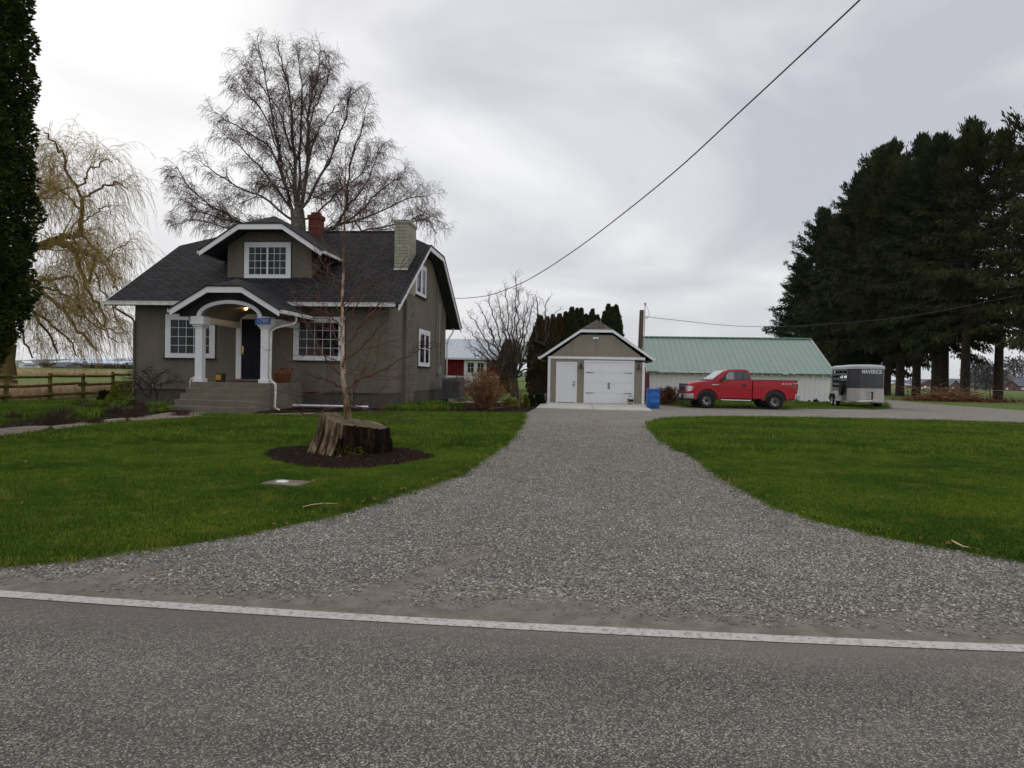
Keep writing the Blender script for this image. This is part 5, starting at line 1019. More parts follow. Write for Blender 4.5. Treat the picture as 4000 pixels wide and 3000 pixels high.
for k in (1, .75, .5, .25): cv += [(x * k, y * k, z * 0 + ztop(x * k, y * k) + (0 if k == 1 else R_.uniform(-.012, .012)) - (.03 if k < .6 and False else 0)) for x, y, z in tpv]
mb = MB(); mb.v = cv; mb.f = [(k * nA + j, k * nA + (j + 1) % nA, (k + 1) * nA + (j + 1) % nA, (k + 1) * nA + j) for k in range(3) for j in range(nA)] + [tuple(3 * nA + j for j in range(nA))]
mb.build('cut_top', 'stump_top', stp)
lp = MB()     # loose outer slabs of bare wood on the left side
for a0, a1, tb in ((2.95, 3.42, .10), (3.46, 3.84, .09), (3.90, 4.46, .05)):
    n = 14
    for k in range(n):
        u = a0 + (a1 - a0) * k / n; u2 = a0 + (a1 - a0) * (k + 1) / n
        zb1, zb2 = max(.01, tb + R_.uniform(-.08, .10)), max(.01, tb + R_.uniform(-.08, .10))
        P = []
        for a, zb in ((u, zb1), (u2, zb2)):
            col = []
            for h in (0, .33, .66, 1):
                z = zb + (.56 - zb) * h; hh = z / .6; r = srad(a, min(1, hh)) + .05 - .035 * h + .012 * math.sin(37 * a + 2 * math.sin(9 * a)) + R_.uniform(-.006, .006); col.append(Vector((r * math.cos(a), r * math.sin(a) * .93, z + (.0 if h < 1 else ztop(r * math.cos(a), 0) - .57))))
            P.append(col)
        for h in range(3): lp.slab([P[0][h], P[1][h], P[1][h + 1], P[0][h + 1]], Vector((-.03 * math.cos(u), -.03 * math.sin(u), 0)))
lp.build('bare_wood_slab', 'stump_side', stp, smooth=False)
ms = MB()
for k in range(60):
    a = R_.uniform(4.4, 5.2); z = R_.uniform(.03, .16); r = srad(a, z / .5) + .02; c = Vector((r * math.cos(a), r * math.sin(a) * .92, z)); d = Vector((R_.uniform(-.05, .05), R_.uniform(-.05, 0), R_.uniform(.0, .06))); ms.add([c, c + d, c + d * .5 + Vector((.03, -.01, .01))], [(0, 1, 2)])
ms.build('moss', 'gold_shrub', stp)
# ================================================================== TREES
def norm(v): return v / (np.linalg.norm(v) + 1e-9)
def wander(p, d, L, n, wig, grav, rng):
    pts = [np.array(p, float)]; d = norm(np.array(d, float)); s = L / n
    for i in range(n):
        d = norm(d + rng.normal(0, wig, 3) + np.array([0, 0, grav])); pts.append(pts[-1] + d * s)
    return pts
def addpoly(segs, pts, r0, r1):
    n = len(pts) - 1
    for i in range(n):
        a, b = r0 + (r1 - r0) * i / n, r0 + (r1 - r0) * (i + 1) / n; segs.append((pts[i], pts[i + 1], a, b))
def polyat(pts, t):
    n = len(pts) - 1; x = min(max(t, 0), .9999) * n; i = int(x); f = x - i; return pts[i] * (1 - f) + pts[i + 1] * f, norm(pts[i + 1] - pts[i])
def dens(pts, k=4, jit=0.0, rng=NR):
    pts = [np.array(p, float) for p in pts]; out = []
    for i in range(len(pts) - 1):
        p0, p1, p2, p3 = [pts[max(0, min(len(pts) - 1, i + q))] for q in (-1, 0, 1, 2)]
        for s in range(k):
            t = s / k; q = .5 * ((2 * p1) + (-p0 + p2) * t + (2 * p0 - 5 * p1 + 4 * p2 - p3) * t * t + (-p0 + 3 * p1 - 3 * p2 + p3) * t ** 3); out.append(q + rng.normal(0, jit, 3) * (s > 0))
    out.append(pts[-1]); return out
def off_axis(d, ang, rng):
    r = norm(rng.normal(0, 1, 3)); q = norm(np.cross(d, r)); return norm(d * math.cos(ang) + q * math.sin(ang))
def grow(segs, pts, r0, lvl, cfg, rng):
    """cfg per level: (n per metre, length lo, hi, angle, nseg, wiggle, gravity, radius factor, start t)"""
    if lvl >= len(cfg): return
    nm, l0, l1, ang, ns_, wig, grav, rf, t0 = cfg[lvl]
    L = sum(np.linalg.norm(pts[i + 1] - pts[i]) for i in range(len(pts) - 1)); n = max(1, int(nm * L * (1 - t0) + rng.random()))
    for k in range(n):
        t = t0 + (1 - t0) * (k + rng.random()) / n; p, d = polyat(pts, t)
        ln_ = rng.uniform(l0, l1) * (1.2 - .82 * t); dd_ = off_axis(d, ang * rng.uniform(.7, 1.25), rng)
        if lvl == 0 and dd_[2] < -.25: dd_[2] *= -.5
        q = wander(p, dd_, ln_, ns_, wig, grav, rng); ra = max(.0035, r0 * rf * (1 - .5 * t)); addpoly(segs, q, ra, max(.003, ra * .45)); grow(segs, q, ra, lvl + 1, cfg, rng)
def snap(segs, q, r):      # make a limb start on the wood that is already there
    E_ = np.array([s[1] for s in segs]); k = int(np.argmin(np.linalg.norm(E_ - q[0], axis=1)))
    return [E_[k]] + list(q) if np.linalg.norm(E_[k] - q[0]) > r * .2 else q
def px_limb(pts, Y, dY, rng, k=4, jit=.05):
    n = len(pts) - 1; return dens([tuple(atY(x, y, Y + dY * i / n)) for i, (x, y) in enumerate(pts)], k, jit, rng)
# ---- weeping birch behind the house
def Z7(x, y): return (600 + x * .5425, 100 + y * .5425)
rng = np.random.default_rng(11)
BY = 46.0
bt = atY(1168, 1449, BY); bir = empty('birch_tree', (bt.x, BY, 0), 0, 'tall bare weeping birch towering behind the house roof', 'tree')
O = np.array((bt.x, BY, 0.0)); trunk, tw = [], []
base = dens([np.array(O), np.array(atY(1168, 1150, BY)), np.array(atY(1166, 900, BY)), np.array(atY(1160, 820, BY))], 4, 0, rng); addpoly(trunk, base, .58, .44)
limbs = [([(1040, 1420), (1020, 1050), (1000, 700), (960, 400), (890, 140)], .30), ([(1060, 1400), (1110, 950), (1120, 600), (1180, 380), (1195, 190)], .28), ([(1050, 1300), (1060, 800), (1070, 420), (1030, 190)], .20),
 ([(1020, 1400), (930, 1100), (860, 700), (800, 350), (745, 90)], .24), ([(960, 1180), (850, 900), (700, 780), (560, 700), (440, 620)], .16), ([(990, 1320), (800, 1060), (650, 900), (510, 780)], .16),
 ([(1000, 1400), (780, 1230), (600, 1160), (430, 1050), (320, 970)], .17), ([(1010, 1440), (700, 1440), (480, 1330), (280, 1190), (190, 1050)], .17), ([(1000, 1460), (620, 1470), (300, 1400), (140, 1440)], .13), ([(700, 1440), (400, 1360), (180, 1240)], .10),
 ([(1080, 1300), (1240, 1020), (1330, 820), (1390, 600), (1440, 470)], .20), ([(1100, 1050), (1180, 780), (1290, 620), (1360, 520)], .13), ([(1090, 900), (1150, 600), (1250, 420), (1270, 230)], .12), ([(980, 900), (900, 600), (760, 420), (640, 280)], .12), ([(930, 1000), (800, 650), (680, 500), (620, 430)], .11),
 ([(1080, 1500), (1250, 1470), (1380, 1330), (1410, 1000), (1500, 740), (1530, 580)], .22), ([(1380, 1330), (1520, 1150), (1600, 980), (1650, 860)], .13), ([(1300, 1450), (1500, 1330), (1640, 1180), (1800, 1070)], .15), ([(1400, 1420), (1650, 1330), (1850, 1240), (1990, 1220)], .13), ([(1500, 1480), (1800, 1420), (1960, 1400), (2040, 1500)], .11), ([(1150, 1380), (1320, 1200), (1500, 1060), (1560, 900)], .13),
 ([(1000, 1200), (820, 1150), (700, 1250), (560, 1300)], .10), ([(1090, 1200), (1250, 1250), (1360, 1150)], .09)]
for pts, r in limbs:
    dY = rng.uniform(-5, 5) if r < .25 else rng.uniform(-1.5, 1.5); q = px_limb([Z7(*p) for p in pts], BY, dY, rng, 4, .05); q = snap(trunk, q, r); addpoly(trunk, q, r * .52, .018)
    grow(tw, q, r * .7, 0, [(2.5, 1.0, 2.6, .58, 6, .11, .05, .30, .12), (5.6, .5, 1.3, .62, 5, .13, -.02, .42, .08), (11.5, .4, 1.05, .75, 4, .12, -.42, .6, .06)], rng)
Vt, Ft = seg_arrays(trunk, 8); npmesh('trunk', Vt - O, Ft, 'birch_bark', bir, True); Vt, Ft = seg_arrays([(a, b, max(c, .0075), max(d, .006)) for a, b, c, d in tw], 3); npmesh('crown', Vt - O, Ft, 'twig_birch', bir, True)
print('birch twigs', len(tw))
# ---- weeping willow on the left
rng = np.random.default_rng(5); WY = 37.0
wt = atY(20, 1430, WY); wil = empty('willow_tree', (wt.x, WY, 0), 0, 'golden weeping willow with long hanging bare twigs left of the house', 'tree'); O = np.array((wt.x, WY, 0.0)); trunk, tw = [], []
addpoly(trunk, dens([O, np.array(atY(15, 1200, WY)), np.array(atY(40, 1040, WY)), np.array(atY(112, 960, WY))], 5, .05, rng), .55, .34)
wl = [([(100, 960), (160, 945), (241, 918), (300, 905), (338, 892), (345, 830), (350, 760)], .26), ([(350, 760), (300, 690), (270, 600), (235, 555), (180, 505)], .09), ([(352, 755), (420, 725), (470, 708), (510, 705), (545, 725)], .08), ([(362, 700), (372, 650), (395, 640), (440, 610), (480, 620)], .06), ([(338, 800), (290, 760), (240, 725), (150, 690), (110, 670)], .08),
 ([(100, 970), (217, 936), (270, 945), (318, 965), (360, 978), (392, 985), (390, 1030), (378, 1095)], .22), ([(318, 965), (330, 1010), (360, 1080), (385, 1140), (430, 1200), (440, 1260)], .13), ([(345, 900), (395, 955), (440, 1010), (470, 1060), (500, 1120)], .08), ([(441, 1012), (475, 980), (512, 952), (548, 930)], .035),
 ([(60, 1060), (150, 1110), (230, 1170), (290, 1230), (350, 1290), (410, 1370)], .15), ([(90, 1090), (170, 1080), (240, 1075), (310, 1072), (330, 1130), (345, 1210)], .11), ([(60, 1100), (130, 1200), (200, 1300), (240, 1380)], .13), ([(100, 1180), (200, 1240), (290, 1330), (320, 1390)], .10), ([(60, 900), (110, 800), (170, 740), (210, 700), (200, 620)], .10), ([(60, 850), (100, 700), (130, 600), (150, 540)], .10), ([(300, 905), (350, 990), (420, 1090), (480, 1190), (520, 1290)], .07), ([(240, 1180), (330, 1220), (430, 1270), (500, 1340)], .07), ([(30, 1150), (90, 1290), (130, 1400)], .1), ([(200, 1110), (280, 1140), (400, 1220), (500, 1290)], .06), ([(340, 860), (390, 830), (430, 800), (470, 790)], .05), ([(130, 760), (230, 740), (300, 720)], .06)]
for pts, r in wl:
    pts = [(100 + (x - 100) * .90, y + 14 * (y < 1300)) for x, y in pts]
    q = px_limb(pts, WY, rng.uniform(-3.5, 3.5) if r < .2 else rng.uniform(-.8, .8), rng, 4, .07); q = snap(trunk, q, r); addpoly(trunk, q, r * .85, max(.025, r * .35))
    grow(tw, q, r * .8, 0, [(3.6, .6, 2.1, .8, 6, .22, .02, .28, .08), (9.5, .9, 3.2, .7, 8, .07, -.33, .22, .05), (1.6, .3, .9, .5, 3, .08, -.3, .7, .1)], rng)
Vt, Ft = seg_arrays(trunk, 8); npmesh('trunk', Vt - O, Ft, 'bark_willow', wil, True)
tw = [s for s in tw if min(s[0][2], s[1][2]) > .7]; Vt, Ft = seg_arrays([(a, b, max(c, .007), max(d, .0055)) for a, b, c, d in tw], 3); npmesh('crown', Vt - O, Ft, 'twig_willow', wil, True); print('willow twigs', len(tw))
# ---- many-stemmed curly tree between the house and the garage
rng = np.random.default_rng(8); CY = 44.0
ct = atY(2010, 1540, CY); cur = empty('curly_tree', (ct.x, CY, 0), 0, 'bare many stemmed curly branched tree between house and garage', 'tree'); O = np.array((ct.x, CY, 0.0)); trunk, tw = [], []
addpoly(trunk, dens([O, np.array(atY(2010, 1520, CY)), np.array(atY(2006, 1478, CY))], 3, 0, rng), .30, .24)
tips = [(1815, 1270), (1830, 1220), (1870, 1190), (1905, 1150), (1945, 1160), (1975, 1110), (2015, 1075), (2030, 1120), (2065, 1150), (2085, 1170), (2100, 1240), (1825, 1330), (1850, 1380), (1960, 1200), (2000, 1180), (2048, 1200), (1900, 1260)]
for i, (x, y) in enumerate(tips):
    bx_ = 2006 + (x - 2006) * .12; m1 = (bx_ + (x - 2006) * .28, 1480 + (y - 1480) * .35); m2 = (2006 + (x - 2006) * .72, 1480 + (y - 1480) * .7)
    q = px_limb([(bx_, 1478), m1, m2, (x, y)], CY, rng.uniform(-1.6, 1.6), rng, 6, .06); q = snap(trunk, q, .05); addpoly(trunk, q, .070, .012)
    grow(tw, q, .07, 0, [(6.0, .4, 1.3, .6, 7, .22, .07, .26, .2), (9.0, .2, .6, .7, 4, .26, .04, .6, .1)], rng)
for pts in ([(2030, 1470), (2075, 1420), (2125, 1350), (2150, 1260), (2190, 1200)], [(2125, 1350), (2135, 1260), (2128, 1200), (2150, 1160)], [(2020, 1460), (2080, 1400), (2120, 1380), (2160, 1370)], [(2090, 1330), (2098, 1200), (2090, 1150)]):
    q = px_limb(pts, CY, rng.uniform(-1, 1), rng, 6, .06); q = snap(trunk, q, .05); addpoly(trunk, q, .06, .012); grow(tw, q, .06, 0, [(3.5, .3, 1.1, .6, 7, .3, .05, .24, .3), (5.5, .2, .5, .7, 4, .3, .03, .55, .1)], rng)
Vt, Ft = seg_arrays(trunk, 7); npmesh('trunk', Vt - O, Ft, 'bark_dark', cur, True); Vt, Ft = seg_arrays([(a, b, max(c, .007), max(d, .006)) for a, b, c, d in tw], 3); npmesh('crown', Vt - O, Ft, 'twig_curly', cur, True); print('curly', len(tw))
# ---- young birch growing out of the stump
rng = np.random.default_rng(21); YB = 11.78
yt = atY(1362, 1656, YB); yb = empty('young_birch', (yt.x, YB, yt.z - .02), 0, 'young bare birch with peeling tan bark growing out of the stump', 'tree'); O = np.array((yt.x, YB, yt.z - .02)); trunk, tw, br = [], [], []
tr_px = [(1362, 1660), (1358, 1610), (1350, 1550), (1342, 1480), (1339, 1400), (1337, 1300), (1337, 1200), (1340, 1100), (1342, 1000), (1345, 900), (1347, 800), (1349, 700), (1351, 620), (1351, 560)]
q = dens([tuple(atY(x, y, YB)) for x, y in tr_px], 5, .002, rng); n = len(q) - 1
rad = lambda i: np.interp(i / n, [0, .06, .12, .2, .35, .5, .7, .88, 1], [.088, .064, .055, .046, .033, .023, .013, .006, .003])
sm_ = MB(); sm_.tube([Vector(p - O) for p in q], [float(rad(i)) * (1 + .12 * math.sin(i * 2.1)) for i in range(n + 1)], 10).build('trunk', 'young_birch', yb, smooth=True)
def ZB(x, y): return (1100 + x * .4823, 900 + y * .4823)
bl_ = [([(505, 970), (600, 830), (700, 700), (800, 580), (900, 440), (990, 230)], .021), ([(510, 1050), (620, 970), (740, 850), (860, 720)], .013), ([(515, 1035), (650, 975), (800, 930), (1000, 865)], .012), ([(530, 1280), (640, 1200), (750, 1160), (1000, 1030), (1130, 960), (1250, 890)], .019), ([(545, 1380), (580, 1310), (680, 1060), (740, 900)], .012),
 ([(490, 1180), (420, 1110), (360, 1040), (290, 930), (230, 800), (150, 640), (60, 450)], .022), ([(490, 1280), (430, 1235), (350, 1212), (200, 1150), (60, 1040), (-80, 900)], .019), ([(490, 1310), (400, 1300), (250, 1335), (100, 1330), (-80, 1290)], .012), ([(480, 965), (430, 850), (390, 700), (330, 560), (250, 380)], .014), ([(545, 1435), (610, 1430), (720, 1470), (900, 1530), (1120, 1560)], .012), ([(500, 1430), (400, 1440), (250, 1490), (80, 1470), (-120, 1430)], .012), ([(550, 1420), (620, 1410), (700, 1350), (850, 1350), (980, 1320)], .009),
 ([(510, 1170), (560, 1160), (680, 1190), (850, 1210), (1000, 1190)], .009), ([(505, 740), (600, 620), (700, 480), (830, 350)], .013), ([(505, 610), (580, 540), (680, 400), (790, 220), (850, 60)], .013), ([(510, 410), (600, 320), (680, 180), (720, 20)], .010), ([(505, 250), (590, 140), (680, 0), (760, -120)], .010), ([(490, 430), (400, 350), (320, 250), (250, 100)], .011), ([(495, 560), (420, 430), (330, 330), (200, 250)], .011), ([(490, 250), (420, 160), (330, 60), (290, -80)], .009), ([(510, 100), (560, 0), (640, -130), (690, -290)], .008), ([(500, 50), (430, -60), (350, -160), (300, -280)], .008), ([(515, -80), (560, -180), (620, -300), (640, -420)], .006), ([(510, -130), (470, -240), (400, -380)], .006), ([(518, -260), (560, -400), (580, -520)], .005), ([(515, -320), (490, -450), (470, -560)], .005),
 ([(490, 800), (400, 690), (280, 640), (120, 600)], .011), ([(485, 900), (380, 800), (250, 760), (60, 740), (-100, 760)], .010), ([(505, 860), (620, 760), (730, 690), (900, 640)], .010), ([(490, 1080), (400, 1040), (250, 1000), (80, 1010)], .009), ([(500, 680), (560, 560), (600, 420), (640, 260)], .009), ([(490, 700), (420, 560), (380, 420), (360, 260)], .009)]
for pts, r in bl_:
    dY = rng.uniform(-1.1, 1.1); q = px_limb([ZB(*p) for p in pts], YB, dY, rng, 5, .012); addpoly(br, q, r * .95, .0045)
    grow(tw, q, r, 0, [(9, .2, .8, .65, 6, .12, .0, .34, .10), (8, .08, .38, .7, 4, .14, -.02, .62, .15)], rng)
Vt, Ft = seg_arrays(br, 6); npmesh('branches', Vt - O, Ft, 'twig_red', yb, True); Vt, Ft = seg_arrays([(a, b, max(.0030, c * .85), max(.0024, d * .85)) for a, b, c, d in tw], 3); npmesh('twigs', Vt - O, Ft, 'twig_red', yb, True); print('young', len(tw))
sk = MB()
for k in range(40):
    a = R_.uniform(0, 6.28); r = R_.uniform(.08, .17); c = Vector((r * math.cos(a) - .05, r * math.sin(a), R_.uniform(-.02, .03))); sk.add([c, c + Vector((R_.uniform(-.05, .05), R_.uniform(-.05, .05), R_.uniform(.02, .08))), c + Vector((R_.uniform(-.05, .05), .03, .02)), ], [(0, 1, 2)])
sk.build('root_flakes', 'stump_dark', yb)
# ---- foliage helper: small pointed sprays
def sprays(P, D, Lg, Wd, rng):
    n = len(P); D = D / (np.linalg.norm(D, axis=1, keepdims=True) + 1e-9); r = rng.normal(0, 1, (n, 3)); W = np.cross(D, r); W /= np.linalg.norm(W, axis=1, keepdims=True) + 1e-9
    Lg = Lg[:, None]; Wd = Wd[:, None]; V = np.stack([P, P + D * Lg * .45 + W * Wd, P + D * Lg, P + D * Lg * .45 - W * Wd], 1).reshape(-1, 3)
    return V, np.arange(4 * n).reshape(n, 4)
def spruce_mesh(seed, H=24.0, Rm=5.2, z0=2.4, holes=0.0, nb=400):
    rng = np.random.default_rng(seed); segs = []; P = []; D = []; Lg = []
    addpoly(segs, [np.array((0, 0, z)) for z in np.linspace(0, H * .97, 14)], .44, .04); trunk = list(segs); segs = []
    for k in range(nb):
        t = (k + rng.random()) / nb; z = z0 + (H - z0) * t ** .92; w = rng.uniform(0, 6.283)
        env = Rm * (1 - t) ** .68 * (.80 + .2 * math.sin(min(1, t * 5) * 1.57)) + .35
        L = env * rng.uniform(.45, 1.18) * (1 + .10 * math.sin(z * 1.7 + seed)) * (1 + .12 * math.sin(3 * w + seed)); n = 6
        d = np.array((math.cos(w), math.sin(w), .25 - .55 * (1 - t) + .6 * t)); q = wander((0, 0, z), d, L, n, .07, .02 * (1 if t < .7 else 3), rng); addpoly(segs, q, .05 * (1 - t) + .02, .012)
        if rng.random() < holes * (1 - t): continue
        m_ = int(14 + L * 34); ts = rng.uniform(.22, 1, m_) ** .8
        for tt in ts:
            p, dr_ = polyat(q, tt); side = norm(np.cross(dr_, (0, 0, 1))) * rng.uniform(-1, 1) * .5 * L * .18; p = p + side + rng.normal(0, .15, 3)
            dr2 = dr_ * rng.uniform(.0, .75) + np.array((0, 0, -rng.uniform(.25, 1.5) * (1 - t * 1.1) + .6 * t * t)) + side * .8; P.append(p); D.append(dr2); Lg.append(rng.uniform(.22, .55))
    P = np.array(P); D = np.array(D); Lg = np.array(Lg); V, Fq = sprays(P, D, Lg, Lg * rng.uniform(.10, .20, len(Lg)), rng)
    Vt, Ft = seg_arrays(trunk, 9); Vb, Fb = seg_arrays(segs, 4); return (Vt, Ft), (Vb, Fb), (V, Fq)
def mk(name, parts, m):
    me_objs = []
    for (V, Fq), nm, mt in zip(parts, name, m): me_objs.append(npmesh(nm, V, Fq, mt, None, nm != 'crown'))
    return me_objs
SPR = []
mat('spruce_warm', (.014, .020, .007), .9, (.055, .058, .020), .7, 6, spec=.2)
for sd, H, Rm, z0, hl in ((1, 25, 6.7, 3.4, 0.05), (2, 24, 6.0, 5.2, .25), (3, 25, 6.0, 6.0, .5), (4, 25, 6.2, 6.4, .55)):
    o3 = mk(('trunk', 'branches', 'crown'), spruce_mesh(sd, H, Rm, z0, hl, 290 if sd == 4 else 430), ('bark_spruce', 'bark_spruce', 'spruce_warm' if sd in (2, 4) else 'spruce')); SPR.append(o3)
sp_list = [(3203, 100, 0, 1.02, .3, 'leftmost tall dark spruce of the row, standing just behind the barn roof'), (3118, 108, 0, .80, 1.4, 'shorter dark spruce at the left end of the row beyond the barn'), (3268, 90, 1, .93, 2.2, 'dark spruce directly behind the right end of the barn'), (3345, 85, 0, 1.05, 3.1, 'dark spruce rising behind the left side of the horse trailer'),
    (3420, 80, 0, 1.10, 4.2, 'tall dark spruce directly behind the horse trailer'), (3462, 75, 1, 1.10, .7, 'dark spruce behind the right edge of the horse trailer'), (3516, 71, 1, .98, 1.9, 'dark spruce just right of the horse trailer'), (3579, 67, 2, .97, 2.9, 'straight trunked spruce second right of the horse trailer'), (3655, 63, 2, .92, 5.1, 'mossy trunked spruce standing behind the brush pile'), (3688, 65, 3, .93, 3.7, 'slim spruce touching the mossy one behind the brush pile'), (3770, 57.5, 3, .89, 4.6, 'thick trunked spruce at the right end of the brush pile'), (3900, 60, 3, .90, 1.1, 'tall spruce behind the wire fence near the right edge'), (4075, 50, 3, .92, .4, 'spruce cut off by the right edge of the picture')]
used = set()
for px, Y, v, s, rz, lb in sp_list:
    X = atY(px, 1490, Y).x; e_ = empty('spruce_tree', (X, Y, tz(X, Y) - .05), rz, lb, 'tree', 'row of dark spruces along the field'); e_.scale = (s * R_.uniform(.95, 1.05), s, s)
    for o in SPR[v]:
        if v in used: o = o.copy(); sc.collection.objects.link(o)
        o.parent = e_
    used.add(v)
# ---- columnar evergreen hedge behind the garage
def column_mesh(seed, H, R, n, m_leaf, up=1.0, lo=.12, pw=.5, z0=0.0, lump=.12, size=(.12, .26), top=4.5):
    rng = np.random.default_rng(seed); t = rng.random(n) ** .9; z = z0 + (H - z0) * t; w = rng.uniform(0, 6.283, n)
    env = R * np.minimum(1, (1 - t) * top + .03) ** pw * (.86 + .14 * np.sin(t * 3.1)); lm = 1 + lump * np.sin(w * 3 + z * 2.1 / max(R, .5) + seed) + lump * .7 * np.sin(w * 7 - z * 4.3 / max(R, .5)) + lump * .4 * np.sin(w * 13 + z * 9)
    rr = env * lm * (1 - .45 * rng.random(n) ** 2.2); P = np.stack([rr * np.cos(w), rr * np.sin(w), z], 1)
    D = np.stack([np.cos(w) * .55, np.sin(w) * .55, np.full(n, up)], 1) + rng.normal(0, .32, (n, 3)); Lg = rng.uniform(size[0], size[1], n); return sprays(P, D, Lg, Lg * rng.uniform(.2, .38, n), rng)

def column(name, loc, H, R, n, mt, seed, label, group=None, core=.72, **k):
    e_ = empty(name, loc, 0, label, 'tree', group); V, Fq = column_mesh(seed, H, R, n, mt, **k); npmesh('foliage', V, Fq, mt, e_)
    z0 = k.get('z0', 0); pf = [(R * core * min(1, (1 - t) * k.get('top', 4.5) + .02) ** k.get('pw', .5), z0 + .1 + (H - z0 - .3) * t) for t in np.linspace(0, 1, 12)]
    MB().lathe(pf, (0, 0, 0), 14).build('inner_foliage', mt, e_, smooth=True); MB().tube([(0, 0, 0), (0, 0, z0 + .3)], .10 if R < 1 else .22, 8).build('trunk', 'bark_dark', e_); return e_
hz = [(2110, 1242, 45.0, .95, 'arborvitae_brown', 'leftmost browning column of the evergreen hedge'), (2138, 1246, 45.4, .7, 'arborvitae_brown', 'second browning column from the left of the hedge'), (2161, 1240, 45.2, .75, 'arborvitae_brown', 'third browning column of the hedge beside the taller green ones'), (2186, 1236, 45.5, .8, 'arborvitae_brown', 'last browning column before the tall green hedge part'), (2210, 1228, 45.6, .7, 'arborvitae', 'lower green column at the start of the tall hedge part'), (2234, 1210, 45.2, .85, 'arborvitae', 'tallest broad green column of the left hedge part'), (2254, 1214, 45.8, .55, 'arborvitae', 'narrow green column right of the broadest hedge column'), (2271, 1213, 45.4, .65, 'arborvitae', 'green hedge column near the garage roof slope'), (2290, 1236, 45.9, .6, 'arborvitae', 'low green column in the hedge gap above the roof slope'), (2314, 1217, 45.3, .7, 'arborvitae', 'rounded green hedge column left of the roof peak'), (2334, 1240, 46.0, .5, 'arborvitae', 'small pointed column just above the garage roof peak'), (2362, 1226, 45.7, .65, 'arborvitae', 'left shoulder column of the right hedge clump'), (2377, 1197, 45.2, .75, 'arborvitae', 'left tall spire of the right hedge clump'), (2394, 1207, 45.8, .6, 'arborvitae', 'middle spire of the right hedge clump'), (2407, 1200, 45.3, .75, 'arborvitae', 'rightmost tall spire of the hedge behind the garage')]
for i, (px, py, Y, R, mt, lb) in enumerate(hz):
    p = atY(px, py, Y); column('arborvitae', (p.x, Y, 0), p.z, R * .80, 6000, mt, 40 + i, lb, 'evergreen hedge behind the garage', size=(.12, .26), up=2.2, top=2.3, pw=.75, core=.6)
# hedge piece seen through the teal shed
p = atY(1985, 1340, 52); column('arborvitae', (p.x, 52, 0), p.z + .1, .55, 2500, 'arborvitae_brown', 77, 'slim dark evergreen behind the curly tree beside the outbuilding', size=(.14, .28), up=1.5)
# ---- big conifer column on the left edge, near
cd = empty('cedar_tree', (-11.15, 13.2, 0), 0, 'huge dark column shaped cedar filling the left edge', 'tree')
rng = np.random.default_rng(3); n = 170000; H, z0 = 13.0, .72; t = rng.random(n); z = z0 + (H - z0) * t; w = rng.uniform(0, 6.283, n)
env = 1.78 * np.minimum(1, .50 + .55 * np.minimum(1, t * 5.5)) * (1 - .12 * t); lm = 1 + .05 * np.sin(w * 4 + z * 2.6) + .045 * np.sin(w * 9 - z * 5.1) + .035 * np.sin(w * 17 + z * 11) + .03 * np.sin(z * 4 + 3 * np.sin(w * 2))
rr = env * lm * (1 - .30 * rng.random(n) ** 2.5); P = np.stack([rr * np.cos(w), rr * np.sin(w), z], 1); D = np.stack([np.cos(w), np.sin(w), np.full(n, .15)], 1) + rng.normal(0, .45, (n, 3)); Lg = rng.uniform(.04, .11, n)
V, Fq = sprays(P, D, Lg, Lg * rng.uniform(.22, .42, n), rng); npmesh('foliage', V, Fq, 'cedar', cd)
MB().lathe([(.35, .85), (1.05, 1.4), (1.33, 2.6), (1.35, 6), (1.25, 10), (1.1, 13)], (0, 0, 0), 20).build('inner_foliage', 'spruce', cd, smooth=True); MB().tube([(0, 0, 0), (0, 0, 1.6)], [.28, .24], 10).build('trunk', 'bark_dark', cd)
# ---- shrubs
def cane_shrub(name, loc, label, cat, n, H, spread, m, r=.006, seed=1, wig=.06, heads=None, grav=0.0, sub=(6, .1, .3), base=.08, group=None):
    rng = np.random.default_rng(seed); e_ = empty(name, loc, rng.uniform(0, 6), label, cat, group); segs = []; tips_ = []
    for k in range(n):
        a = rng.uniform(0, 6.283); tilt = abs(rng.normal(0, spread)); d = (math.cos(a) * math.sin(tilt), math.sin(a) * math.sin(tilt), math.cos(tilt))
        b_ = (rng.normal(0, base), rng.normal(0, base), 0); q = wander(b_, d, H * rng.uniform(.65, 1.05), 6, wig, grav, rng); addpoly(segs, q, r, r * .5); tips_.append(q[-1]); grow(segs, q, r, 0, [(sub[0], sub[1], sub[2], .6, 4, .15, grav, .6, .3)], rng)
    V, Fq = seg_arrays(segs, 3); V[:, 2] = np.maximum(V[:, 2], .02); npmesh('stems', V, Fq, m, e_, True)
    if heads:
        hm, hs, frac = heads; tp_ = np.array([t for t in tips_ if rng.random() < frac]); P = np.repeat(tp_, 26, 0) + rng.normal(0, hs, (len(tp_) * 26, 3)); Lg = rng.uniform(.02, .05, len(P)); V, Fq = sprays(P, rng.normal(0, 1, (len(P), 3)), Lg, Lg * .45, rng); npmesh('seed_heads', V, Fq, hm, e_)
    return e_
cane_shrub('hydrangea_shrub', G(1893, 1603), 'large brown hydrangea bush of bare canes beside the air conditioner', 'shrub', 330, 1.48, .62, 'cane_brown', .012, 3, .07, ('cane_brown', .05, .55), 0, (3, .08, .3), .16)
cane_shrub('hydrangea_shrub', HF.w(1.0, 9.6), 'reddish brown upright bush partly hidden behind the air conditioner', 'shrub', 110, 1.5, .25, 'cane_red', .007, 4, .08, None, 0, (4, .1, .3), .2)
cane_shrub('barberry_bush', G(2608, 1582), 'round purplish brown twiggy bush between blue barrel and pickup', 'shrub', 260, .88, .62, 'cane_red', .006, 6, .12, ('cane_red', .05, .9), 0, (9, .08, .22), .1)
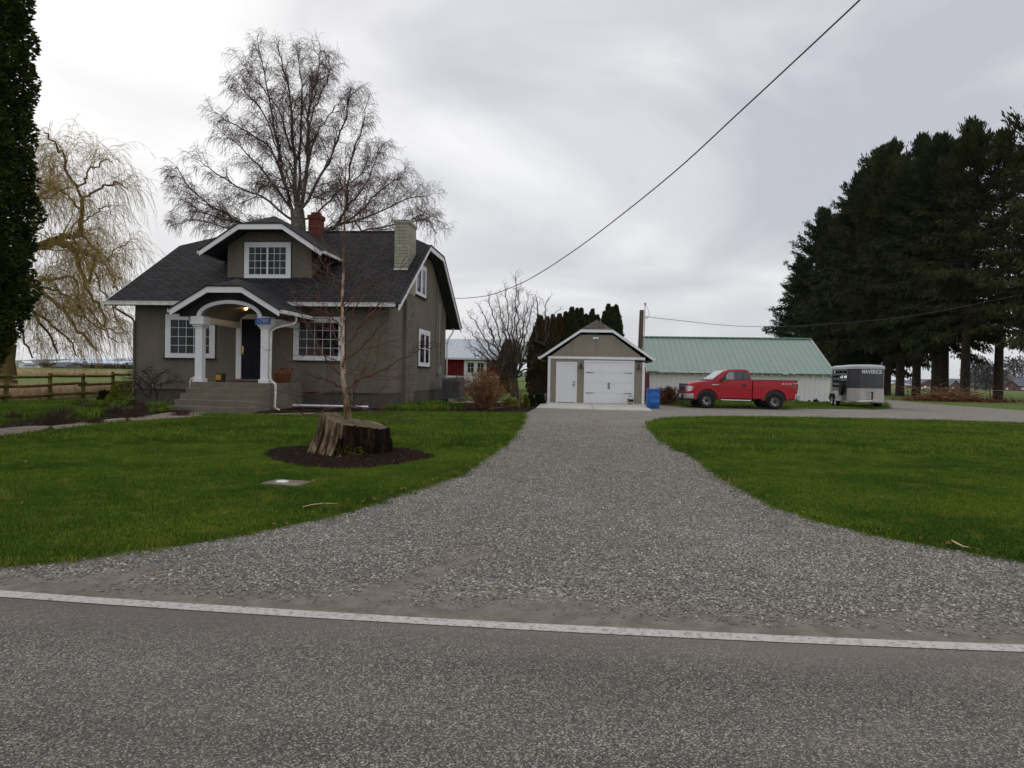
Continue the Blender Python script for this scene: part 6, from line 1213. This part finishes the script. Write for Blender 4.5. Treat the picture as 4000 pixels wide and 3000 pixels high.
cane_shrub('weeping_maple', G(2108, 1562), 'low bare weeping maple with purplish twigs left of the garage', 'shrub', 60, 1.45, .75, 'heather', .008, 9, .12, None, -.10, (11, .2, .6), .03)
rng = np.random.default_rng(12); QY = 25.4; qt = atY(612, 1590, QY); cs = empty('contorted_shrub', (qt.x, QY, 0), 0, 'bare twisted low shrub leaning on the left house corner', 'shrub'); O = np.array((qt.x, QY, 0.0)); trunk, tw = [], []
addpoly(trunk, dens([O, np.array(atY(600, 1572, QY)), np.array(atY(583, 1550, QY))], 3, .01, rng), .05, .04)
for pts, r in (([(583, 1550), (560, 1535), (545, 1500), (520, 1475), (480, 1480)], .03), ([(583, 1550), (590, 1510), (600, 1480), (640, 1455), (690, 1475)], .032), ([(612, 1585), (612, 1545), (602, 1510), (620, 1470), (660, 1440)], .03), ([(590, 1530), (570, 1490), (540, 1465), (500, 1455)], .025), ([(602, 1500), (580, 1470), (560, 1450), (590, 1435)], .022), ([(612, 1530), (640, 1500), (670, 1485), (710, 1500)], .022), ([(560, 1520), (530, 1500), (500, 1500), (470, 1510)], .02)):
    q = px_limb(pts, QY, rng.uniform(-.5, .4), rng, 5, .03); q = snap(trunk, q, .02); addpoly(trunk, q, r, .010); grow(tw, q, .022, 0, [(16, .2, .7, .8, 7, .28, -.05, .5, .15), (9, .1, .3, .7, 4, .3, -.05, .6, .1)], rng)
Vt, Ft = seg_arrays(trunk, 6); npmesh('trunk', Vt - O, Ft, 'bark_dark', cs, True); Vt, Ft = seg_arrays([(a, b, max(c, .005), max(d, .004)) for a, b, c, d in tw], 3); npmesh('branches', Vt - O, Ft, 'bark_dark', cs, True)
cane_shrub('rose_bush', G(2030, 1590), 'thin reddish cane bush behind the yellow green shrub', 'shrub', 40, .8, .35, 'cane_red', .006, 14, .08, None, 0, (4, .1, .2), .08)
cane_shrub('rose_bush', HF.w(2.2, 11.6), 'arching bare vine like bush at the red outbuilding end wall', 'shrub', 60, 2.3, .55, 'cane_brown', .006, 15, .14, None, -.05, (5, .2, .5), .2)
for i, (x, y, s, lb) in enumerate(((253, 1633, .36, 'heather clump halfway up the path bed by the lawn strip'), (222, 1668, .44, 'widest heather clump on the nearer side of the path bed'), (452, 1622, .36, 'heather clump on the far side of the path nearest the fence bed'), (518, 1640, .38, 'heather clump beside the second slab of the path'), (566, 1612, .36, 'greyish heather clump near the house end of the bed'), (61, 1648, .30, 'grey heather clump at the left end of the bed'), (372, 1664, .22, 'small heather tuft on the near edge of the path'), (702, 1632, .26, 'small heather tuft at the foot of the porch steps'), (400, 1592, .24, 'low heather mound at the tip of the corner bed'))):
    cane_shrub('heather', G(x, y), lb, 'shrub', 170, s, .85, 'heather', .004, 60 + i, .15, None, 0, (10, .05, .12), s * .45, 'heather clumps along the front path')
def leafy(name, loc, label, n, rx_, rz_, m, seed, size=(.04, .09), cat='shrub', core=True):
    rng = np.random.default_rng(seed); e_ = empty(name, loc, 0, label, cat); v = rng.normal(0, 1, (n, 3)); v /= np.linalg.norm(v, axis=1, keepdims=True); v[:, 2] = np.abs(v[:, 2]) * np.where(rng.random(n) < .85, 1, -.2)
    lm = 1 + .10 * np.sin(v[:, 0] * 7 + seed) + .08 * np.sin(v[:, 1] * 9) + .07 * np.sin(v[:, 2] * 11); P = v * np.array([rx_, rx_, rz_]) * (lm * (1 - .4 * rng.random(n) ** 2))[:, None]; P[:, 2] = np.maximum(P[:, 2] + rz_ * .08, .02)
    D = v + rng.normal(0, .5, (n, 3)) + np.array([0, 0, .4]); Lg = rng.uniform(*size, n); V, Fq = sprays(P, D, Lg, Lg * rng.uniform(.25, .45, n), rng); npmesh('foliage', V, Fq, m, e_)
    if core: MB().lathe([(rx_ * .5, .01), (rx_ * .75, rz_ * .3), (rx_ * .7, rz_ * .6), (rx_ * .4, rz_ * .85), (.0, rz_ * .9)], (0, 0, 0), 12).build('inner_foliage', m, e_, smooth=True)
    return e_
leafy('boxwood', G(2109, 1580), 'round dark green clipped shrub beside the garage corner', 5000, .25, .46, 'boxwood', 5)
leafy('conifer_shrub', G(2068, 1589), 'bushy green shrub with yellowish tips left of the round one', 4500, .26, .46, 'boxwood', 6); leafy('conifer_shrub', G(2055, 1592), 'bright yellow green upright shrub in front of the darker one', 1400, .11, .42, 'gold_shrub', 7)
leafy('leafy_shrub', G(1990, 1592), 'loose light green leafy plant right of the white pot', 900, .36, .32, 'gold_shrub', 8, (.05, .1), core=False)
leafy('leafy_shrub', HF.w(-10.6, .3), 'yellow orange leaved bush at the far left corner of the house', 2200, .6, .75, 'gold_shrub', 9, (.04, .09), core=False)
leafy('fern', G(420, 1572), 'small dark green fern in the corner bed near the fence', 900, .28, .35, 'boxwood', 10, (.08, .2), core=False)
# ================================================================== FENCES
fe = empty('split_rail_fence', (-18.2, 25.3, 0), 0, 'mossy three rail wooden fence running from the cedar back behind the house', 'fence')
fp = [(-17.9, 19.9), (-18.05, 22.6), (-18.2, 25.3), (-18.3, 27.9), (-18.65, 30.6), (-18.9, 33.4), (-19.2, 36.1), (-19.5, 38.8)]
O3 = Vector((-18.2, 25.3, 0))
for i, (x, y) in enumerate(fp):
    h = 1.13 + R_.uniform(-.04, .06); l = R_.uniform(-.03, .03); MB().tube([Vector((x, y, -.1)) - O3, Vector((x + l, y, h * .5)) - O3, Vector((x + l * 1.5, y, h)) - O3], [.085, .08, .075], 8).build('post', 'fence_wood', fe)
    if i + 1 < len(fp):
        x2, y2 = fp[i + 1]; d = Vector((x2 - x, y2 - y, 0)).normalized(); s = .06 if i % 2 else -.06
        for z in (.24, .62, .99):
            zz = z + R_.uniform(-.03, .03) + (.03 if i % 2 else -.02); a = Vector((x + s, y, zz)) - d * .22; b_ = Vector((x2 + s, y2, zz + R_.uniform(-.04, .04))) + d * .18; c = (a + b_) / 2 + Vector((0, 0, R_.uniform(-.03, .015)))
            MB().tube([a - O3, c - O3, b_ - O3], [.055, .06, .05], 7).build('rail', 'fence_wood', fe, smooth=True)
for i, (x, y0, y1, lb) in enumerate(((3607, 1508, 1551, 'thin dark fence post between two spruce trunks at the pasture'), (3732, 1508, 1541, 'thin dark fence post left of the thickest spruce trunk'), (3870, 1515, 1575, 'leaning dark fence post standing alone in the right pasture'), (3545, 1505, 1546, 'short dark fence post left of the straight spruce trunk'))):
    g_ = G(x, y1); tp2 = atY(x - (4 if i == 2 else 0), y0, g_.y); tag(MB().tube([g_, tp2], .03, 5).build('fence_post', 'bronze'), lb, 'fence post', 'posts of the pasture fence')
a_, b_ = G(3607, 1551), G(3870, 1575); tag(MB().tube([a_ + Vector((0, 0, .9)), b_ + Vector((0, 0, .9)), G(4100, 1596) + Vector((0, 0, .9))], .008, 4).build('fence_wire', 'galv'), 'single thin wire strung along the dark pasture posts', 'wire')
rng = np.random.default_rng(9)      # brush pile at the spruce feet
bp_ = empty('brush_pile', G(3715, 1568), 0, 'low brown pile of cut branches and dead leaves at the spruce feet', 'brush pile'); segs = []
for k in range(420):
    p = (rng.normal(-.2, 1.15), rng.normal(0, .5), abs(rng.normal(.3, .28))); a = rng.uniform(-.5, .5) + (PI if rng.random() < .5 else 0); segs_ = wander(p, (math.cos(a), math.sin(a), rng.uniform(-.1, .25)), rng.uniform(.4, 1.5), 4, .12, -.03, rng); addpoly(segs, segs_, rng.uniform(.012, .035), .008)
V, Fq = seg_arrays(segs, 4); V[:, 2] = np.maximum(V[:, 2], .02); npmesh('branches', V, Fq, 'cane_brown', bp_)
n = 2600; P = np.stack([rng.normal(.3, 1.9, n), rng.normal(0, .7, n), np.abs(rng.normal(0, .10, n)) + .03], 1); Lg = rng.uniform(.08, .2, n); V, Fq = sprays(P, rng.normal(0, 1, (n, 3)) * (1, 1, .3), Lg, Lg * .4, rng); npmesh('dead_leaves', V, Fq, 'cane_red', bp_)
# ================================================================== FAR THINGS
def simple_house(name, px0, px1, pytop, Y, depth, wallm, roofm, label, wallh=.5, gable=False, win=0, chim=False):
    a, b = atY(px0, 1490, Y).x, atY(px1, 1490, Y).x; g0 = tz((a + b) / 2, Y); zt2 = atY((px0 + px1) / 2, pytop, Y).z; H = zt2 - g0; wh = H * wallh; W = b - a
    e_ = empty(name, (a, Y, g0 - .3), 0, label, 'building')
    if gable:
        MB().slab([(0, 0, 0), (0, 0, wh), (W / 2, 0, H * .97), (W, 0, wh), (W, 0, 0)], (0, depth, 0)).build('wall', wallm, e_); r = MB(); r.slab([(-.4, -.5, wh - .1), (W / 2, -.5, H), (W / 2, depth + .5, H), (-.4, depth + .5, wh - .1)], (0, 0, .25)); r.slab([(W + .4, -.5, wh - .1), (W / 2, -.5, H), (W / 2, depth + .5, H), (W + .4, depth + .5, wh - .1)][::-1], (0, 0, .25)); r.build('roof', roofm, e_)
    else:
        MB().slab([(0, 0, 0), (0, 0, wh), (0, depth / 2, H * .97), (0, depth, wh), (0, depth, 0)], (W, 0, 0)).build('wall', wallm, e_); r = MB(); r.slab([(-.4, -.5, wh - .1), (W + .4, -.5, wh - .1), (W + .4, depth / 2, H), (-.4, depth / 2, H)], (0, 0, .2)); r.slab([(-.4, depth + .5, wh - .1), (W + .4, depth + .5, wh - .1), (W + .4, depth / 2, H), (-.4, depth / 2, H)][::-1], (0, 0, .2)); r.build('roof', roofm, e_)
    for k in range(win):
        x = W * (k + .5) / win; MB().box(x - W / win * .16, x + W / win * .16, -.08, -.01, wh * .35, wh * .75).build('window', 'vinyl' if k % 2 == 0 else 'dark_glass', e_)
    if chim: MB().box(W * .15, W * .15 + 1, depth / 2 - .5, depth / 2 + .5, H * .9, H * 1.12).build('chimney', 'far_tan', e_)
    return e_
simple_house('greenhouse', 190, 471, 1398, 430, 60, 'far_blue', 'far_blue', 'very long pale blue metal farm building on the left horizon', .55)
simple_house('farm_house', 478, 530, 1420, 400, 10, 'far_tan', 'far_roof', 'small grey roofed farm house at the left house corner', .5, win=2)
simple_house('farm_shed', 205, 252, 1413, 330, 14, 'far_roof', 'hill', 'low dark roofed farm shed in front of the pale blue building', .35)
simple_house('farm_house', 72, 96, 1408, 360, 6, 'vinyl', 'vinyl', 'small white farm building near the big cedar', .7, True); simple_house('farm_shed', 98, 132, 1422, 360, 6, 'vinyl', 'far_roof', 'low white farm shed right of the small white building', .7)
simple_house('farm_shed', 3440, 3500, 1478, 345, 20, 'far_roof', 'far_blue', 'blue roofed farm shed seen between spruce trunks', .45); simple_house('farm_house', 3523, 3566, 1497, 330, 12, 'far_tan', 'galv', 'flat looking tan farm building between spruce trunks', .75, win=2)
simple_house('farm_shed', 3594, 3660, 1481, 350, 16, 'far_brown', 'far_roof', 'wide brown gabled farm shed between spruce trunks', .5, True); simple_house('farm_house', 3712, 3752, 1484, 335, 10, 'far_brick', 'far_roof', 'small grey gabled house left of the thickest trunk', .45, True, 2)
simple_house('farm_house', 3920, 3976, 1484, 330, 12, 'far_brick', 'far_brown', 'brick house gable with two white windows at the right edge', .45, True, 2); simple_house('farm_house', 3978, 4090, 1476, 334, 14, 'far_brick', 'far_roof', 'long brick house wing cut by the right edge', .42, False, 3, True)
simple_house('farm_shed', 3795, 3850, 1502, 345, 10, 'far_tan', 'far_roof', 'tan farm shed under the dark bare trees', .7, win=4); simple_house('farm_shed', 3856, 3905, 1500, 345, 10, 'far_tan', 'far_brown', 'tan shed just left of the brick house', .7, win=3)
cx_ = atY(3608, 1515, 315).x; car = empty('parked_car', (cx_, 315, tz(cx_, 315)), 0, 'distant white car parked before the brown farm shed', 'car')
MB().slab([(0, 0, .35), (0, 0, .9), (.9, 0, 1.0), (1.5, 0, 1.5), (3.1, 0, 1.5), (3.6, 0, 1.0), (4.3, 0, .95), (4.3, 0, .35)], (0, 1.8, 0)).build('body', 'vinyl', car); MB().slab([(1.1, -.02, 1.03), (1.6, -.02, 1.42), (3.0, -.02, 1.42), (3.4, -.02, 1.03)], (0, .015, 0)).build('side_window', 'dark_glass', car)
for x in (.8, 3.4): MB().lathe([(.0, -.05), (.33, -.04), (.33, .15), (0, .16)], (x, 0, .33), 14, 'y').build('wheel', 'tyre', car)
def far_tree(px, py, Y, R, label, m='far_tree', seed=1, cat='tree', h0=.15):
    p = atY(px, py, Y); z = tz(p.x, Y); H = p.z - z; e_ = empty('bare_tree', (p.x, Y, z), 0, label, cat); rng = np.random.default_rng(seed); n = 2600; t = rng.random(n); v = rng.normal(0, 1, (n, 3)); v /= np.linalg.norm(v, axis=1, keepdims=True); P = v * (rng.random(n) ** .4)[:, None] * np.array([R, R, H * .45]) * (1 + .2 * np.sin(v[:, :1] * 5 + seed)) + np.array([0, 0, H * (.5 + h0 * .3)]); Lg = rng.uniform(.5, 1.6, n) * H / 14
    V, Fq = sprays(P, v + rng.normal(0, .4, (n, 3)) + (0, 0, .5), Lg, Lg * .12, rng); npmesh('crown', V, Fq, m, e_); MB().tube([(0, 0, 0), (0, 0, H * .6)], [H * .03, H * .01], 6).build('trunk', 'bark_dark', e_)
for i, (px, py, Y, R, lb) in enumerate(((3812, 1395, 300, 6, 'dark bare tree left above the tan farm shed'), (3856, 1408, 305, 6, 'dark bare tree above the gap between two tan sheds'), (3892, 1440, 300, 5, 'smaller dark tree beside the brick house gable'), (3965, 1395, 360, 6, 'dark bare tree behind the brick house'), (487, 1398, 450, 7, 'dark tree left behind the grey roofed farm house'), (516, 1408, 450, 6, 'dark tree right behind the grey roofed farm house'))): far_tree(px, py, Y, R, lb, seed=90 + i)
def ridge(name, pts, Y, m, th=260):
    V = [];
    for x, y in pts: p = atY(x, y, Y); V += [(p.x, Y - th / 3, tz(p.x, Y) - 3), (p.x, Y, p.z), (p.x, Y + th, tz(p.x, Y) - 3)]
    Fq = []
    for i in range(len(pts) - 1): a = 3 * i; Fq += [(a, a + 3, a + 4, a + 1), (a + 1, a + 4, a + 5, a + 2)]
    npmesh(name, V, Fq, m, None, True)['kind'] = 'structure'
ridge('hills', [(-900, 1414), (-300, 1412), (0, 1410), (150, 1404), (300, 1402), (420, 1408), (560, 1416), (900, 1424), (1300, 1440), (1700, 1450), (2000, 1456), (2045, 1452), (2075, 1446), (2100, 1453), (2160, 1460), (2500, 1466), (3000, 1476), (3400, 1484), (3560, 1484), (3700, 1478), (3900, 1486), (4300, 1496), (5000, 1506)], 2600, 'hill')
# hedge line at the foot of the pale blue building
npm = []; rng = np.random.default_rng(31); n = 5000; xx = rng.uniform(atY(150, 1430, 395).x, atY(520, 1430, 395).x, n); P = np.stack([xx, 395 + rng.normal(0, 1, n), tz(-250, 395) + np.abs(rng.normal(0, .8, n))], 1); Lg = rng.uniform(.8, 1.8, n); V, Fq = sprays(P, rng.normal(0, 1, (n, 3)), Lg, Lg * .3, rng); tag(npmesh('hedge_row', V, Fq, 'arborvitae_brown'), 'low dark hedge row along the foot of the pale blue building', 'hedge')
# ================================================================== GROUND COVER
def blades(seed, n, H, spread, w=.0035, curl=.35):
    rng = np.random.default_rng(seed); V = []; Fs = []
    for k in range(n):
        a = rng.uniform(0, 6.283); x, y = rng.normal(0, spread, 2); h = H * rng.uniform(.55, 1.15); dx, dy = math.cos(a) * curl * h, math.sin(a) * curl * h; px_, py_ = -math.sin(a) * w, math.cos(a) * w
        b_ = len(V); V += [(x - px_, y - py_, 0), (x + px_, y + py_, 0), (x + dx * .35 + px_ * .8, y + dy * .35 + py_ * .8, h * .6), (x + dx * .35 - px_ * .8, y + dy * .35 - py_ * .8, h * .6), (x + dx, y + dy, h)]; Fs += [(b_, b_ + 1, b_ + 2, b_ + 3), (b_ + 3, b_ + 2, b_ + 4)]
    return V, Fs
gt = [hidden_proto('grass_tuft', *blades(s, 17, .031, .045, .0028), 'grass_blade', 4) for s in (1, 2, 3)]
gtb = [hidden_proto('grass_tuft', *blades(s, 18, .075, .11, .006), 'grass_blade', 4) for s in (4, 5)]
def pts_in(poly, n, rng, z=.03, dens_fn=None):
    A = np.array([p[:2] for p in poly]); lo, hi = A.min(0), A.max(0); P = rng.uniform(lo, hi, (n, 2)); P = P[inpoly(P, A)]
    if dens_fn is not None: P = P[rng.random(len(P)) < dens_fn(P)]
    return np.concatenate([P, np.full((len(P), 1), z)], 1)
rng = np.random.default_rng(77)
PATHS = []
notbed = lambda P: ~(((np.abs(P[:, 0] - ub.location.x) < .27) & (np.abs(P[:, 1] - ub.location.y) < .20)) | inpoly(P, bed_stump) | inpoly(P, bed_left) | inpoly(P, bed_house) | inpoly(P, bed_corner))
vis = lambda P: (np.abs(P[:, 0]) < P[:, 1] * .80 + 1.0)
def fall(d0, p): return lambda P: notbed(P) * vis(P) * np.clip((d0 / np.maximum(P[:, 1], 1)) ** p, 0, 1)
near = [p for p in (pts_in(lawn_left, 620000, rng, .03, fall(7.0, 1.5)), pts_in(lawn_right, 1500000, rng, .03, fall(7.0, 1.5)))]
near = np.concatenate(near); nn = near[near[:, 1] < 13]; ff_ = near[near[:, 1] >= 13]
eg = []
for src, lo_i, hi_i in ((le, 16, len(le) - 2), (re_, 8, 104)):
    for i in NR.integers(lo_i, hi_i, 5200):
        p = np.array(src[i]) + (np.array(src[i + 1]) - np.array(src[i])) * NR.random() + NR.normal(0, .05, 2) * (1 + 1.5 * (NR.random() < .12)); eg.append((p[0], p[1], .012))
eg = np.array(eg); nn = np.concatenate([nn, eg])
tag(scatter('lawn_grass', nn, gt, .55, 1.25, .25, 3), 'short mown green grass of the front lawns', 'grass')
fr_ = np.concatenate([ff_, pts_in(lawn_back, 9000, rng, .03)]); tag(scatter('lawn_grass', fr_, gtb, .6, 1.2, .2, 4), 'short green grass further back towards the buildings', 'grass')
# loose gravel stones
def stone_mesh(seed):
    bm = bmesh.new(); bmesh.ops.create_icosphere(bm, subdivisions=1, radius=.0078); rg = random.Random(seed)
    for v in bm.verts: v.co *= rg.uniform(.7, 1.2); v.co.z *= .65
    V = [tuple(v.co) for v in bm.verts]; Fs = [tuple(v.index for v in f.verts) for f in bm.faces]; bm.free(); return V, Fs
stn = [hidden_proto('gravel_stone', *stone_mesh(s), 'stone', 3) for s in (1, 2, 3)]
gpoly = [tuple(p[:2]) for p in le] + [tuple(p[:2]) for p in re_[::-1] if True]
def sdens(P):
    e_ = P[:, 1] + .098 * P[:, 0]; ok = (e_ > 4.02) & vis(P) & (P[:, 1] < 22)
    v_ = np.sin(P[:, 0] * 1.7 + 2 * np.sin(P[:, 1] * .9)) * .25 + .75; k = np.clip((e_ - 3.95) / 1.1, .05, 1) * (.55 + .45 * (np.sin(P[:, 0] * 5.3 + 3 * np.sin(P[:, 1] * 4)) > -.3)) * v_ * np.clip((7.5 / P[:, 1]) ** 1.6, 0, 1) * np.clip((22 - P[:, 1]) / 10, 0, 1)
    for a, c, w_, *q_ in RUTS:
        A, B = np.array(G(*a)[:2]), np.array(G(*c)[:2]); d = B - A; L_ = np.linalg.norm(d); d /= L_; t = np.clip((P - A) @ d, 0, L_); q = np.linalg.norm(P - A - t[:, None] * d, axis=1); k = k * (1 - (1 - np.clip(q / (w_ * 1.4), .06, 1)) * (q_[0] if q_ else 1))
    return ok * k
P = rng.uniform((-9, 3.6), (13, 22), (3700000, 2)); P = P[~inpoly(P, lawn_left) & ~inpoly(P, lawn_right)]; P = P[rng.random(len(P)) < sdens(P)]; print('stones', len(P))
tag(scatter('gravel_stones', np.concatenate([P, np.full((len(P), 1), .013)], 1), stn, .45, 1.35, .4, 8), 'loose grey gravel stones covering the drive', 'gravel')
# mulch and clods
P = np.concatenate([pts_in(bed_stump, 26000, rng, .05), pts_in(bed_left, 16000, rng, .045), pts_in(bed_house, 16000, rng, .045), pts_in(bed_corner, 6000, rng, .048)])
chip = [hidden_proto('bark_chip', [(x * 2.2, y * 1.3, z * 1.3) for x, y, z in stone_mesh(s)[0]], stone_mesh(s)[1], 'mulch', 3) for s in (7, 8)]
tag(scatter('mulch_chips', P, chip, .4, 1.7, .8, 9), 'dark bark chips and clods on the planting beds', 'mulch')
lf = hidden_proto('fallen_leaf', [(-.02, 0, 0), (0, .012, .006), (.025, 0, .0), (0, -.012, .004)], [(0, 1, 2, 3)], 'cane_brown', 4)
P = np.concatenate([pts_in(lawn_left, 160, rng, .075), pts_in(bed_stump, 60, rng, .065), np.array([(*(np.array(le[i]) + NR.normal(0, .12, 2)), .05) for i in NR.integers(40, len(le), 90)]), np.array([(*(np.array(re_[i]) + NR.normal(0, .1, 2)), .05) for i in NR.integers(0, 95, 150)])])
tag(scatter('fallen_leaves', P, [lf], .7, 1.8, .5, 10), 'scattered dry brown leaves on lawn and drive edges', 'leaves')
# green clumps in beds
bg = [hidden_proto('leaf_clump', *blades(s, 26, .17, .05, .008, .5), 'grass_blade', 4) for s in (11, 12)]
P = np.concatenate([pts_in([tuple(G(x, y)[:2]) for x, y in pl], n_, rng, .04) for pl, n_ in (([(1480, 1604), (1560, 1580), (1700, 1578), (1800, 1592), (1830, 1604), (1560, 1610)], 420), ([(560, 1600), (640, 1588), (680, 1590), (660, 1612), (590, 1618)], 300), ([(300, 1592), (440, 1572), (530, 1580), (450, 1600)], 160), ([(250, 1645), (330, 1630), (420, 1625), (330, 1660)], 90))])
tag(scatter('bed_plants', P, bg, .5, 1.4, .3, 12), 'fresh green leaf clumps growing in the beds', 'plants')
# tall dry grass beyond the fence
dg = [hidden_proto('dry_tuft', *blades(s, 40, .55, .16, .007, .25), 'dry_grass', 4) for s in (21, 22)]
P = []
for k in range(9000):
    y = rng.uniform(21, 60); x = -18.7 - (y - 25) * .06 - rng.uniform(.4, 2.2 + (y - 20) * .05); P.append((x, y, 0))
A2 = rng.uniform((-170, 105), (-40, 150), (16000, 2)); A2 = A2[(A2[:, 1] > 112 + .10 * (A2[:, 0] + 100)) & (A2[:, 0] > -A2[:, 1] * .78)]
P = np.array(P); tag(scatter('dry_grass', P, dg, .5, 1.15, .2, 13), 'tall tan dry grass behind the wooden fence', 'dry grass')
sheet('dry_field_strip', [(-230, 128), (-140, 115), (-70, 98), (-40, 90), (-40, 112), (-70, 128), (-140, 170), (-230, 230)], .02, 'dry_grass')
P = np.concatenate([A2, np.full((len(A2), 1), 0)], 1); tag(scatter('dry_grass', P, dg, .8, 1.5, .2, 14), 'far tan strip of dry grass across the left field', 'dry grass')

# ================================================================== HAZE
hm = bpy.data.materials.new('haze'); hm.use_nodes = True; hn = hm.node_tree; hn.nodes.clear()
ho_ = hn.nodes.new('ShaderNodeOutputMaterial'); hv_ = hn.nodes.new('ShaderNodeVolumePrincipled'); hv_.inputs['Density'].default_value = .00006; hv_.inputs['Color'].default_value = (.86, .92, 1, 1); hn.links.new(hv_.outputs[0], ho_.inputs['Volume']); M['haze'] = hm
MB().box(-2700, 2700, -70, 3600, -4.5, 60).build('haze', 'haze')['kind'] = 'stuff'
